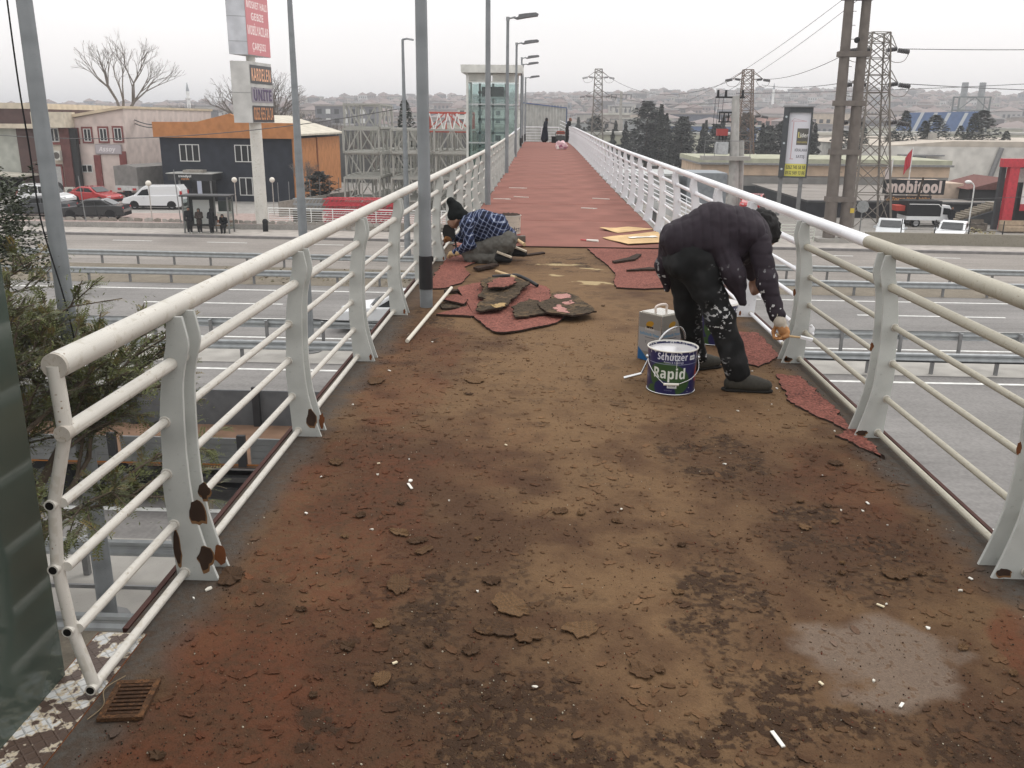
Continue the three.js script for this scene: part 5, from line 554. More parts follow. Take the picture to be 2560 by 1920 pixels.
{ const t = thing('retaining_wall', 'black retaining wall with a raised yard below the shop signs', 'wall', [0, 0, 0]); const b = mb(); b.b2(22, GY, -95, 37.5, -4.55, -76); b.build('wall_body', mat([0.035, 0.036, 0.04], 0.9, 'grime', 3), t); const c = mb(); c.b2(22, -4.549, -95, 37.5, -4.4, -75.9); c.build('coping', mat([0.09, 0.09, 0.09], 0.9, 'grime', 2), t); const d = mb(); d.quad([22, -4.395, -76.5], [37.5, -4.395, -76.5], [37.5, -4.395, -97], [22, -4.395, -97]); d.build('yard_floor', M.asphalt2, t); }
blockB('kiosk', 'small pale yard house behind the black retaining wall', 'building', 33, -4.4, -86, 36.5, -3.1, -80, mat([0.5, 0.4, 0.32], 0.85, 'grime', 2)); { const t = blockB('kiosk', 'dark hut with a brown red roof behind the steps', 'building', 36.2, -4.4, -84, 40.5, -3.4, -78, mat([0.035, 0.035, 0.036], 0.8)); const r = mb(); r.poly([[35.9, -3.45], [40.9, -3.45], [40.6, -2.75], [39.2, -2.5]], 6.4, new THREE.Matrix4().makeTranslation(0, 0, -84.2)); r.build('roof', mat([0.15, 0.07, 0.06], 0.85, 'grime', 1), t); }
{ // shop sign on posts
  const t = thing('shop_sign', 'black board with large pale rounded letters above the retaining wall', 'sign', [29.45, 0, -73]); const b = mb(); b.b2(-2.42, -3.58, -0.12, 2.42, -2.42, 0); b.build('board', mat([0.012, 0.012, 0.014], 0.6), t); panel('lettering', 4.8, 1.13, ctex(1024, 241, (x, w, h) => { x.fillStyle = '#191a1d'; x.fillRect(0, 0, w, h); x.textAlign = 'center'; x.font = 'bold 250px sans-serif'; x.lineWidth = 14; x.strokeStyle = '#cdbcb4'; x.lineJoin = 'round'; x.strokeText('mobitool', w / 2, 208, w * 0.92); x.fillStyle = '#d0bfb7'; x.fillText('mobitool', w / 2, 208, w * 0.92); }), t, [0, -3.0, 0.012]);
  for (const x of [-1.6, 1.4]) { const p = mb(); p.b2(x - 0.06, -4.4, -0.2, x + 0.06, -2.45, -0.13); p.build('post', M.dkGalv, t); }
  const u = thing('shop_sign', 'narrow brown board with orange lettering under the black sign', 'sign', [29.1, 0, -73]); const c = mb(); c.b2(-1.85, -4.22, -0.1, 1.85, -3.66, 0); c.build('board', mat([0.05, 0.035, 0.03], 0.6), u); panel('lettering', 3.66, 0.53, ctex(1024, 148, (x, w, h) => { x.fillStyle = '#3a2f2c'; x.fillRect(0, 0, w, h); x.fillStyle = '#d19a5f'; x.font = 'italic bold 110px sans-serif'; x.fillText('GD Tasarım Metal Mobilya', 24, 112, w * 0.94); }), u, [0, -3.94, 0.012]); for (const x of [-1.5, 1.4]) { const p = mb(); p.b2(x - 0.05, -4.4, -0.2, x + 0.05, -3.7, -0.11); p.build('post', M.dkGalv, u); }
  const pp = mb(); pp.bar([28.6, GY, -70.6], [29.1, -2.1, -70.6], 0.1, 0.08, 10); tag(pp.build('wooden_pole', mat([0.06, 0.045, 0.035], 0.9)), 'dark leaning pole in front of the black shop sign', 'pole');
  for (const [x, z, h, m, l, s] of [[28.85, -76.5, -0.9, mat([0.62, 0.55, 0.53], 0.7), 'limp white flag on a pole above the shop sign', 0.9], [30.35, -76.5, 0.0, M.redPaint, 'red flag on a white pole above the shop sign', 0.9]]) { const f = thing('flag', l, 'flag', [x, -4.4, z]); const p = mb(); p.bar([0, 0, 0], [0, h + 4.4, 0], 0.05, 0.04, 8); p.build('pole', M.white, f); const g = new THREE.PlaneGeometry(0.9, 1.4, 10, 8), q = g.attributes.position; for (let i = 0; i < q.count; i++) { const u = q.getX(i) / 0.9 + 0.5; q.setXYZ(i, -u * 0.55, h + 4.4 - 0.75 + q.getY(i) - u * 0.8, 0.1 * Math.sin(u * 9) * u); } g.computeVertexNormals(); m.side = THREE.DoubleSide; mesh('cloth', g, m, f); }
}
{ // small truck
  const t = thing('box_truck', 'small white truck with a black cargo box parked by the black wall', 'truck', [29.4, GY, -70.5]); const c = mb(); c.b2(-1.6, 0.85, -0.95, 0.95, 2.0, 0.95); c.build('cargo_box', mat([0.014, 0.014, 0.015], 0.7), t); const bb = mb(); bb.b2(-1.6, 0.55, -0.95, 0.95, 0.845, 0.97); bb.build('dropside', M.carWhite, t); const rl = mb(); rl.bar([-1.5, 1.75, 0.97], [0.7, 1.75, 0.97], 0.03).bar([0.7, 1.75, 0.97], [1.0, 1.5, 0.97], 0.03); rl.build('rack_tube', M.white, t); const cb = mb(); cb.poly([[1.0, 0.45], [1.9, 0.45], [2.0, 0.85], [1.75, 1.35], [1.55, 1.62], [1.0, 1.65]], 1.7, new THREE.Matrix4().makeTranslation(0, 0, -0.85), 0.05); cb.build('cab', M.carWhite, t); const w = mb(); w.poly([[1.12, 1.0], [1.85, 0.98], [1.62, 1.45], [1.12, 1.5]], 0.01, new THREE.Matrix4().makeTranslation(0, 0, 0.905)); w.build('side_window', M.glassD, t); for (const x of [-0.8, 1.45]) for (const s of [1, -1]) { const g = new THREE.Group(); g.name = 'wheel'; g.position.set(x, 0.32, s * 0.82); t.add(g); mesh('tyre', tyreG, M.tyre, g); mesh('rim', rimG, rimM, g); } const rd = mb(); rd.b2(-2.35, 1.2, -0.6, -1.65, 1.6, 0.6); rd.build('red_load', mat([0.42, 0.06, 0.04], 0.7), t);
}
{ // steps
  const t = thing('stone_steps', 'stone steps climbing to the red showroom beside the black wall', 'stairs', [0, 0, 0]); for (let i = 0; i < 13; i++) { const b = mb(), k = i / 12; b.b2(lerp(32.2, 36, k), GY, -74.6, lerp(32.2, 36, k) + 0.42, GY + 0.12 + i * 0.125, -72.4); b.build('step', [mat([0.24, 0.21, 0.165], 0.9, 'grime', 1), mat([0.2, 0.175, 0.14], 0.9, 'grime', 1)][i % 2], t); } const s = mb(); s.poly([[32.4, GY], [37, GY], [37, -4.2]], 0.3, new THREE.Matrix4().makeTranslation(0, 0, -72.35)); s.build('side_wall', dkW, t); const wl = mb(); wl.b2(37, GY, -76, 42, -4.3, -72.4); wl.build('landing', dkW, t);
}
{ const t = thing('showroom', 'furniture showroom with a red portal frame at the right edge', 'building', [0, 0, 0]); const b = mb(); b.b2(33.7, -1.15, -68.6, 52, -0.55, -68); b.build('beam', M.redPaint, t); const bt = mb(); bt.b2(35.6, -0.54, -69, 52, -0.1, -68.3); bt.build('beam', M.redPaint, t); const c = mb(); c.b2(34.3, GY, -68.6, 35.0, -1.151, -68.1); c.build('column', M.redPaint, t); const c2 = mb(); c2.b2(33.95, GY, -69, 34.29, -1.16, -68.65); c2.build('column', dkW, t); const w = mb(); w.b2(36.4, GY, -72.5, 52, -1.2, -70.5); w.build('dark_interior', mat([0.02, 0.02, 0.02], 0.7), t); const p = mb(); p.b2(36.0, -3.9, -69.2, 44, -2.2, -69.1); p.build('white_banner', M.white, t); const pr = mb(); pr.b2(36.0, -4.4, -69.2, 44, -3.9, -69.08); pr.build('red_stripe', M.redPaint, t); const cu = mb(); cu.b2(35.4, -2.3, -69.3, 37, -1.3, -69.2); cu.build('curtain', mat([0.4, 0.4, 0.38], 0.8, 'grime', 0.6), t); }
for (const [x, z, l, w] of [[34.6, -66.8, 'beige sofa standing in front of the red showroom column', 1.9], [32.2, -67.2, 'brown armchair left of the beige sofa', 0.9], [37, -66.6, 'second beige sofa at the right edge of the picture', 1.8]]) { const t = thing('sofa', l, 'sofa', [x, GY + 0.02, z]), m = w > 1 ? mat([0.36, 0.28, 0.2], 0.9, 'grime', 1) : mat([0.13, 0.11, 0.09], 0.9, 'grime', 1); const a = mb(); a.box(0, 0.25, 0, w, 0.35, 0.8); a.build('seat', m, t); const b = mb(); b.box(0, 0.6, -0.32, w, 0.5, 0.2, 0, 0, -0.15); b.build('backrest', m, t); for (const s of [-1, 1]) { const r = mb(); r.box(s * (w / 2 - 0.08), 0.45, 0.05, 0.17, 0.35, 0.75); r.build('armrest', m, t); } }
makeCar('parked_car', 'white hatchback roof showing above the right hand concrete wall', 'car', { ...hatchC, paint: M.carWhite }, [27.2, GY, -60.2], 1.05); makeCar('parked_car', 'silver white car behind the right top rail near the twin poles', 'car', { ...hatchC, paint: mat([0.55, 0.57, 0.58], 0.3) }, [23.4, GY, -61.0], 1.2); makeCar('parked_car', 'dark red car parked under the billboard', 'car', { ...hatchC }, [18.9, GY, -82], 1.2); makeCar('parked_car', 'black car parked right of the billboard', 'car', { ...sedanC }, [25.5, GY, -92.5], 0.2);
makeCar('moving_car', 'white car half hidden under the left bridge railing on the motorway', 'car', { ...hatchC, paint: M.carWhite }, [-5.45, GY, -32.2], 0.02); 
{ const t = thing('concrete_wall', 'low stained concrete wall along the far right pavement', 'wall', [0, GY, 0]); const b = mb(); b.sq([20.8, 0.44, -58.2], [75, 0.44, -55.7], 0.3, 0.9); b.build('wall_body', mat([0.24, 0.225, 0.19], 0.92, 'speck', 2), t); for (let i = 0; i < 12; i++) { const p = mb(), x = 23 + i * 2.1; p.bar([x, 0.87, -58.15 + (x - 22) * 0.045], [x, 1.75, -58.15 + (x - 22) * 0.045], 0.035, 0.03, 6); p.build('fence_post', M.black, t); } const w = mb(); w.bar([23, 1.1, -58.1], [46, 1.1, -57.07], 0.012, undefined, 5).bar([23, 1.5, -58.1], [46, 1.5, -57.07], 0.012, undefined, 5); w.build('fence_wire', M.black, t); }
{ const t = thing('side_railing', 'pale railing beside the pavement below the twin poles', 'railing', [0, GY + 0.15, 0]); for (let i = 0; i < 6; i++) { const b = mb(); b.bar([9, 0.15 + i * 0.19, -58.9], [17.6, 0.15 + i * 0.19, -58.5], 0.022, undefined, 6); b.build('rail', mat([0.55, 0.57, 0.5], 0.6), t); } for (let x = 9; x < 18; x += 2.15) { const b = mb(); b.bar([x, 0, -58.9 + (x - 9) * 0.0465], [x, 1.12, -58.9 + (x - 9) * 0.0465], 0.03, undefined, 6); b.build('post', mat([0.55, 0.57, 0.5], 0.6), t); } }
{ const t = thing('street_lamp', 'small white lamp on a curved arm near the red showroom', 'lamp post', [33.0, GY, -70.5]); const b = mb(); b.tube([[0, 0, 0], [0, 2.9, 0], [-0.05, 3.2, 0], [-0.35, 3.4, 0]], 0.05, 8); b.build('pole', M.white, t); const h = mb(); h.sph(-0.5, 3.4, 0, 0.2, 1.4, 0.7, 1); h.build('lamp_head', M.white, t); }
{ const t = thing('round_sign', 'grey back of a round traffic sign near the rusty pylon', 'traffic sign', [21.2, GY, -60.5]); const b = mb(); b.bar([0, 0, 0], [0, 2.6, 0], 0.04, 0.04, 8); b.build('post', M.dkGalv, t); const d = mb(); d.bar([0, 2.3, 0.05], [0, 2.3, 0.08], 0.42, 0.42, 8); d.build('disc', mat([0.26, 0.27, 0.27], 0.6, 'grime', 0.6), t); }

// ---------- hillside town ----------
const hy = (x, z) => GY - 0.03 + hillH(x, z);
{
  const walls = [[0.42, 0.4, 0.39], [0.3, 0.28, 0.28], [0.4, 0.35, 0.32], [0.25, 0.26, 0.29], [0.31, 0.25, 0.24], [0.55, 0.54, 0.53], [0.18, 0.17, 0.175], [0.42, 0.4, 0.36]].map(c => mat(c, 0.9, 'grime', 9)), roofs = [[0.19, 0.145, 0.137], [0.16, 0.135, 0.13], [0.24, 0.2, 0.19], [0.25, 0.24, 0.245], [0.4, 0.39, 0.385]].map(c => mat(c, 0.9, 'grime', 6));
  const wn = ['cream', 'taupe', 'sandy', 'grey', 'terracotta', 'white', 'brown', 'yellowish'], rn = ['red brown', 'dark brown', 'faded tile', 'grey', 'pale flat'];
  const wg = mb(); wg.b2(-0.5, 0, -0.5, 0.5, 1, 0.5); const wgeo = wg.geo();
  const hip = (() => { const g = new THREE.ConeGeometry(0.78, 1, 4, 1); g.rotateY(Math.PI / 4); g.translate(0, 0.5, 0); return boxUV(clean(g)); })(), gab = mb().poly([[-0.56, 0], [0.56, 0], [0, 1]], 1.1, new THREE.Matrix4().makeTranslation(0, 0, -0.55)).geo(), fl = mb().b2(-0.53, 0, -0.53, 0.53, 1, 0.53).geo();
  const band = mb(); for (let k = 0; k < 3; k++) for (let i = 0; i < 4; i++) { band.b2(-0.42 + i * 0.23, 0.14 + k * 0.28, 0.5, -0.42 + i * 0.23 + 0.12, 0.3 + k * 0.28, 0.506); band.b2(0.5, 0.14 + k * 0.28, -0.42 + i * 0.23, 0.506, 0.3 + k * 0.28, -0.3 + i * 0.23); } const bgeo = band.geo(), wm = mat([0.07, 0.075, 0.085], 0.5);
  const far = []; let n = 0, tries = 0; const placed = [];
  while (n < 4200 && tries++ < 26000) {
    const d = 270 + 900 * Math.pow(rnd(), 0.9), x = (rnd() * 2 - 1) * d * 0.64 - d * 0.035, z = -d; const big = rnd() < 0.3, sc = lerp(1, 0.62, sstep(330, 650, d)), w = sc * (big ? rr(9, 15) : rr(6, 10)), dp = sc * rr(7, 11), h = sc * (big ? rr(7, 12) : rr(4, 7));
    if (placed.some(p => Math.abs(p[0] - x) < 5.5 * sc + 1.5 && Math.abs(p[1] - z) < 5.5 * sc + 1.5)) continue; if (x > -60 && x < 160 && d < 330) continue; placed.push([x, z]); n++; far.push({ x, z, w, dp, h: h * (d < 420 ? 0.85 : 1), wi: (rnd() * 8) | 0, ri: (rnd() * 5) | 0, ry: rr(-0.5, 0.5), big });
  }
  far.sort((a, b) => b.z - a.z);
  far.slice(0, 290).forEach(f => { const ri = f.big && f.ri < 2 ? f.ri + 2 : f.ri; const t = thing('hillside_house', `distant ${wn[f.wi]} ${f.big ? 'apartment block' : 'house'} with a ${rn[ri]} roof, ${f.x / f.z > 0.35 ? 'far left' : f.x / f.z > 0.12 ? 'left part' : f.x / f.z > -0.12 ? 'middle' : f.x / f.z > -0.32 ? 'right part' : 'far right'} of the ${f.z > -360 ? 'valley town' : 'hillside town'}`, f.big ? 'apartment block' : 'house', [f.x, hy(f.x, f.z) - 1.5, f.z], f.ry, 'houses of the hillside town'); const a = mesh('wall', wgeo, walls[f.wi], t); a.scale.set(f.w, f.h + 1.5, f.dp); const rgm = ri > 2 ? fl : f.big ? hip : gab; const r = mesh('roof', rgm, roofs[ri], t, [0, f.h + 1.5, 0]); r.scale.set(f.w, ri > 2 ? 0.5 : 2.2, f.dp); const wd = mesh('windows', bgeo, wm, t); wd.scale.set(f.w, f.h + 1.5, f.dp); wd.userData.kind = 'stuff'; });
  const S = {}; far.slice(290).forEach(f => { const put = (k, g, m, sx, sy, sz, y) => { (S[k] = S[k] || { g, m, l: [] }).l.push(new THREE.Matrix4().compose(V(f.x, y, f.z), new THREE.Quaternion().setFromAxisAngle(V(0, 1, 0), f.ry), V(sx, sy, sz))); }; const y = hy(f.x, f.z) - 1.5; put('w' + f.wi, wgeo, walls[f.wi], f.w, f.h + 1.5, f.dp, y); put('r' + f.ri, f.ri > 2 ? fl : hip, roofs[f.ri], f.w, f.ri > 2 ? 0.5 : 2.2, f.dp, y + f.h + 1.5); put('b', bgeo, wm, f.w, f.h + 1.5, f.dp, y); });
  const st = thing('far_town', 'mass of tiny houses covering the far hillside up to the skyline', 'town'); st.userData.kind = 'stuff'; for (const k of Object.keys(S)) { const im = shadow(new THREE.InstancedMesh(S[k].g, S[k].m, S[k].l.length)); S[k].l.forEach((m, i) => im.setMatrixAt(i, m)); im.name = k[0] === 'w' ? 'house_walls' : k[0] === 'r' ? 'house_roofs' : 'house_windows'; im.userData.kind = 'stuff'; st.add(im); }
  // minarets and masts
  for (const [x, z, h, l] of [[-165, -420, 17, 'slender minaret rising over the left part of the town'], [150, -620, 16, 'slender minaret on the skyline right of the middle pylon']]) { const t = thing('minaret', l, 'minaret', [x, hy(x, z), z]); const b = mb(); b.bar([0, 0, 0], [0, h, 0], 0.9, 0.75, 12); b.build('shaft', M.white, t); const c = mb(); c.bar([0, h * 0.8, 0], [0, h * 0.83, 0], 1.3, 1.4, 12); c.build('balcony', M.white, t); const d = mb(); d.bar([0, h, 0], [0, h + 4, 0], 0.8, 0.05, 12); d.build('spire', mat([0.25, 0.27, 0.29], 0.7), t); }
}
// ---------- middle distance industry on the right and left ----------
{
  const cr = mat([0.46, 0.45, 0.36], 0.85, 'grime', 6), gr = mat([0.3, 0.31, 0.31], 0.85, 'grime', 6), bl = mat([0.07, 0.12, 0.24], 0.7, 'grime', 5), pk = mat([0.42, 0.27, 0.24], 0.85, 'grime', 5), rw = { m: mat([0.42, 0.41, 0.37], 0.8, 'grime', 6), h: 0.5 };
  const L = [[30, -250, 46, 4.5, cr, 'pale green roofed factory hall behind the dark conifers'], [52, -290, 34, 6.5, bl, 'long blue clad factory hall below the town'], [76, -220, 34, 5.0, cr, 'cream factory hall right of the billboard'], [52, -175, 18, 5.6, whW, 'white office wing with dark windows behind the billboard'], [105, -235, 46, 5.5, cr, 'long cream hall beneath the chimneys'], [14, -300, 24, 7, gr, 'grey industrial block left of the conifers'], [24, -215, 10, 8.0, gr, 'grey blue tower house among the conifers'], [85, -185, 26, 3.2, whW, 'low white shed left of the big warehouse'], [20, -265, 8, 9.5, mat([0.3, 0.27, 0.25], 0.9, 'grime', 4), 'bare concrete tower among the conifers'], [-28, -230, 30, 4.2, gr, 'grey hall behind the crane sections'], [-15, -300, 40, 6.2, cr, 'cream terrace of flats behind the lift tower'], [-62, -190, 22, 3.6, cr, 'small cream house row behind the orange parapet'], [-95, -210, 26, 4.4, whW, 'white villa row behind the pale factory'], [128, -300, 50, 6.5, cr, 'cream hall at the right edge of the valley'], [10, -175, 12, 5.2, cr, 'pale workshop left of the farthest pylon'], [-8, -190, 16, 6.0, whW, 'white flats beyond the red crane section']];
  for (const [x, z, w, h, m, l] of L) { const t = blockB('factory_hall', l, 'building', x - w / 2, GY, z - 14, x + w / 2, GY + h, z, m, rw); const n = Math.max(3, Math.round(w / 4)), g = mb(); g.b2(-0.55, -0.55, 0, 0.55, 0.55, 0.05); const gg = g.geo(); for (const yy of h > 5.4 ? [h * 0.3, h * 0.68] : [h * 0.55]) for (let i = 0; i < n; i++) mesh('window', gg, M.glassD, t, [x - w / 2 + (i + 0.5) * w / n, GY + yy, z + 0.01]); }
  const F = [[56, -345, 22, 10, 'apartment block with bold white window columns below the hill', [0.12, 0.13, 0.16]], [82, -350, 36, 9, 'salmon pink apartment row below the hill', [0.46, 0.28, 0.24]], [38, -380, 16, 9, 'cream apartment block left of the bold one', [0.5, 0.43, 0.36]], [-20, -320, 22, 11, 'white apartment block with balconies behind the lift tower', [0.6, 0.58, 0.54]], [-66, -300, 20, 11.5, 'dark modern apartment block behind the leftmost lamp posts', [0.16, 0.16, 0.17]], [-92, -300, 18, 9, 'cream apartment block above the crane yard', [0.52, 0.48, 0.42]], [-150, -330, 16, 10, 'pink apartment block left of the sign tower', [0.5, 0.38, 0.33]], [-128, -320, 18, 10, 'dark chequered apartment block left of the sign tower', [0.15, 0.15, 0.16]], [-205, -300, 26, 8, 'long white school block behind the bare tree', [0.55, 0.53, 0.5]], [175, -360, 22, 9, 'pale apartment block behind the chimneys', [0.45, 0.4, 0.36]], [118, -380, 20, 10, 'beige apartment block above the blue roof', [0.5, 0.42, 0.33]]];
  const wg = mb(); wg.b2(-0.75, -0.75, 0, 0.75, 0.75, 0.06); const wgg = wg.geo(), lt = mat([0.62, 0.62, 0.6], 0.7);
  for (const [x, z, w, h, l, c] of F) { const dark = c[0] < 0.2, y0 = hy(x, z) - 1, t = blockB('apartment_block', l, 'apartment block', x - w / 2, y0, z - 10, x + w / 2, y0 + h + 1, z, mat(c, 0.9, 'grime', 5), { m: mat([0.3, 0.27, 0.25], 0.9), h: 0.5 }); const nx = Math.round(w / 3), ny = Math.round(h / 2.9); for (let i = 0; i < nx; i++) for (let j = 0; j < ny; j++) mesh('window', wgg, dark && (i % 2) ? lt : M.glassD, t, [x - w / 2 + (i + 0.5) * w / nx, y0 + 2.2 + j * 2.9, z + 0.01]); }
  { const t = thing('blue_roof_hall', 'hall with a steep blue roof of striped skylights behind the cypresses', 'building', [0, 0, -250]); const r = mb(); r.poly([[93, -1.0], [96.5, 4.9], [115, 5.4], [115.5, -0.6]], 0.6, new THREE.Matrix4()); r.build('roof', bl, t); for (const x of [97.5, 101, 104.5, 109]) { const s = mb(); s.poly([[x, -0.8], [x + 0.9, -0.8], [x + 3.2, 5], [x + 2.3, 5]], 0.05, new THREE.Matrix4().makeTranslation(0, 0, 0.62)); s.build('skylight', mat([0.42, 0.44, 0.46], 0.6), t); } const b = mb(); b.b2(92, GY, -20, 116, -1, 0.4); b.build('wall', whW, t); }
  for (const [x, l] of [[126, 'left one of two striped factory chimneys'], [131.2, 'right one of two striped factory chimneys']]) { const t = thing('chimney', l, 'chimney', [x, GY, -285]); const H = 20; for (let k = 0; k < 5; k++) { const b = mb(); b.bar([0, H * k / 5, 0], [0, H * (k + 1) / 5, 0], 0.95, 0.95, 14); b.build('flue_section', k % 2 ? mat([0.4, 0.4, 0.4], 0.7) : mat([0.27, 0.28, 0.29], 0.7, 'grime', 2), t); } } { const t = thing('steel_gantry', 'steel frame around the two factory chimneys', 'frame', [128.6, GY, -285]); const b = mb(); for (const x of [-4.6, 4.6]) for (const z of [-2, 2]) b.sq([x, 0, z], [x, 16, z], 0.4); for (const y of [8, 12, 15.8]) b.sq([-4.6, y, 2], [4.6, y, 2], 0.35).sq([-4.6, y, -2], [4.6, y, -2], 0.35); b.sq([-4.6, 8, 2], [0, 12, 2], 0.25).sq([4.6, 8, 2], [0, 12, 2], 0.25).sq([-4.6, 12, 2], [0, 15.8, 2], 0.25).sq([4.6, 12, 2], [0, 15.8, 2], 0.25); b.build('frame', mat([0.16, 0.18, 0.18], 0.7), t); }
}
// ---------- trees ----------
const bark = mat([0.11, 0.085, 0.065], 0.95, 'grime', 0.6), barkG = mat([0.16, 0.14, 0.125], 0.95, 'grime', 0.6);
function leafMat(c) { return new THREE.MeshPhysicalMaterial({ color: new THREE.Color(...c), roughness: 0.9, side: THREE.DoubleSide, transmission: 0.12, thickness: 0, vertexColors: true }); }
function cloud(n, sample, size, col) { // n small leaf faces; sample() -> [x,y,z]
  const p = [], c = []; for (let i = 0; i < n; i++) { const [x, y, z] = sample(i), a = rr(0, 6.28), b = rr(-1, 1), s = size * rr(0.6, 1.4), u = V(Math.cos(a), b * 0.6, Math.sin(a)).normalize().multiplyScalar(s), w = V(-Math.sin(a) + rr(-0.5, 0.5), rr(-0.4, 0.8), Math.cos(a) + rr(-0.5, 0.5)).normalize().multiplyScalar(s * 0.55); const k = rr(0.65, 1.3), q = [k * rr(0.9, 1.15), k, k * rr(0.8, 1.0)];
    for (const [e, f] of [[-1, 0], [0, -1], [1, 0], [-1, 0], [1, 0], [0, 1]]) { p.push(x + u.x * e + w.x * f, y + u.y * e + w.y * f, z + u.z * e + w.z * f); c.push(...q); } }
  const g = new THREE.BufferGeometry(); g.setAttribute('position', new THREE.Float32BufferAttribute(p, 3)); g.setAttribute('color', new THREE.Float32BufferAttribute(c, 3)); g.computeVertexNormals(); return boxUV(g);
}
{
  const conM = leafMat([0.042, 0.05, 0.042]), cypM = leafMat([0.03, 0.04, 0.032]), pineM = leafMat([0.036, 0.042, 0.038]);
  const mk = (f) => { const g = new THREE.Group(); f(g); return g; };
  const cyp = [0, 1].map(k => mk(g => { mesh('crown', cloud(1500, () => { const t = Math.pow(rnd(), 0.8), a = rr(0, 6.28), r = (0.14 * Math.pow(Math.sin(Math.PI * clamp(t * 0.86 + 0.12)), 0.7)) * Math.sqrt(rr(0.4, 1)) * (1 + 0.25 * Math.sin(a * 3 + t * 9 + k)); return [Math.cos(a) * r, 0.05 + t * 0.95, Math.sin(a) * r]; }, 0.022), cypM, g); const b = mb(); b.bar([0, 0, 0], [0, 0.5, 0], 0.02, 0.008, 7); b.build('trunk', bark, g); }));
  const pine = [0, 1, 2].map(k => mk(g => { mesh('crown', cloud(2600, () => { const t = rnd(), a = rr(0, 6.28), lay = 0.75 + 0.25 * Math.sin(t * 34 + k * 2), r = (k === 2 ? 0.3 * Math.pow(Math.sin(Math.PI * clamp(0.15 + t * 0.8)), 0.6) : 0.3 * (1.02 - t)) * lay * Math.sqrt(rr(0.25, 1)) * (1 + 0.22 * Math.sin(a * 4 + k + t * 7)); return [Math.cos(a) * r, 0.08 + t * 0.92, Math.sin(a) * r]; }, 0.034), k ? pineM : conM, g); const b = mb(); b.bar([0, 0, 0], [0, 0.75, 0], 0.03, 0.008, 7); b.build('trunk', bark, g); }));
  const put = (src, name, label, x, y, z, h, w = 1, grp) => { const t = src.clone(); t.name = numbered(name); t.position.set(x, y, z); t.scale.set(h * w, h, h * w); t.rotation.y = rr(0, 6.28); scene.add(t); tag(t, label, 'tree', grp); };
  put(cyp[0], 'cypress_tree', 'dark cypress between the stacked crane sections', -13.9, GY, -90, 9.4, 0.85, 'cypresses');
  [[53.0, -142, 6.6], [54.6, -142, 9.6], [58, -143, 8.2], [59.6, -143, 9.0], [62.6, -141, 7.5], [65.5, -143, 9.4], [67.2, -144, 9.8], [70, -142, 6.8], [47.5, -140, 8.0], [45.4, -141, 6.6], [48.6, -142, 6.2]].forEach(([x, z, h], i) => put(cyp[i % 2], 'cypress_tree', `${h > 9 ? 'tall' : h > 7.4 ? 'middling' : 'short'} ${i % 3 ? 'slim' : 'broad'} dark cypress in the ${x < 50 ? 'left' : x < 61 ? 'middle' : 'right'} of the row behind the warehouse`, x, GY, z, h, i % 3 ? 1.1 : 1.9, 'cypresses behind the warehouse'));
  const P = [[2.5, -205, 8], [5, -190, 7], [9.5, -178, 8.6], [12.5, -172, 6.2], [14.5, -168, 7.6], [17.5, -160, 11], [19.6, -158, 10.4], [21.2, -163, 9], [24.5, -165, 8.6], [27.2, -160, 7.4], [30.2, -158, 8.4], [33.5, -155, 9.2], [29, -150, 6], [36.5, -156, 7.6], [39.5, -152, 8.6], [42.5, -150, 9.4], [45, -155, 7.6], [35, -146, 6.2], [41, -145, 6.6], [7.5, -215, 8.5], [22.5, -190, 8.6], [32, -185, 8], [49.5, -158, 8.2], [26, -205, 9]];
  for (let i = 0; i < 26; i++) P.push([1 + i * 1.9 + rr(-0.8, 0.8), -rr(150, 190), rr(5.2, 8)]);
  P.forEach(([x, z, h], i) => put(pine[i % 3], 'conifer_tree', i === 5 ? 'tallest dark conifer in the clump right of the bridge' : `${h > 8.5 ? 'tall' : h > 7.2 ? 'medium' : 'short'} ${['conical', 'loose conical', 'round topped'][i % 3]} dark conifer in the ${x < 15 ? 'left' : x < 26 ? 'middle' : x < 38 ? 'right' : 'far right'} part of the clump`, x, GY, z, h, i % 3 === 2 ? 1.05 : 0.85, 'dark conifers right of the bridge'));
  for (const [x, z, h, l] of [[-35.5, -96, 3.2, 'dark evergreen bush beside the charcoal building'], [-37.2, -95, 2.6, 'dark evergreen bush left of the small white car'], [-18.2, -72, 3.0, 'dark evergreen shrub beside the crane yard']]) put(pine[2], 'evergreen_bush', l, x, LY, z, h, 1.6, 'evergreen bushes');
  // bare winter trees
  function bare(name, label, x, y, z, h, sd, sprd) { const t = thing(name, label, 'tree', [x, y, z]); seed = sd; const tr = mb(), tw = mb(); const grow = (p, d, L, r, dep) => { const q = p.clone().addScaledVector(d, L), m = dep < 2 ? tr : tw; m.bar(p.toArray(), q.toArray(), r, r * 0.68, dep < 2 ? 8 : 4, false); if (dep >= 8 || r < 0.005) return; const n = dep === 0 ? 4 : dep < 4 ? 2 + (rnd() < 0.45 ? 1 : 0) : 2; for (let i = 0; i < n; i++) { const v = V(rr(-1, 1), rr(-0.35, 0.7), rr(-1, 1)).normalize(); grow(q, d.clone().addScaledVector(v, sprd * (dep === 0 ? 0.95 : 0.75)).normalize(), L * rr(0.66, 0.86), r * rr(0.55, 0.72), dep + 1); } }; grow(V(0, 0, 0), V(0.05, 1, 0), h * 0.25, h * 0.026, 0); tr.build('trunk', barkG, t); tw.build('branches', barkG, t); }
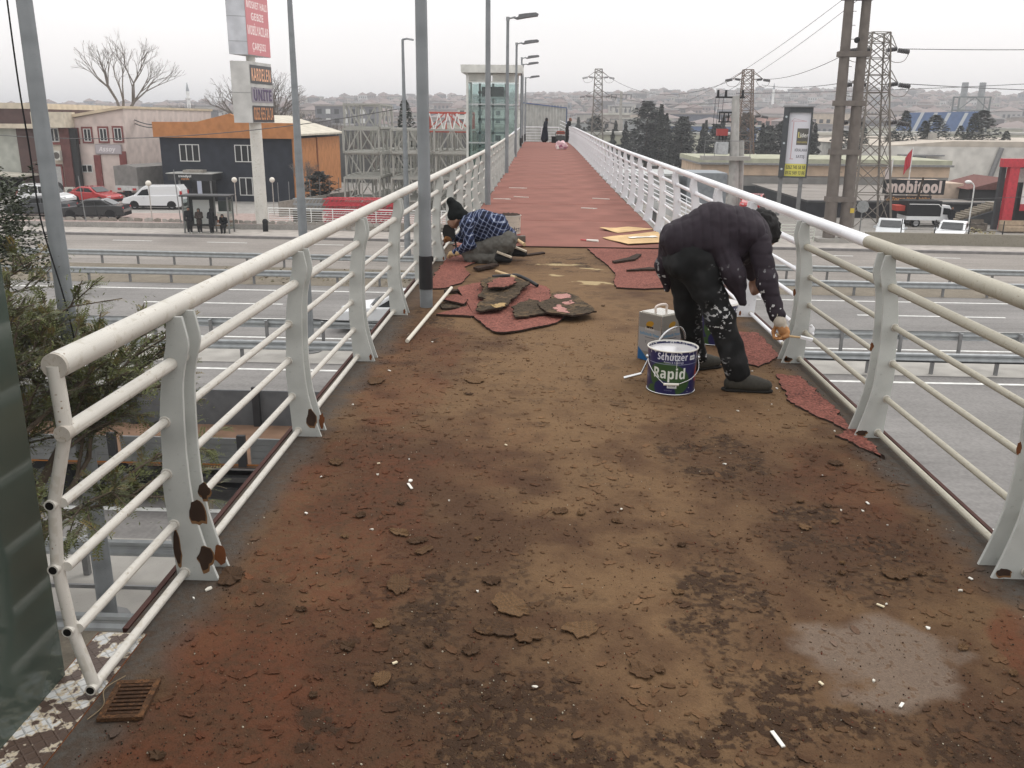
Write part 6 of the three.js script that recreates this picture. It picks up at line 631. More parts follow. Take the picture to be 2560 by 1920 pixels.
  bare('bare_tree', 'large bare winter tree above the pale factory roof', -52.6, GY + 4, -112, 12.6, 20611, 0.72); bare('bare_tree', 'bare winter tree behind the sign tower', -35, GY + 1, -108, 13, 4242, 0.8); bare('bare_tree', 'smaller bare tree right of the sign tower', -30, GY, -104, 10.5, 991, 0.85); bare('bare_tree', 'thin bare tree on the left skyline', -60, GY, -150, 9.5, 31337, 0.5); bare('bare_tree', 'bare thicket tree behind the crane sections', -19, GY, -100, 7.5, 555, 0.8); bare('bare_tree', 'bare thicket tree beside the grey shed', -24.5, GY, -108, 8.0, 1234, 0.8); bare('bare_shrub', 'bare brown climber beside the orange side wall', -20.6, LY, -76, 4.0, 808, 0.7);
  seed = 991177;
}
// feathery tree at the left edge
{
  const t = thing('feathery_tree', 'green feathery leaved tree behind the left railing', 'tree', [-7.3, GY, -10.6]); seed = 424241;
  const wd = mb(), tips = []; const grow = (p, d, L, r, dep) => { const q = p.clone().addScaledVector(d, L); wd.bar(p.toArray(), q.toArray(), r, r * 0.66, dep < 2 ? 8 : 5, false); if (dep > 2) tips.push([p, q, d]); if (dep >= 5) return; const n = dep < 2 ? 4 : 3; for (let i = 0; i < n; i++) { const v = V(rr(-1, 1), rr(-0.5, 0.6), rr(-1, 1)).normalize(); const s = q.clone().lerp(p, rr(0, 0.5)); grow(dep > 0 ? s : q, d.clone().addScaledVector(v, 0.85).normalize(), L * rr(0.6, 0.82), r * 0.6, dep + 1); } }; grow(V(0, 0, 0), V(0.1, 1, 0.02), 2.1, 0.13, 0); grow(V(0.1, 1.4, 0), V(0.55, 0.75, 0.1).normalize(), 1.5, 0.08, 1); grow(V(0.0, 1.0, 0), V(-0.3, 0.85, -0.1).normalize(), 1.6, 0.08, 1); grow(V(0.05, 2.0, 0), V(-0.28, 0.95, 0.1).normalize(), 2.0, 0.08, 1); grow(V(0.05, 1.9, 0), V(0.2, 0.95, 0.2).normalize(), 1.5, 0.07, 2);
  const wm = wd.build('trunk', bark, t);
  const p = [], c = []; for (const [A, B, D] of tips) { for (let s = 0; s < 10; s++) { const o = A.clone().lerp(B, rr(0.2, 1)), dir = D.clone().add(V(rr(-0.9, 0.9), rr(-0.5, 0.35), rr(-0.9, 0.9))).normalize(), sd = dir.clone().cross(V(rr(-0.4, 0.4), 1, rr(-0.4, 0.4))).normalize(), Ls = rr(0.12, 0.27), k = rr(0.6, 1.5), yl = rr(0, 1) < 0.22 ? 1.5 : 1; for (let i = 0; i < 7; i++) for (const e of [-1, 1]) { const b = o.clone().addScaledVector(dir, Ls * i / 7).add(V(0, -0.04 * (i / 7) ** 2, 0)), l = 0.055 * (1 - 0.4 * i / 7), tip = b.clone().addScaledVector(sd, e * l).addScaledVector(dir, l * 0.55), w = dir.clone().multiplyScalar(0.011); const m = b.clone().lerp(tip, 0.5); const q = [k * yl * 1.1, k, k * 0.8]; for (const v of [b, m.clone().add(w), tip, b, tip, m.clone().sub(w)]) { p.push(v.x, v.y, v.z); c.push(...q); } } } }
  for (const [A, B] of tips) { const o = A.clone().lerp(B, rnd()), k0 = rr(0.6, 1.35); for (let i = 0; i < 30; i++) { const x = o.x + rr(-0.24, 0.24), y = o.y + rr(-0.2, 0.2), z = o.z + rr(-0.24, 0.24), a = rr(0, 6.28), e = rr(-0.9, 0.6), s = rr(0.016, 0.036), u = [Math.cos(a) * s, e * s, Math.sin(a) * s], w = [-Math.sin(a) * s * 0.32, s * 0.1, Math.cos(a) * s * 0.32], q = [k0 * 1.05, k0, k0 * 0.75]; for (const [f, h] of [[-1, 0], [0, -1], [1, 0], [-1, 0], [1, 0], [0, 1]]) { p.push(x + u[0] * f + w[0] * h, y + u[1] * f + w[1] * h, z + u[2] * f + w[2] * h); c.push(...q); } } }
  const g = new THREE.BufferGeometry(); g.setAttribute('position', new THREE.Float32BufferAttribute(p, 3)); g.setAttribute('color', new THREE.Float32BufferAttribute(c, 3)); g.computeVertexNormals(); boxUV(g); const lm = leafMat([0.082, 0.1, 0.032]); lm.transmission = 0.25; mesh('crown', g, lm, t);
  const sh = thing('roadside_shrub', 'dark dense shrub at the left edge below the factory awning', 'shrub', [-8.75, GY, -13]); mesh('crown', cloud(9000, () => { const a = rr(0, 6.28), e = rr(-1, 1), r = Math.cbrt(rr(0.3, 1)) * (1 + 0.2 * Math.sin(a * 5 + e * 4)); return [Math.cos(a) * r * 0.95, 5.95 + e * 0.8 * r, Math.sin(a) * r * 1.0]; }, 0.038), leafMat([0.03, 0.04, 0.018]), sh); const b = mb(); b.bar([0, 0, 0], [0.1, 5, 0], 0.1, 0.05, 8); b.build('trunk', bark, sh);
  seed = 5550123;
  const gr = []; for (let i = 0; i < 900; i++) { const x = rr(26, 33), z = rr(-63, -60); gr.push([x, GY + 0.05 + rr(0, 0.9) * Math.exp(-Math.pow((x - 29) / 2.2, 2)), z]); } const gg = mesh('tall_grass', cloud(900, i => gr[i], 0.12), leafMat([0.2, 0.17, 0.09])); tag(gg, 'dry tall grass behind the low concrete wall', 'grass', null, 'stuff');
  const wd2 = []; const w2 = mesh('weeds', cloud(700, () => [rr(-16, -2), GY + rr(0.02, 0.35), rr(-41.2, -43.8)], 0.08), leafMat([0.12, 0.1, 0.05])); tag(w2, 'sparse weeds in the dirt median', 'weeds', null, 'stuff');
}
// ---------- overhead wires ----------
function wire(label, pts, r = 0.03) { const c = mb(); const P = []; for (let i = 0; i + 1 < pts.length; i++) { const [a, b, sag] = [pts[i], pts[i + 1], pts[i][3] || 0]; for (let k = 0; k < 10; k++) { const u = k / 10; P.push([lerp(a[0], b[0], u), lerp(a[1], b[1], u) - sag * 4 * u * (1 - u), lerp(a[2], b[2], u)]); } } P.push(pts[pts.length - 1].slice(0, 3)); c.tube(P, r, 5, P.length * 2); tag(c.build('overhead_wire', mat([0.1, 0.1, 0.1], 0.7)), label, 'wire'); }
wire('thin wire crossing the sky above the sign tower', [[-24, 5.95, -25, 0.12], [-1.0, 6.75, -25, 0], [14, 7.4, -25]], 0.012);
wire('sagging wire from the factory to the far lamp post', [[-40, 0.6, -62, 0.9], [-8.3, 2.3, -50.8]], 0.025); wire('upper black cable from the factory gable to the charcoal building', [[-41.3, 2.3, -88, 0.5], [-33.5, 1.2, -79]], 0.05); wire('lower black cable from the factory gable to the charcoal building', [[-41.3, 1.9, -88, 0.5], [-33.5, 1.0, -79]], 0.05);
wire('upper conductor from the farthest to the middle pylon', [[10.6, 9.1, -160, 2.3], [23.4, 7.0, -118]], 0.03); wire('lower conductor from the farthest to the middle pylon', [[10.9, 6.1, -160, 0.9], [24, 4.4, -118]], 0.03); wire('conductor from the middle pylon to the rusty pylon', [[27, 7.1, -118, 0.7], [23, 7.3, -70]], 0.028); wire('second conductor from the middle pylon to the rusty pylon', [[27, 6.4, -118, 0.4], [23.1, 4.9, -70]], 0.028); wire('top conductor leaving the rusty pylon to the right', [[25.9, 7.1, -70, 0.5], [62, 8.2, -64]], 0.028); wire('middle conductor leaving the rusty pylon to the right', [[26.1, 4.7, -70, 0.5], [62, 4.4, -64]], 0.028); wire('long thin wire behind the twin poles to the right', [[17, 4.3, -84, 0.5], [66, 7.2, -78]], 0.025); wire('steep wire from the twin pole top toward the town', [[18.4, 9.4, -59, 1.5], [17, 3.6, -150]], 0.018); wire('second steep wire from the twin pole top toward the town', [[19.2, 9.3, -59, 1.6], [19.5, 3.4, -150]], 0.018); wire('wire from the twin pole top to the upper right', [[19.4, 9.2, -58.8, 0.2], [26, 13, -45]], 0.022); wire('low wire across the shop signs', [[22, -3.9, -70, 0.3], [45, -2.3, -66]], 0.02);

// ---------- torn rubber pieces, tools, debris on the deck ----------
{
  seed = 777001; const cat = 'rubber mat', gp = 'torn pieces of rubber mat in the pile';
  const piece = (name, label, pts, th, y, top, amp = 0.012, curl = null) => { const t = thing(name, label, cat, [0, 0, 0], 0, gp); sheet(rough(pts, amp, 0.035), th, top, M.rubberEdge, 'surface', t, y, curl); return t; };
  piece('torn_mat', 'large curved sheet of red rubber under the pile of torn pieces', smoothPts([[-0.9, -9.13], [-0.78, -8.63], [-0.67, -8.09], [-0.58, -7.76], [-0.4, -7.32], [-0.23, -7.36], [-0.08, -7.51], [0.11, -7.71], [0.2, -8.05], [0.1, -8.5], [0.08, -9.0], [0.03, -9.5], [-0.3, -9.72], [-0.62, -9.75], [-0.85, -9.33]], 4), 0.015, 0.004, M.rubber, 0.016, (x, z) => 0.035 * sstep(-0.55, -0.95, x) * sstep(-8.2, -8.9, z) + 0.012 * vn(x * 6, z * 6));
  const A = piece('torn_mat', 'turned over dark mat piece with a ragged left edge on the pile', [[-0.67, -9.34], [-0.6, -9.56], [-0.28, -9.59], [-0.14, -9.39], [-0.21, -8.93], [-0.31, -8.47], [-0.38, -8.05], [-0.58, -7.99], [-0.62, -8.15], [-0.58, -8.57], [-0.65, -8.66], [-0.62, -9.04]], 0.016, 0.045, M.matBack, 0.03, (x, z) => 0.03 * vn(x * 5, z * 4) + 0.02 * sstep(-8.4, -9.4, z)); sheet(rough([[-0.5, -8.22], [-0.36, -8.3], [-0.35, -8.16], [-0.42, -8.04]], 0.03, 0.02), 0.003, M.matTan, M.matTan, 'glue_patch', A, 0.074);
  piece('torn_mat', 'small red topped mat scrap lying on the turned over dark piece', [[-0.56, -8.81], [-0.56, -9.06], [-0.47, -9.43], [-0.32, -9.42], [-0.29, -9.1], [-0.41, -8.82]], 0.016, 0.108, M.rubber, 0.026, (x, z) => 0.018 * vn(x * 9, z * 5));
  piece('torn_mat', 'small dark mat scrap at the middle front of the pile', [[-0.28, -8.14], [-0.22, -8.4], [-0.14, -8.62], [-0.04, -8.5], [0.03, -7.97], [-0.08, -7.89], [-0.25, -7.76]], 0.015, 0.035, M.matBack, 0.026, (x, z) => 0.02 * vn(x * 7, z * 6));
  const C = piece('torn_mat', 'dark turned over mat piece with pink patches at the right of the pile', [[-0.04, -8.35], [0.09, -8.58], [0.09, -8.83], [0.21, -8.91], [0.34, -8.74], [0.41, -8.39], [0.5, -8.0], [0.27, -7.79], [0.03, -7.92]], 0.016, 0.0615, M.matBack, 0.026, (x, z) => 0.0); for (const p of [[[0.13, -8.74], [0.25, -8.82], [0.28, -8.61], [0.15, -8.54]], [[0.1, -8.09], [0.16, -8.25], [0.22, -8.02], [0.25, -7.87], [0.14, -7.93]], [[0.21, -8.39], [0.29, -8.5], [0.28, -8.31], [0.22, -8.26]]]) sheet(rough(p, 0.03, 0.02), 0.003, M.matPink, M.matPink, 'pink_patch', C, 0.0785);
  piece('torn_mat', 'short red slab left of the pile under the loose white pipe', [[-1.02, -8.59], [-0.88, -8.87], [-0.74, -8.6], [-0.76, -8.36]], 0.02, 0.03, M.rubber, 0.012); piece('torn_mat', 'pointed red slab at the lower left of the pile', [[-0.99, -8.0], [-0.72, -8.4], [-0.6, -7.94]], 0.022, 0.002, M.rubber, 0.01); piece('torn_mat', 'dark underside slab between the two red slabs left of the pile', [[-1.01, -8.48], [-0.72, -8.5], [-0.7, -8.36], [-0.96, -8.27]], 0.018, 0.004, M.matBack, 0.014);
  piece('torn_mat', 'dark strip of torn rubber lying by the left mat edge', [[-1.05, -9.2], [-0.7, -9.25], [-0.68, -9.15], [-1.02, -9.1]], 0.03, 0.004, M.rubberEdge, 0.02); piece('torn_mat', 'little dark torn strip near the kneeling man', [[-0.85, -10.6], [-0.62, -10.95], [-0.55, -10.85], [-0.78, -10.5]], 0.03, 0.02, M.rubberEdge, 0.02); piece('torn_mat', 'thin dark torn strip right of the kneeling man feet', [[-0.28, -11.9], [-0.02, -12.2], [0.02, -12.1], [-0.25, -11.85]], 0.02, 0.002, M.rubberEdge, 0.015); piece('torn_mat', 'dark torn strip lying on the right red flap', [[0.9, -11.2], [1.2, -11.5], [1.32, -11.95], [1.25, -11.98], [1.1, -11.6], [0.88, -11.3]], 0.025, 0.022, M.rubberEdge, 0.015); piece('torn_mat', 'second dark torn strip on the right red flap', [[1.0, -10.6], [1.35, -10.7], [1.6, -10.55], [1.6, -10.65], [1.3, -10.85]], 0.022, 0.022, M.rubberEdge, 0.015);
  // loose pipe, hammers, brush
  { const b = mb(); b.bar([-1.1, 0.018, -6.95], [-0.94, 0.1, -8.92], 0.016, 0.016, 14); tag(b.build('loose_pipe', mat([0.6, 0.57, 0.5], 0.6, 'speck', 0.25)), 'loose white pipe leaning on the torn slabs beside the taped lamp post', 'pipe'); }
  { const t = thing('pickaxe', 'wooden handled pick lying across the torn pieces', 'tool', [0, 0, 0]); const h = mb(); h.bar([-0.54, 0.1, -10.0], [-0.3, 0.1, -9.58], 0.016, 0.02, 10); h.build('handle', M.wood, t); const k = mb(); k.tube([[-0.34, 0.1, -9.75], [-0.27, 0.12, -9.6], [-0.16, 0.09, -9.5], [-0.06, 0.05, -9.4]], 0.02, 8).tube([[-0.34, 0.1, -9.7], [-0.42, 0.11, -9.65], [-0.56, 0.1, -9.62]], 0.02, 8); k.build('head', M.black, t); }
  { const t = thing('hammer', 'wooden handled mallet at the edge of the red surfacing', 'tool', [0, 0.02, 0]); const h = mb(); h.bar([-0.4, 0.05, -13.1], [-0.28, 0.03, -12.68], 0.02, 0.024, 10); h.build('handle', M.wood, t); const k = mb(); k.box(-0.4, 0.05, -13.15, 0.24, 0.09, 0.09, 0.2); k.build('head', mat([0.09, 0.075, 0.06], 0.6), t); }
  { const t = thing('paint_brush', 'small brush with a red tip on the red surfacing', 'tool', [0.69, 0.035, -13.37], -0.5); const a = mb(); a.bar([-0.05, 0, 0], [0.14, 0, 0], 0.014, 0.02, 8); a.build('handle', M.chipWhite, t); const b = mb(); b.box(-0.1, 0, 0, 0.1, 0.012, 0.03); b.build('tip', M.redPaint, t); }
  const card = (label, pts, y, cv) => { const t = thing('cardboard_sheet', label, 'cardboard', [0, 0, 0], 0, 'cardboard sheets on the red surfacing'); sheet(rough(pts, 0.004, 0.08), 0.006, M.card, mat([0.3, 0.2, 0.1], 0.9), 'board', t, y, cv); return t; };
  card('far flattened cardboard sheet on the red surfacing by the right rail', [[0.92, -14.88], [1.44, -15.33], [1.86, -15.04], [1.19, -14.42]], 0.024, (x, z) => 0.03 * sstep(1.2, 0.92, x)); const c2 = card('near flattened cardboard sheet with white paint marks by the right rail', [[0.9, -13.72], [1.39, -14.16], [1.8, -14.6], [1.86, -14.5], [1.76, -13.22], [1.23, -12.95]], 0.026, (x, z) => 0.02 * vn(x * 3, z * 2)); sheet(rough([[1.3, -13.75], [1.75, -13.95], [1.78, -13.8], [1.32, -13.62]], 0.04, 0.04), 0.002, M.chipWhite, M.chipWhite, 'paint_mark', c2, 0.048);
  for (const [x, z, w, l] of [[0.9, -18.6, 0.35, 'white stick lying on the far red surfacing'], [-0.75, -24, 0.5, 'pale wood strip by the left rail on the red surfacing'], [-1.0, -20.6, 0.4, 'white splinter by the left rail beyond the second lamp post'], [-0.6, -21.2, 0.4, 'second white splinter beyond the second lamp post'], [1.3, -21, 0.4, 'thin white splinter on the red surfacing at the right']]) { const b = mb(); b.box(x, 0.029 + dkY(z), z, w * rr(0.7, 1.1), 0.012, 0.03, rr(-0.6, 0.6)); b.box(x + w * 0.4, 0.028 + dkY(z), z + 0.05, w * 0.3, 0.01, 0.025, rr(-1, 1)); tag(b.build('wood_strip', M.chipWhite), l, 'wood strip'); }
}
// ---------- buckets and tin ----------
function bucket(label, x, z, r, h, tex, ry, body) {
  const t = thing('paint_bucket', label, 'bucket', [x, 0.004, z], ry); const g = new THREE.CylinderGeometry(r, r * 0.97, h, 48, 1, true); g.rotateY(Math.PI); mesh('side', g, new THREE.MeshPhysicalMaterial({ map: tex, roughness: 0.32, clearcoat: 0.3, side: THREE.DoubleSide }), t, [0, h / 2, 0]);
  const m = mb(); m.add(new THREE.TorusGeometry(r + 0.002, 0.0055, 8, 48), new THREE.Matrix4().makeRotationX(Math.PI / 2).setPosition(0, h, 0)); m.build('rim', body || M.chipWhite, t); const b = mb(); b.add(new THREE.TorusGeometry(r * 0.97 + 0.001, 0.004, 8, 48), new THREE.Matrix4().makeRotationX(Math.PI / 2).setPosition(0, 0.005, 0)); b.build('bottom_seam', M.chrome, t); const f = mb(); f.bar([0, 0.004, 0], [0, 0.01, 0], r * 0.96, r * 0.96, 32); f.build('base', M.dkGalv, t); return t;
}
{
  const lab = ctex(2048, 576, (x, w, h) => {
    x.fillStyle = '#191c4e'; x.fillRect(0, 0, w, h); x.fillStyle = '#2c4a26'; x.beginPath(); x.ellipse(w * 0.46, h * 0.62, 300, 205, 0.25, 0, 7); x.fill(); x.beginPath(); x.ellipse(w * 0.36, h * 0.98, 150, 110, 0, 0, 7); x.fill(); x.fillStyle = '#191c4e'; x.beginPath(); x.ellipse(w * 0.435, h * 0.9, 165, 120, 0.5, 0, 7); x.fill();
    x.fillStyle = '#9b2a24'; x.beginPath(); x.ellipse(w * 0.685, h * 0.55, 45, 110, 0.15, 0, 7); x.fill();
    x.fillStyle = '#8d93a8'; x.fillRect(0, h * 0.285, w, 7); x.fillStyle = '#cfd0d8'; x.textAlign = 'center'; x.font = 'bold 122px sans-serif'; x.fillText('Schutzer', w * 0.478, h * 0.2, 420); x.font = '34px sans-serif'; x.fillText('Paints & Coatings', w * 0.488, h * 0.265); x.font = 'bold 190px sans-serif'; x.fillStyle = '#d4d6ce'; x.fillText('Rapid', w * 0.46, h * 0.62, 470); x.fillStyle = '#d7d9da'; x.fillRect(w * 0.6, h * 0.1, 100, 58); x.fillStyle = '#53555c'; x.font = 'bold 32px sans-serif'; x.fillText('A063', w * 0.624, h * 0.17); x.fillStyle = '#d7d9da'; x.fillRect(w * 0.452, h * 0.73, 130, 62); x.fillStyle = '#3e4048'; x.fillText('ASTAR', w * 0.483, h * 0.8); x.fillStyle = '#8a8da0'; x.font = '22px sans-serif'; x.fillText('technology', w * 0.46, h * 0.9);
    x.fillStyle = '#d9d9d6'; for (let i = 0; i < 34; i++) { const u = PT[i * 7] * w, l = 15 + PT[i * 11] * 190; x.fillRect(u, 0, 5 + PT[i * 5] * 6, l * (PT[i * 3] < 0.35 ? 1.6 : 0.35)); } for (let u = 0; u < w; u += 26) { x.fillRect(u, 0, 26, 4 + 16 * PT[(u * 31) & 65535]); } for (let i = 0; i < 26; i++) { x.beginPath(); x.arc(PT[i * 17] * w, PT[i * 19] * h, 2 + PT[i * 23] * 5, 0, 7); x.fill(); }
  });
  const t = bucket('open blue paint bucket with a green label full of white paint', 0.885, -5.8, 0.165, 0.3, lab, 0); const p = mb(); p.bar([0, 0.26, 0], [0, 0.282, 0], 0.162, 0.162, 40); p.build('paint', mat([0.74, 0.72, 0.73], 0.15), t);
  const hd = mb(); hd.tube([[0.168, 0.235, 0.03], [0.165, 0.17, 0.09], [0.11, 0.12, 0.155], [0.02, 0.085, 0.185]], 0.0028, 6).tube([[-0.07, 0.085, 0.185], [-0.12, 0.13, 0.155], [-0.165, 0.2, 0.08], [-0.168, 0.235, 0.03]], 0.0028, 6); hd.build('handle', M.chrome, t); const gp = mb(); gp.bar([-0.075, 0.086, 0.186], [0.025, 0.085, 0.186], 0.009, 0.009, 12); gp.build('grip', mat([0.68, 0.65, 0.58], 0.5), t); for (const s of [-1, 1]) { const e = mb(); e.sph(s * 0.17, 0.235, 0.03, 0.014); e.build('handle_lug', M.chrome, t); }
  const t2 = bucket('closed blue paint bucket behind the standing worker’s leg'.replace('’', ''), 1.44, -7.2, 0.165, 0.33, lab, 0.35); const l2 = mb(); l2.bar([0, 0.331, 0], [0, 0.34, 0], 0.163, 0.163, 40); l2.build('lid', mat([0.6, 0.58, 0.57], 0.4), t2);
  const wl = ctex(1024, 384, (x, w, h) => { x.fillStyle = '#b9b1a4'; x.fillRect(0, 0, w, h); x.fillStyle = '#a39c8f'; x.fillRect(0, 90, w, 6); for (let i = 0; i < 60; i++) { x.fillStyle = PT[i * 3] < 0.5 ? '#8f877a' : '#6e675c'; x.fillRect(PT[i * 7] * w, PT[i * 9] * h, 2 + PT[i * 13] * 14, 2 + PT[i * 15] * 8); } x.fillStyle = '#a33a34'; x.fillRect(0, 290, w, 60); x.fillStyle = '#c9c2b8'; x.fillRect(0, 330, w, 10); x.fillStyle = '#2a2c3a'; x.font = 'bold 84px sans-serif'; x.fillText('SİSTEM', 480, 250); x.font = 'bold 60px sans-serif'; x.fillText('7', 620, 74); });
  const t3 = bucket('white plastic bucket full of dark rubble behind the kneeling man', -0.52, -13.45, 0.165, 0.36, wl, 0.3, mat([0.5, 0.47, 0.42], 0.6)); t3.position.y = 0.024; const rb = new THREE.SphereGeometry(0.155, 20, 8, 0, 6.283, 0, 1.57), q = rb.attributes.position; for (let i = 0; i < q.count; i++) q.setY(i, q.getY(i) * 0.2 + 0.03 * vn3(q.getX(i) * 30, 1, q.getZ(i) * 30)); rb.computeVertexNormals(); mesh('rubble', rb, M.rubberEdge, t3, [0, 0.345, 0]);
  // square tin
  const tn = thing('square_tin', 'square metal thinner can with a plastic handle beside the open bucket', 'can', [0.9, 0.004, -6.6], 0.72), W = 0.235, H = 0.36; const tt = ctex(512, 784, (x, w, h) => { x.fillStyle = '#8f8d88'; x.fillRect(0, 0, w, h); x.fillStyle = '#a5a7aa'; x.fillRect(0, h * 0.3, w, h * 0.5); x.fillStyle = '#2c6aa5'; x.beginPath(); x.moveTo(0, h); x.lineTo(0, h * 0.72); x.lineTo(w * 0.55, h); x.fill(); x.fillStyle = '#b58a2c'; x.beginPath(); x.ellipse(w * 0.5, h * 0.2, 90, 48, -0.3, 0, 7); x.fill(); x.fillStyle = '#3b2c20'; x.fillRect(w * 0.36, h * 0.25, 150, 40); x.fillStyle = '#d8d6d0'; x.font = 'bold 64px sans-serif'; x.textAlign = 'center'; x.fillText('Terkim', w / 2, h * 0.34); x.fillStyle = '#3e8fc0'; x.font = 'bold 62px sans-serif'; x.fillText('Sellülozik Tiner', w / 2, h * 0.45, w * 0.86); x.fillStyle = '#4d5156'; x.fillRect(w * 0.3, h * 0.49, w * 0.45, 8); x.fillText('?', w * 0.35, h * 0.62); });
  const tm = new THREE.MeshPhysicalMaterial({ map: tt, roughness: 0.35, metalness: 0.55 }); for (let k = 0; k < 4; k++) { const s = mesh('side', new THREE.PlaneGeometry(W - 0.012, H), tm, tn); s.position.set(Math.sin(k * Math.PI / 2) * W / 2, H / 2, Math.cos(k * Math.PI / 2) * W / 2); s.rotation.y = k * Math.PI / 2; } const ed = mb(); for (const [x, z] of [[1, 1], [1, -1], [-1, 1], [-1, -1]]) ed.bar([x * (W / 2 - 0.005), 0, z * (W / 2 - 0.005)], [x * (W / 2 - 0.005), H, z * (W / 2 - 0.005)], 0.007, 0.007, 8); ed.build('corner_seams', M.chrome, tn); const top = mb(); top.box(0, H + 0.002, 0, W - 0.004, 0.006, W - 0.004); top.box(0, H + 0.008, 0, W - 0.03, 0.006, W - 0.03); top.build('top', mat([0.55, 0.53, 0.48], 0.25, null, 1, { metalness: 0.7 }), tn); const hn = mb(); hn.tube([[-0.06, H + 0.01, 0], [-0.062, H + 0.05, 0], [-0.03, H + 0.062, 0], [0.03, H + 0.062, 0], [0.062, H + 0.05, 0], [0.06, H + 0.01, 0]], 0.009, 8); hn.build('handle', mat([0.68, 0.58, 0.52], 0.4), tn);
  const ro = thing('paint_roller', 'wire paint roller frame leaning between bucket and can', 'tool', [0, 0, 0]); const rd = mb(); rd.tube([[0.7, 0.07, -5.95], [0.76, 0.2, -5.96], [0.86, 0.36, -5.98], [0.95, 0.395, -6.0], [0.99, 0.35, -6.02], [1.0, 0.3, -6.03]], 0.007, 8); rd.build('rod', M.chrome, ro); const rh = mb(); rh.bar([0.58, 0.03, -5.95], [0.7, 0.065, -5.95], 0.012, 0.01, 10); rh.build('handle', M.chrome, ro);
}
// ---------- flakes, chips and crumbs ----------
function flakeGeo(n, sd, th = 0.05, ax = 1) { const P = [], rim = []; for (let i = 0; i < n; i++) { const a = i / n * 6.283, q = 0.4 + 0.5 * vn(Math.cos(a) * 1.4 + sd * 5.3, Math.sin(a) * 1.4 + 9) + 0.42 * vn(Math.cos(a) * 4.2 + sd * 2.3, Math.sin(a) * 4.2 + 3) + 0.12 * PT[(sd * 131 + i * 29) & 65535]; rim.push([Math.cos(a) * q * ax, 0.10 + 0.22 * PT[(sd * 77 + i * 53) & 65535], Math.sin(a) * q]); } const c = [0, 0.1, 0]; for (let i = 0; i < n; i++) { const A = rim[i], B = rim[(i + 1) % n]; P.push(...c, ...B, ...A); P.push(...A, ...B, B[0], B[1] - th - 0.03, B[2], ...A, B[0], B[1] - th - 0.03, B[2], A[0], A[1] - th - 0.03, A[2]); P.push(0, 0.1 - th, 0, A[0], A[1] - th, A[2], B[0], B[1] - th, B[2]); } const g = new THREE.BufferGeometry(); g.setAttribute('position', new THREE.Float32BufferAttribute(P, 3)); g.computeVertexNormals(); return boxUV(g); }
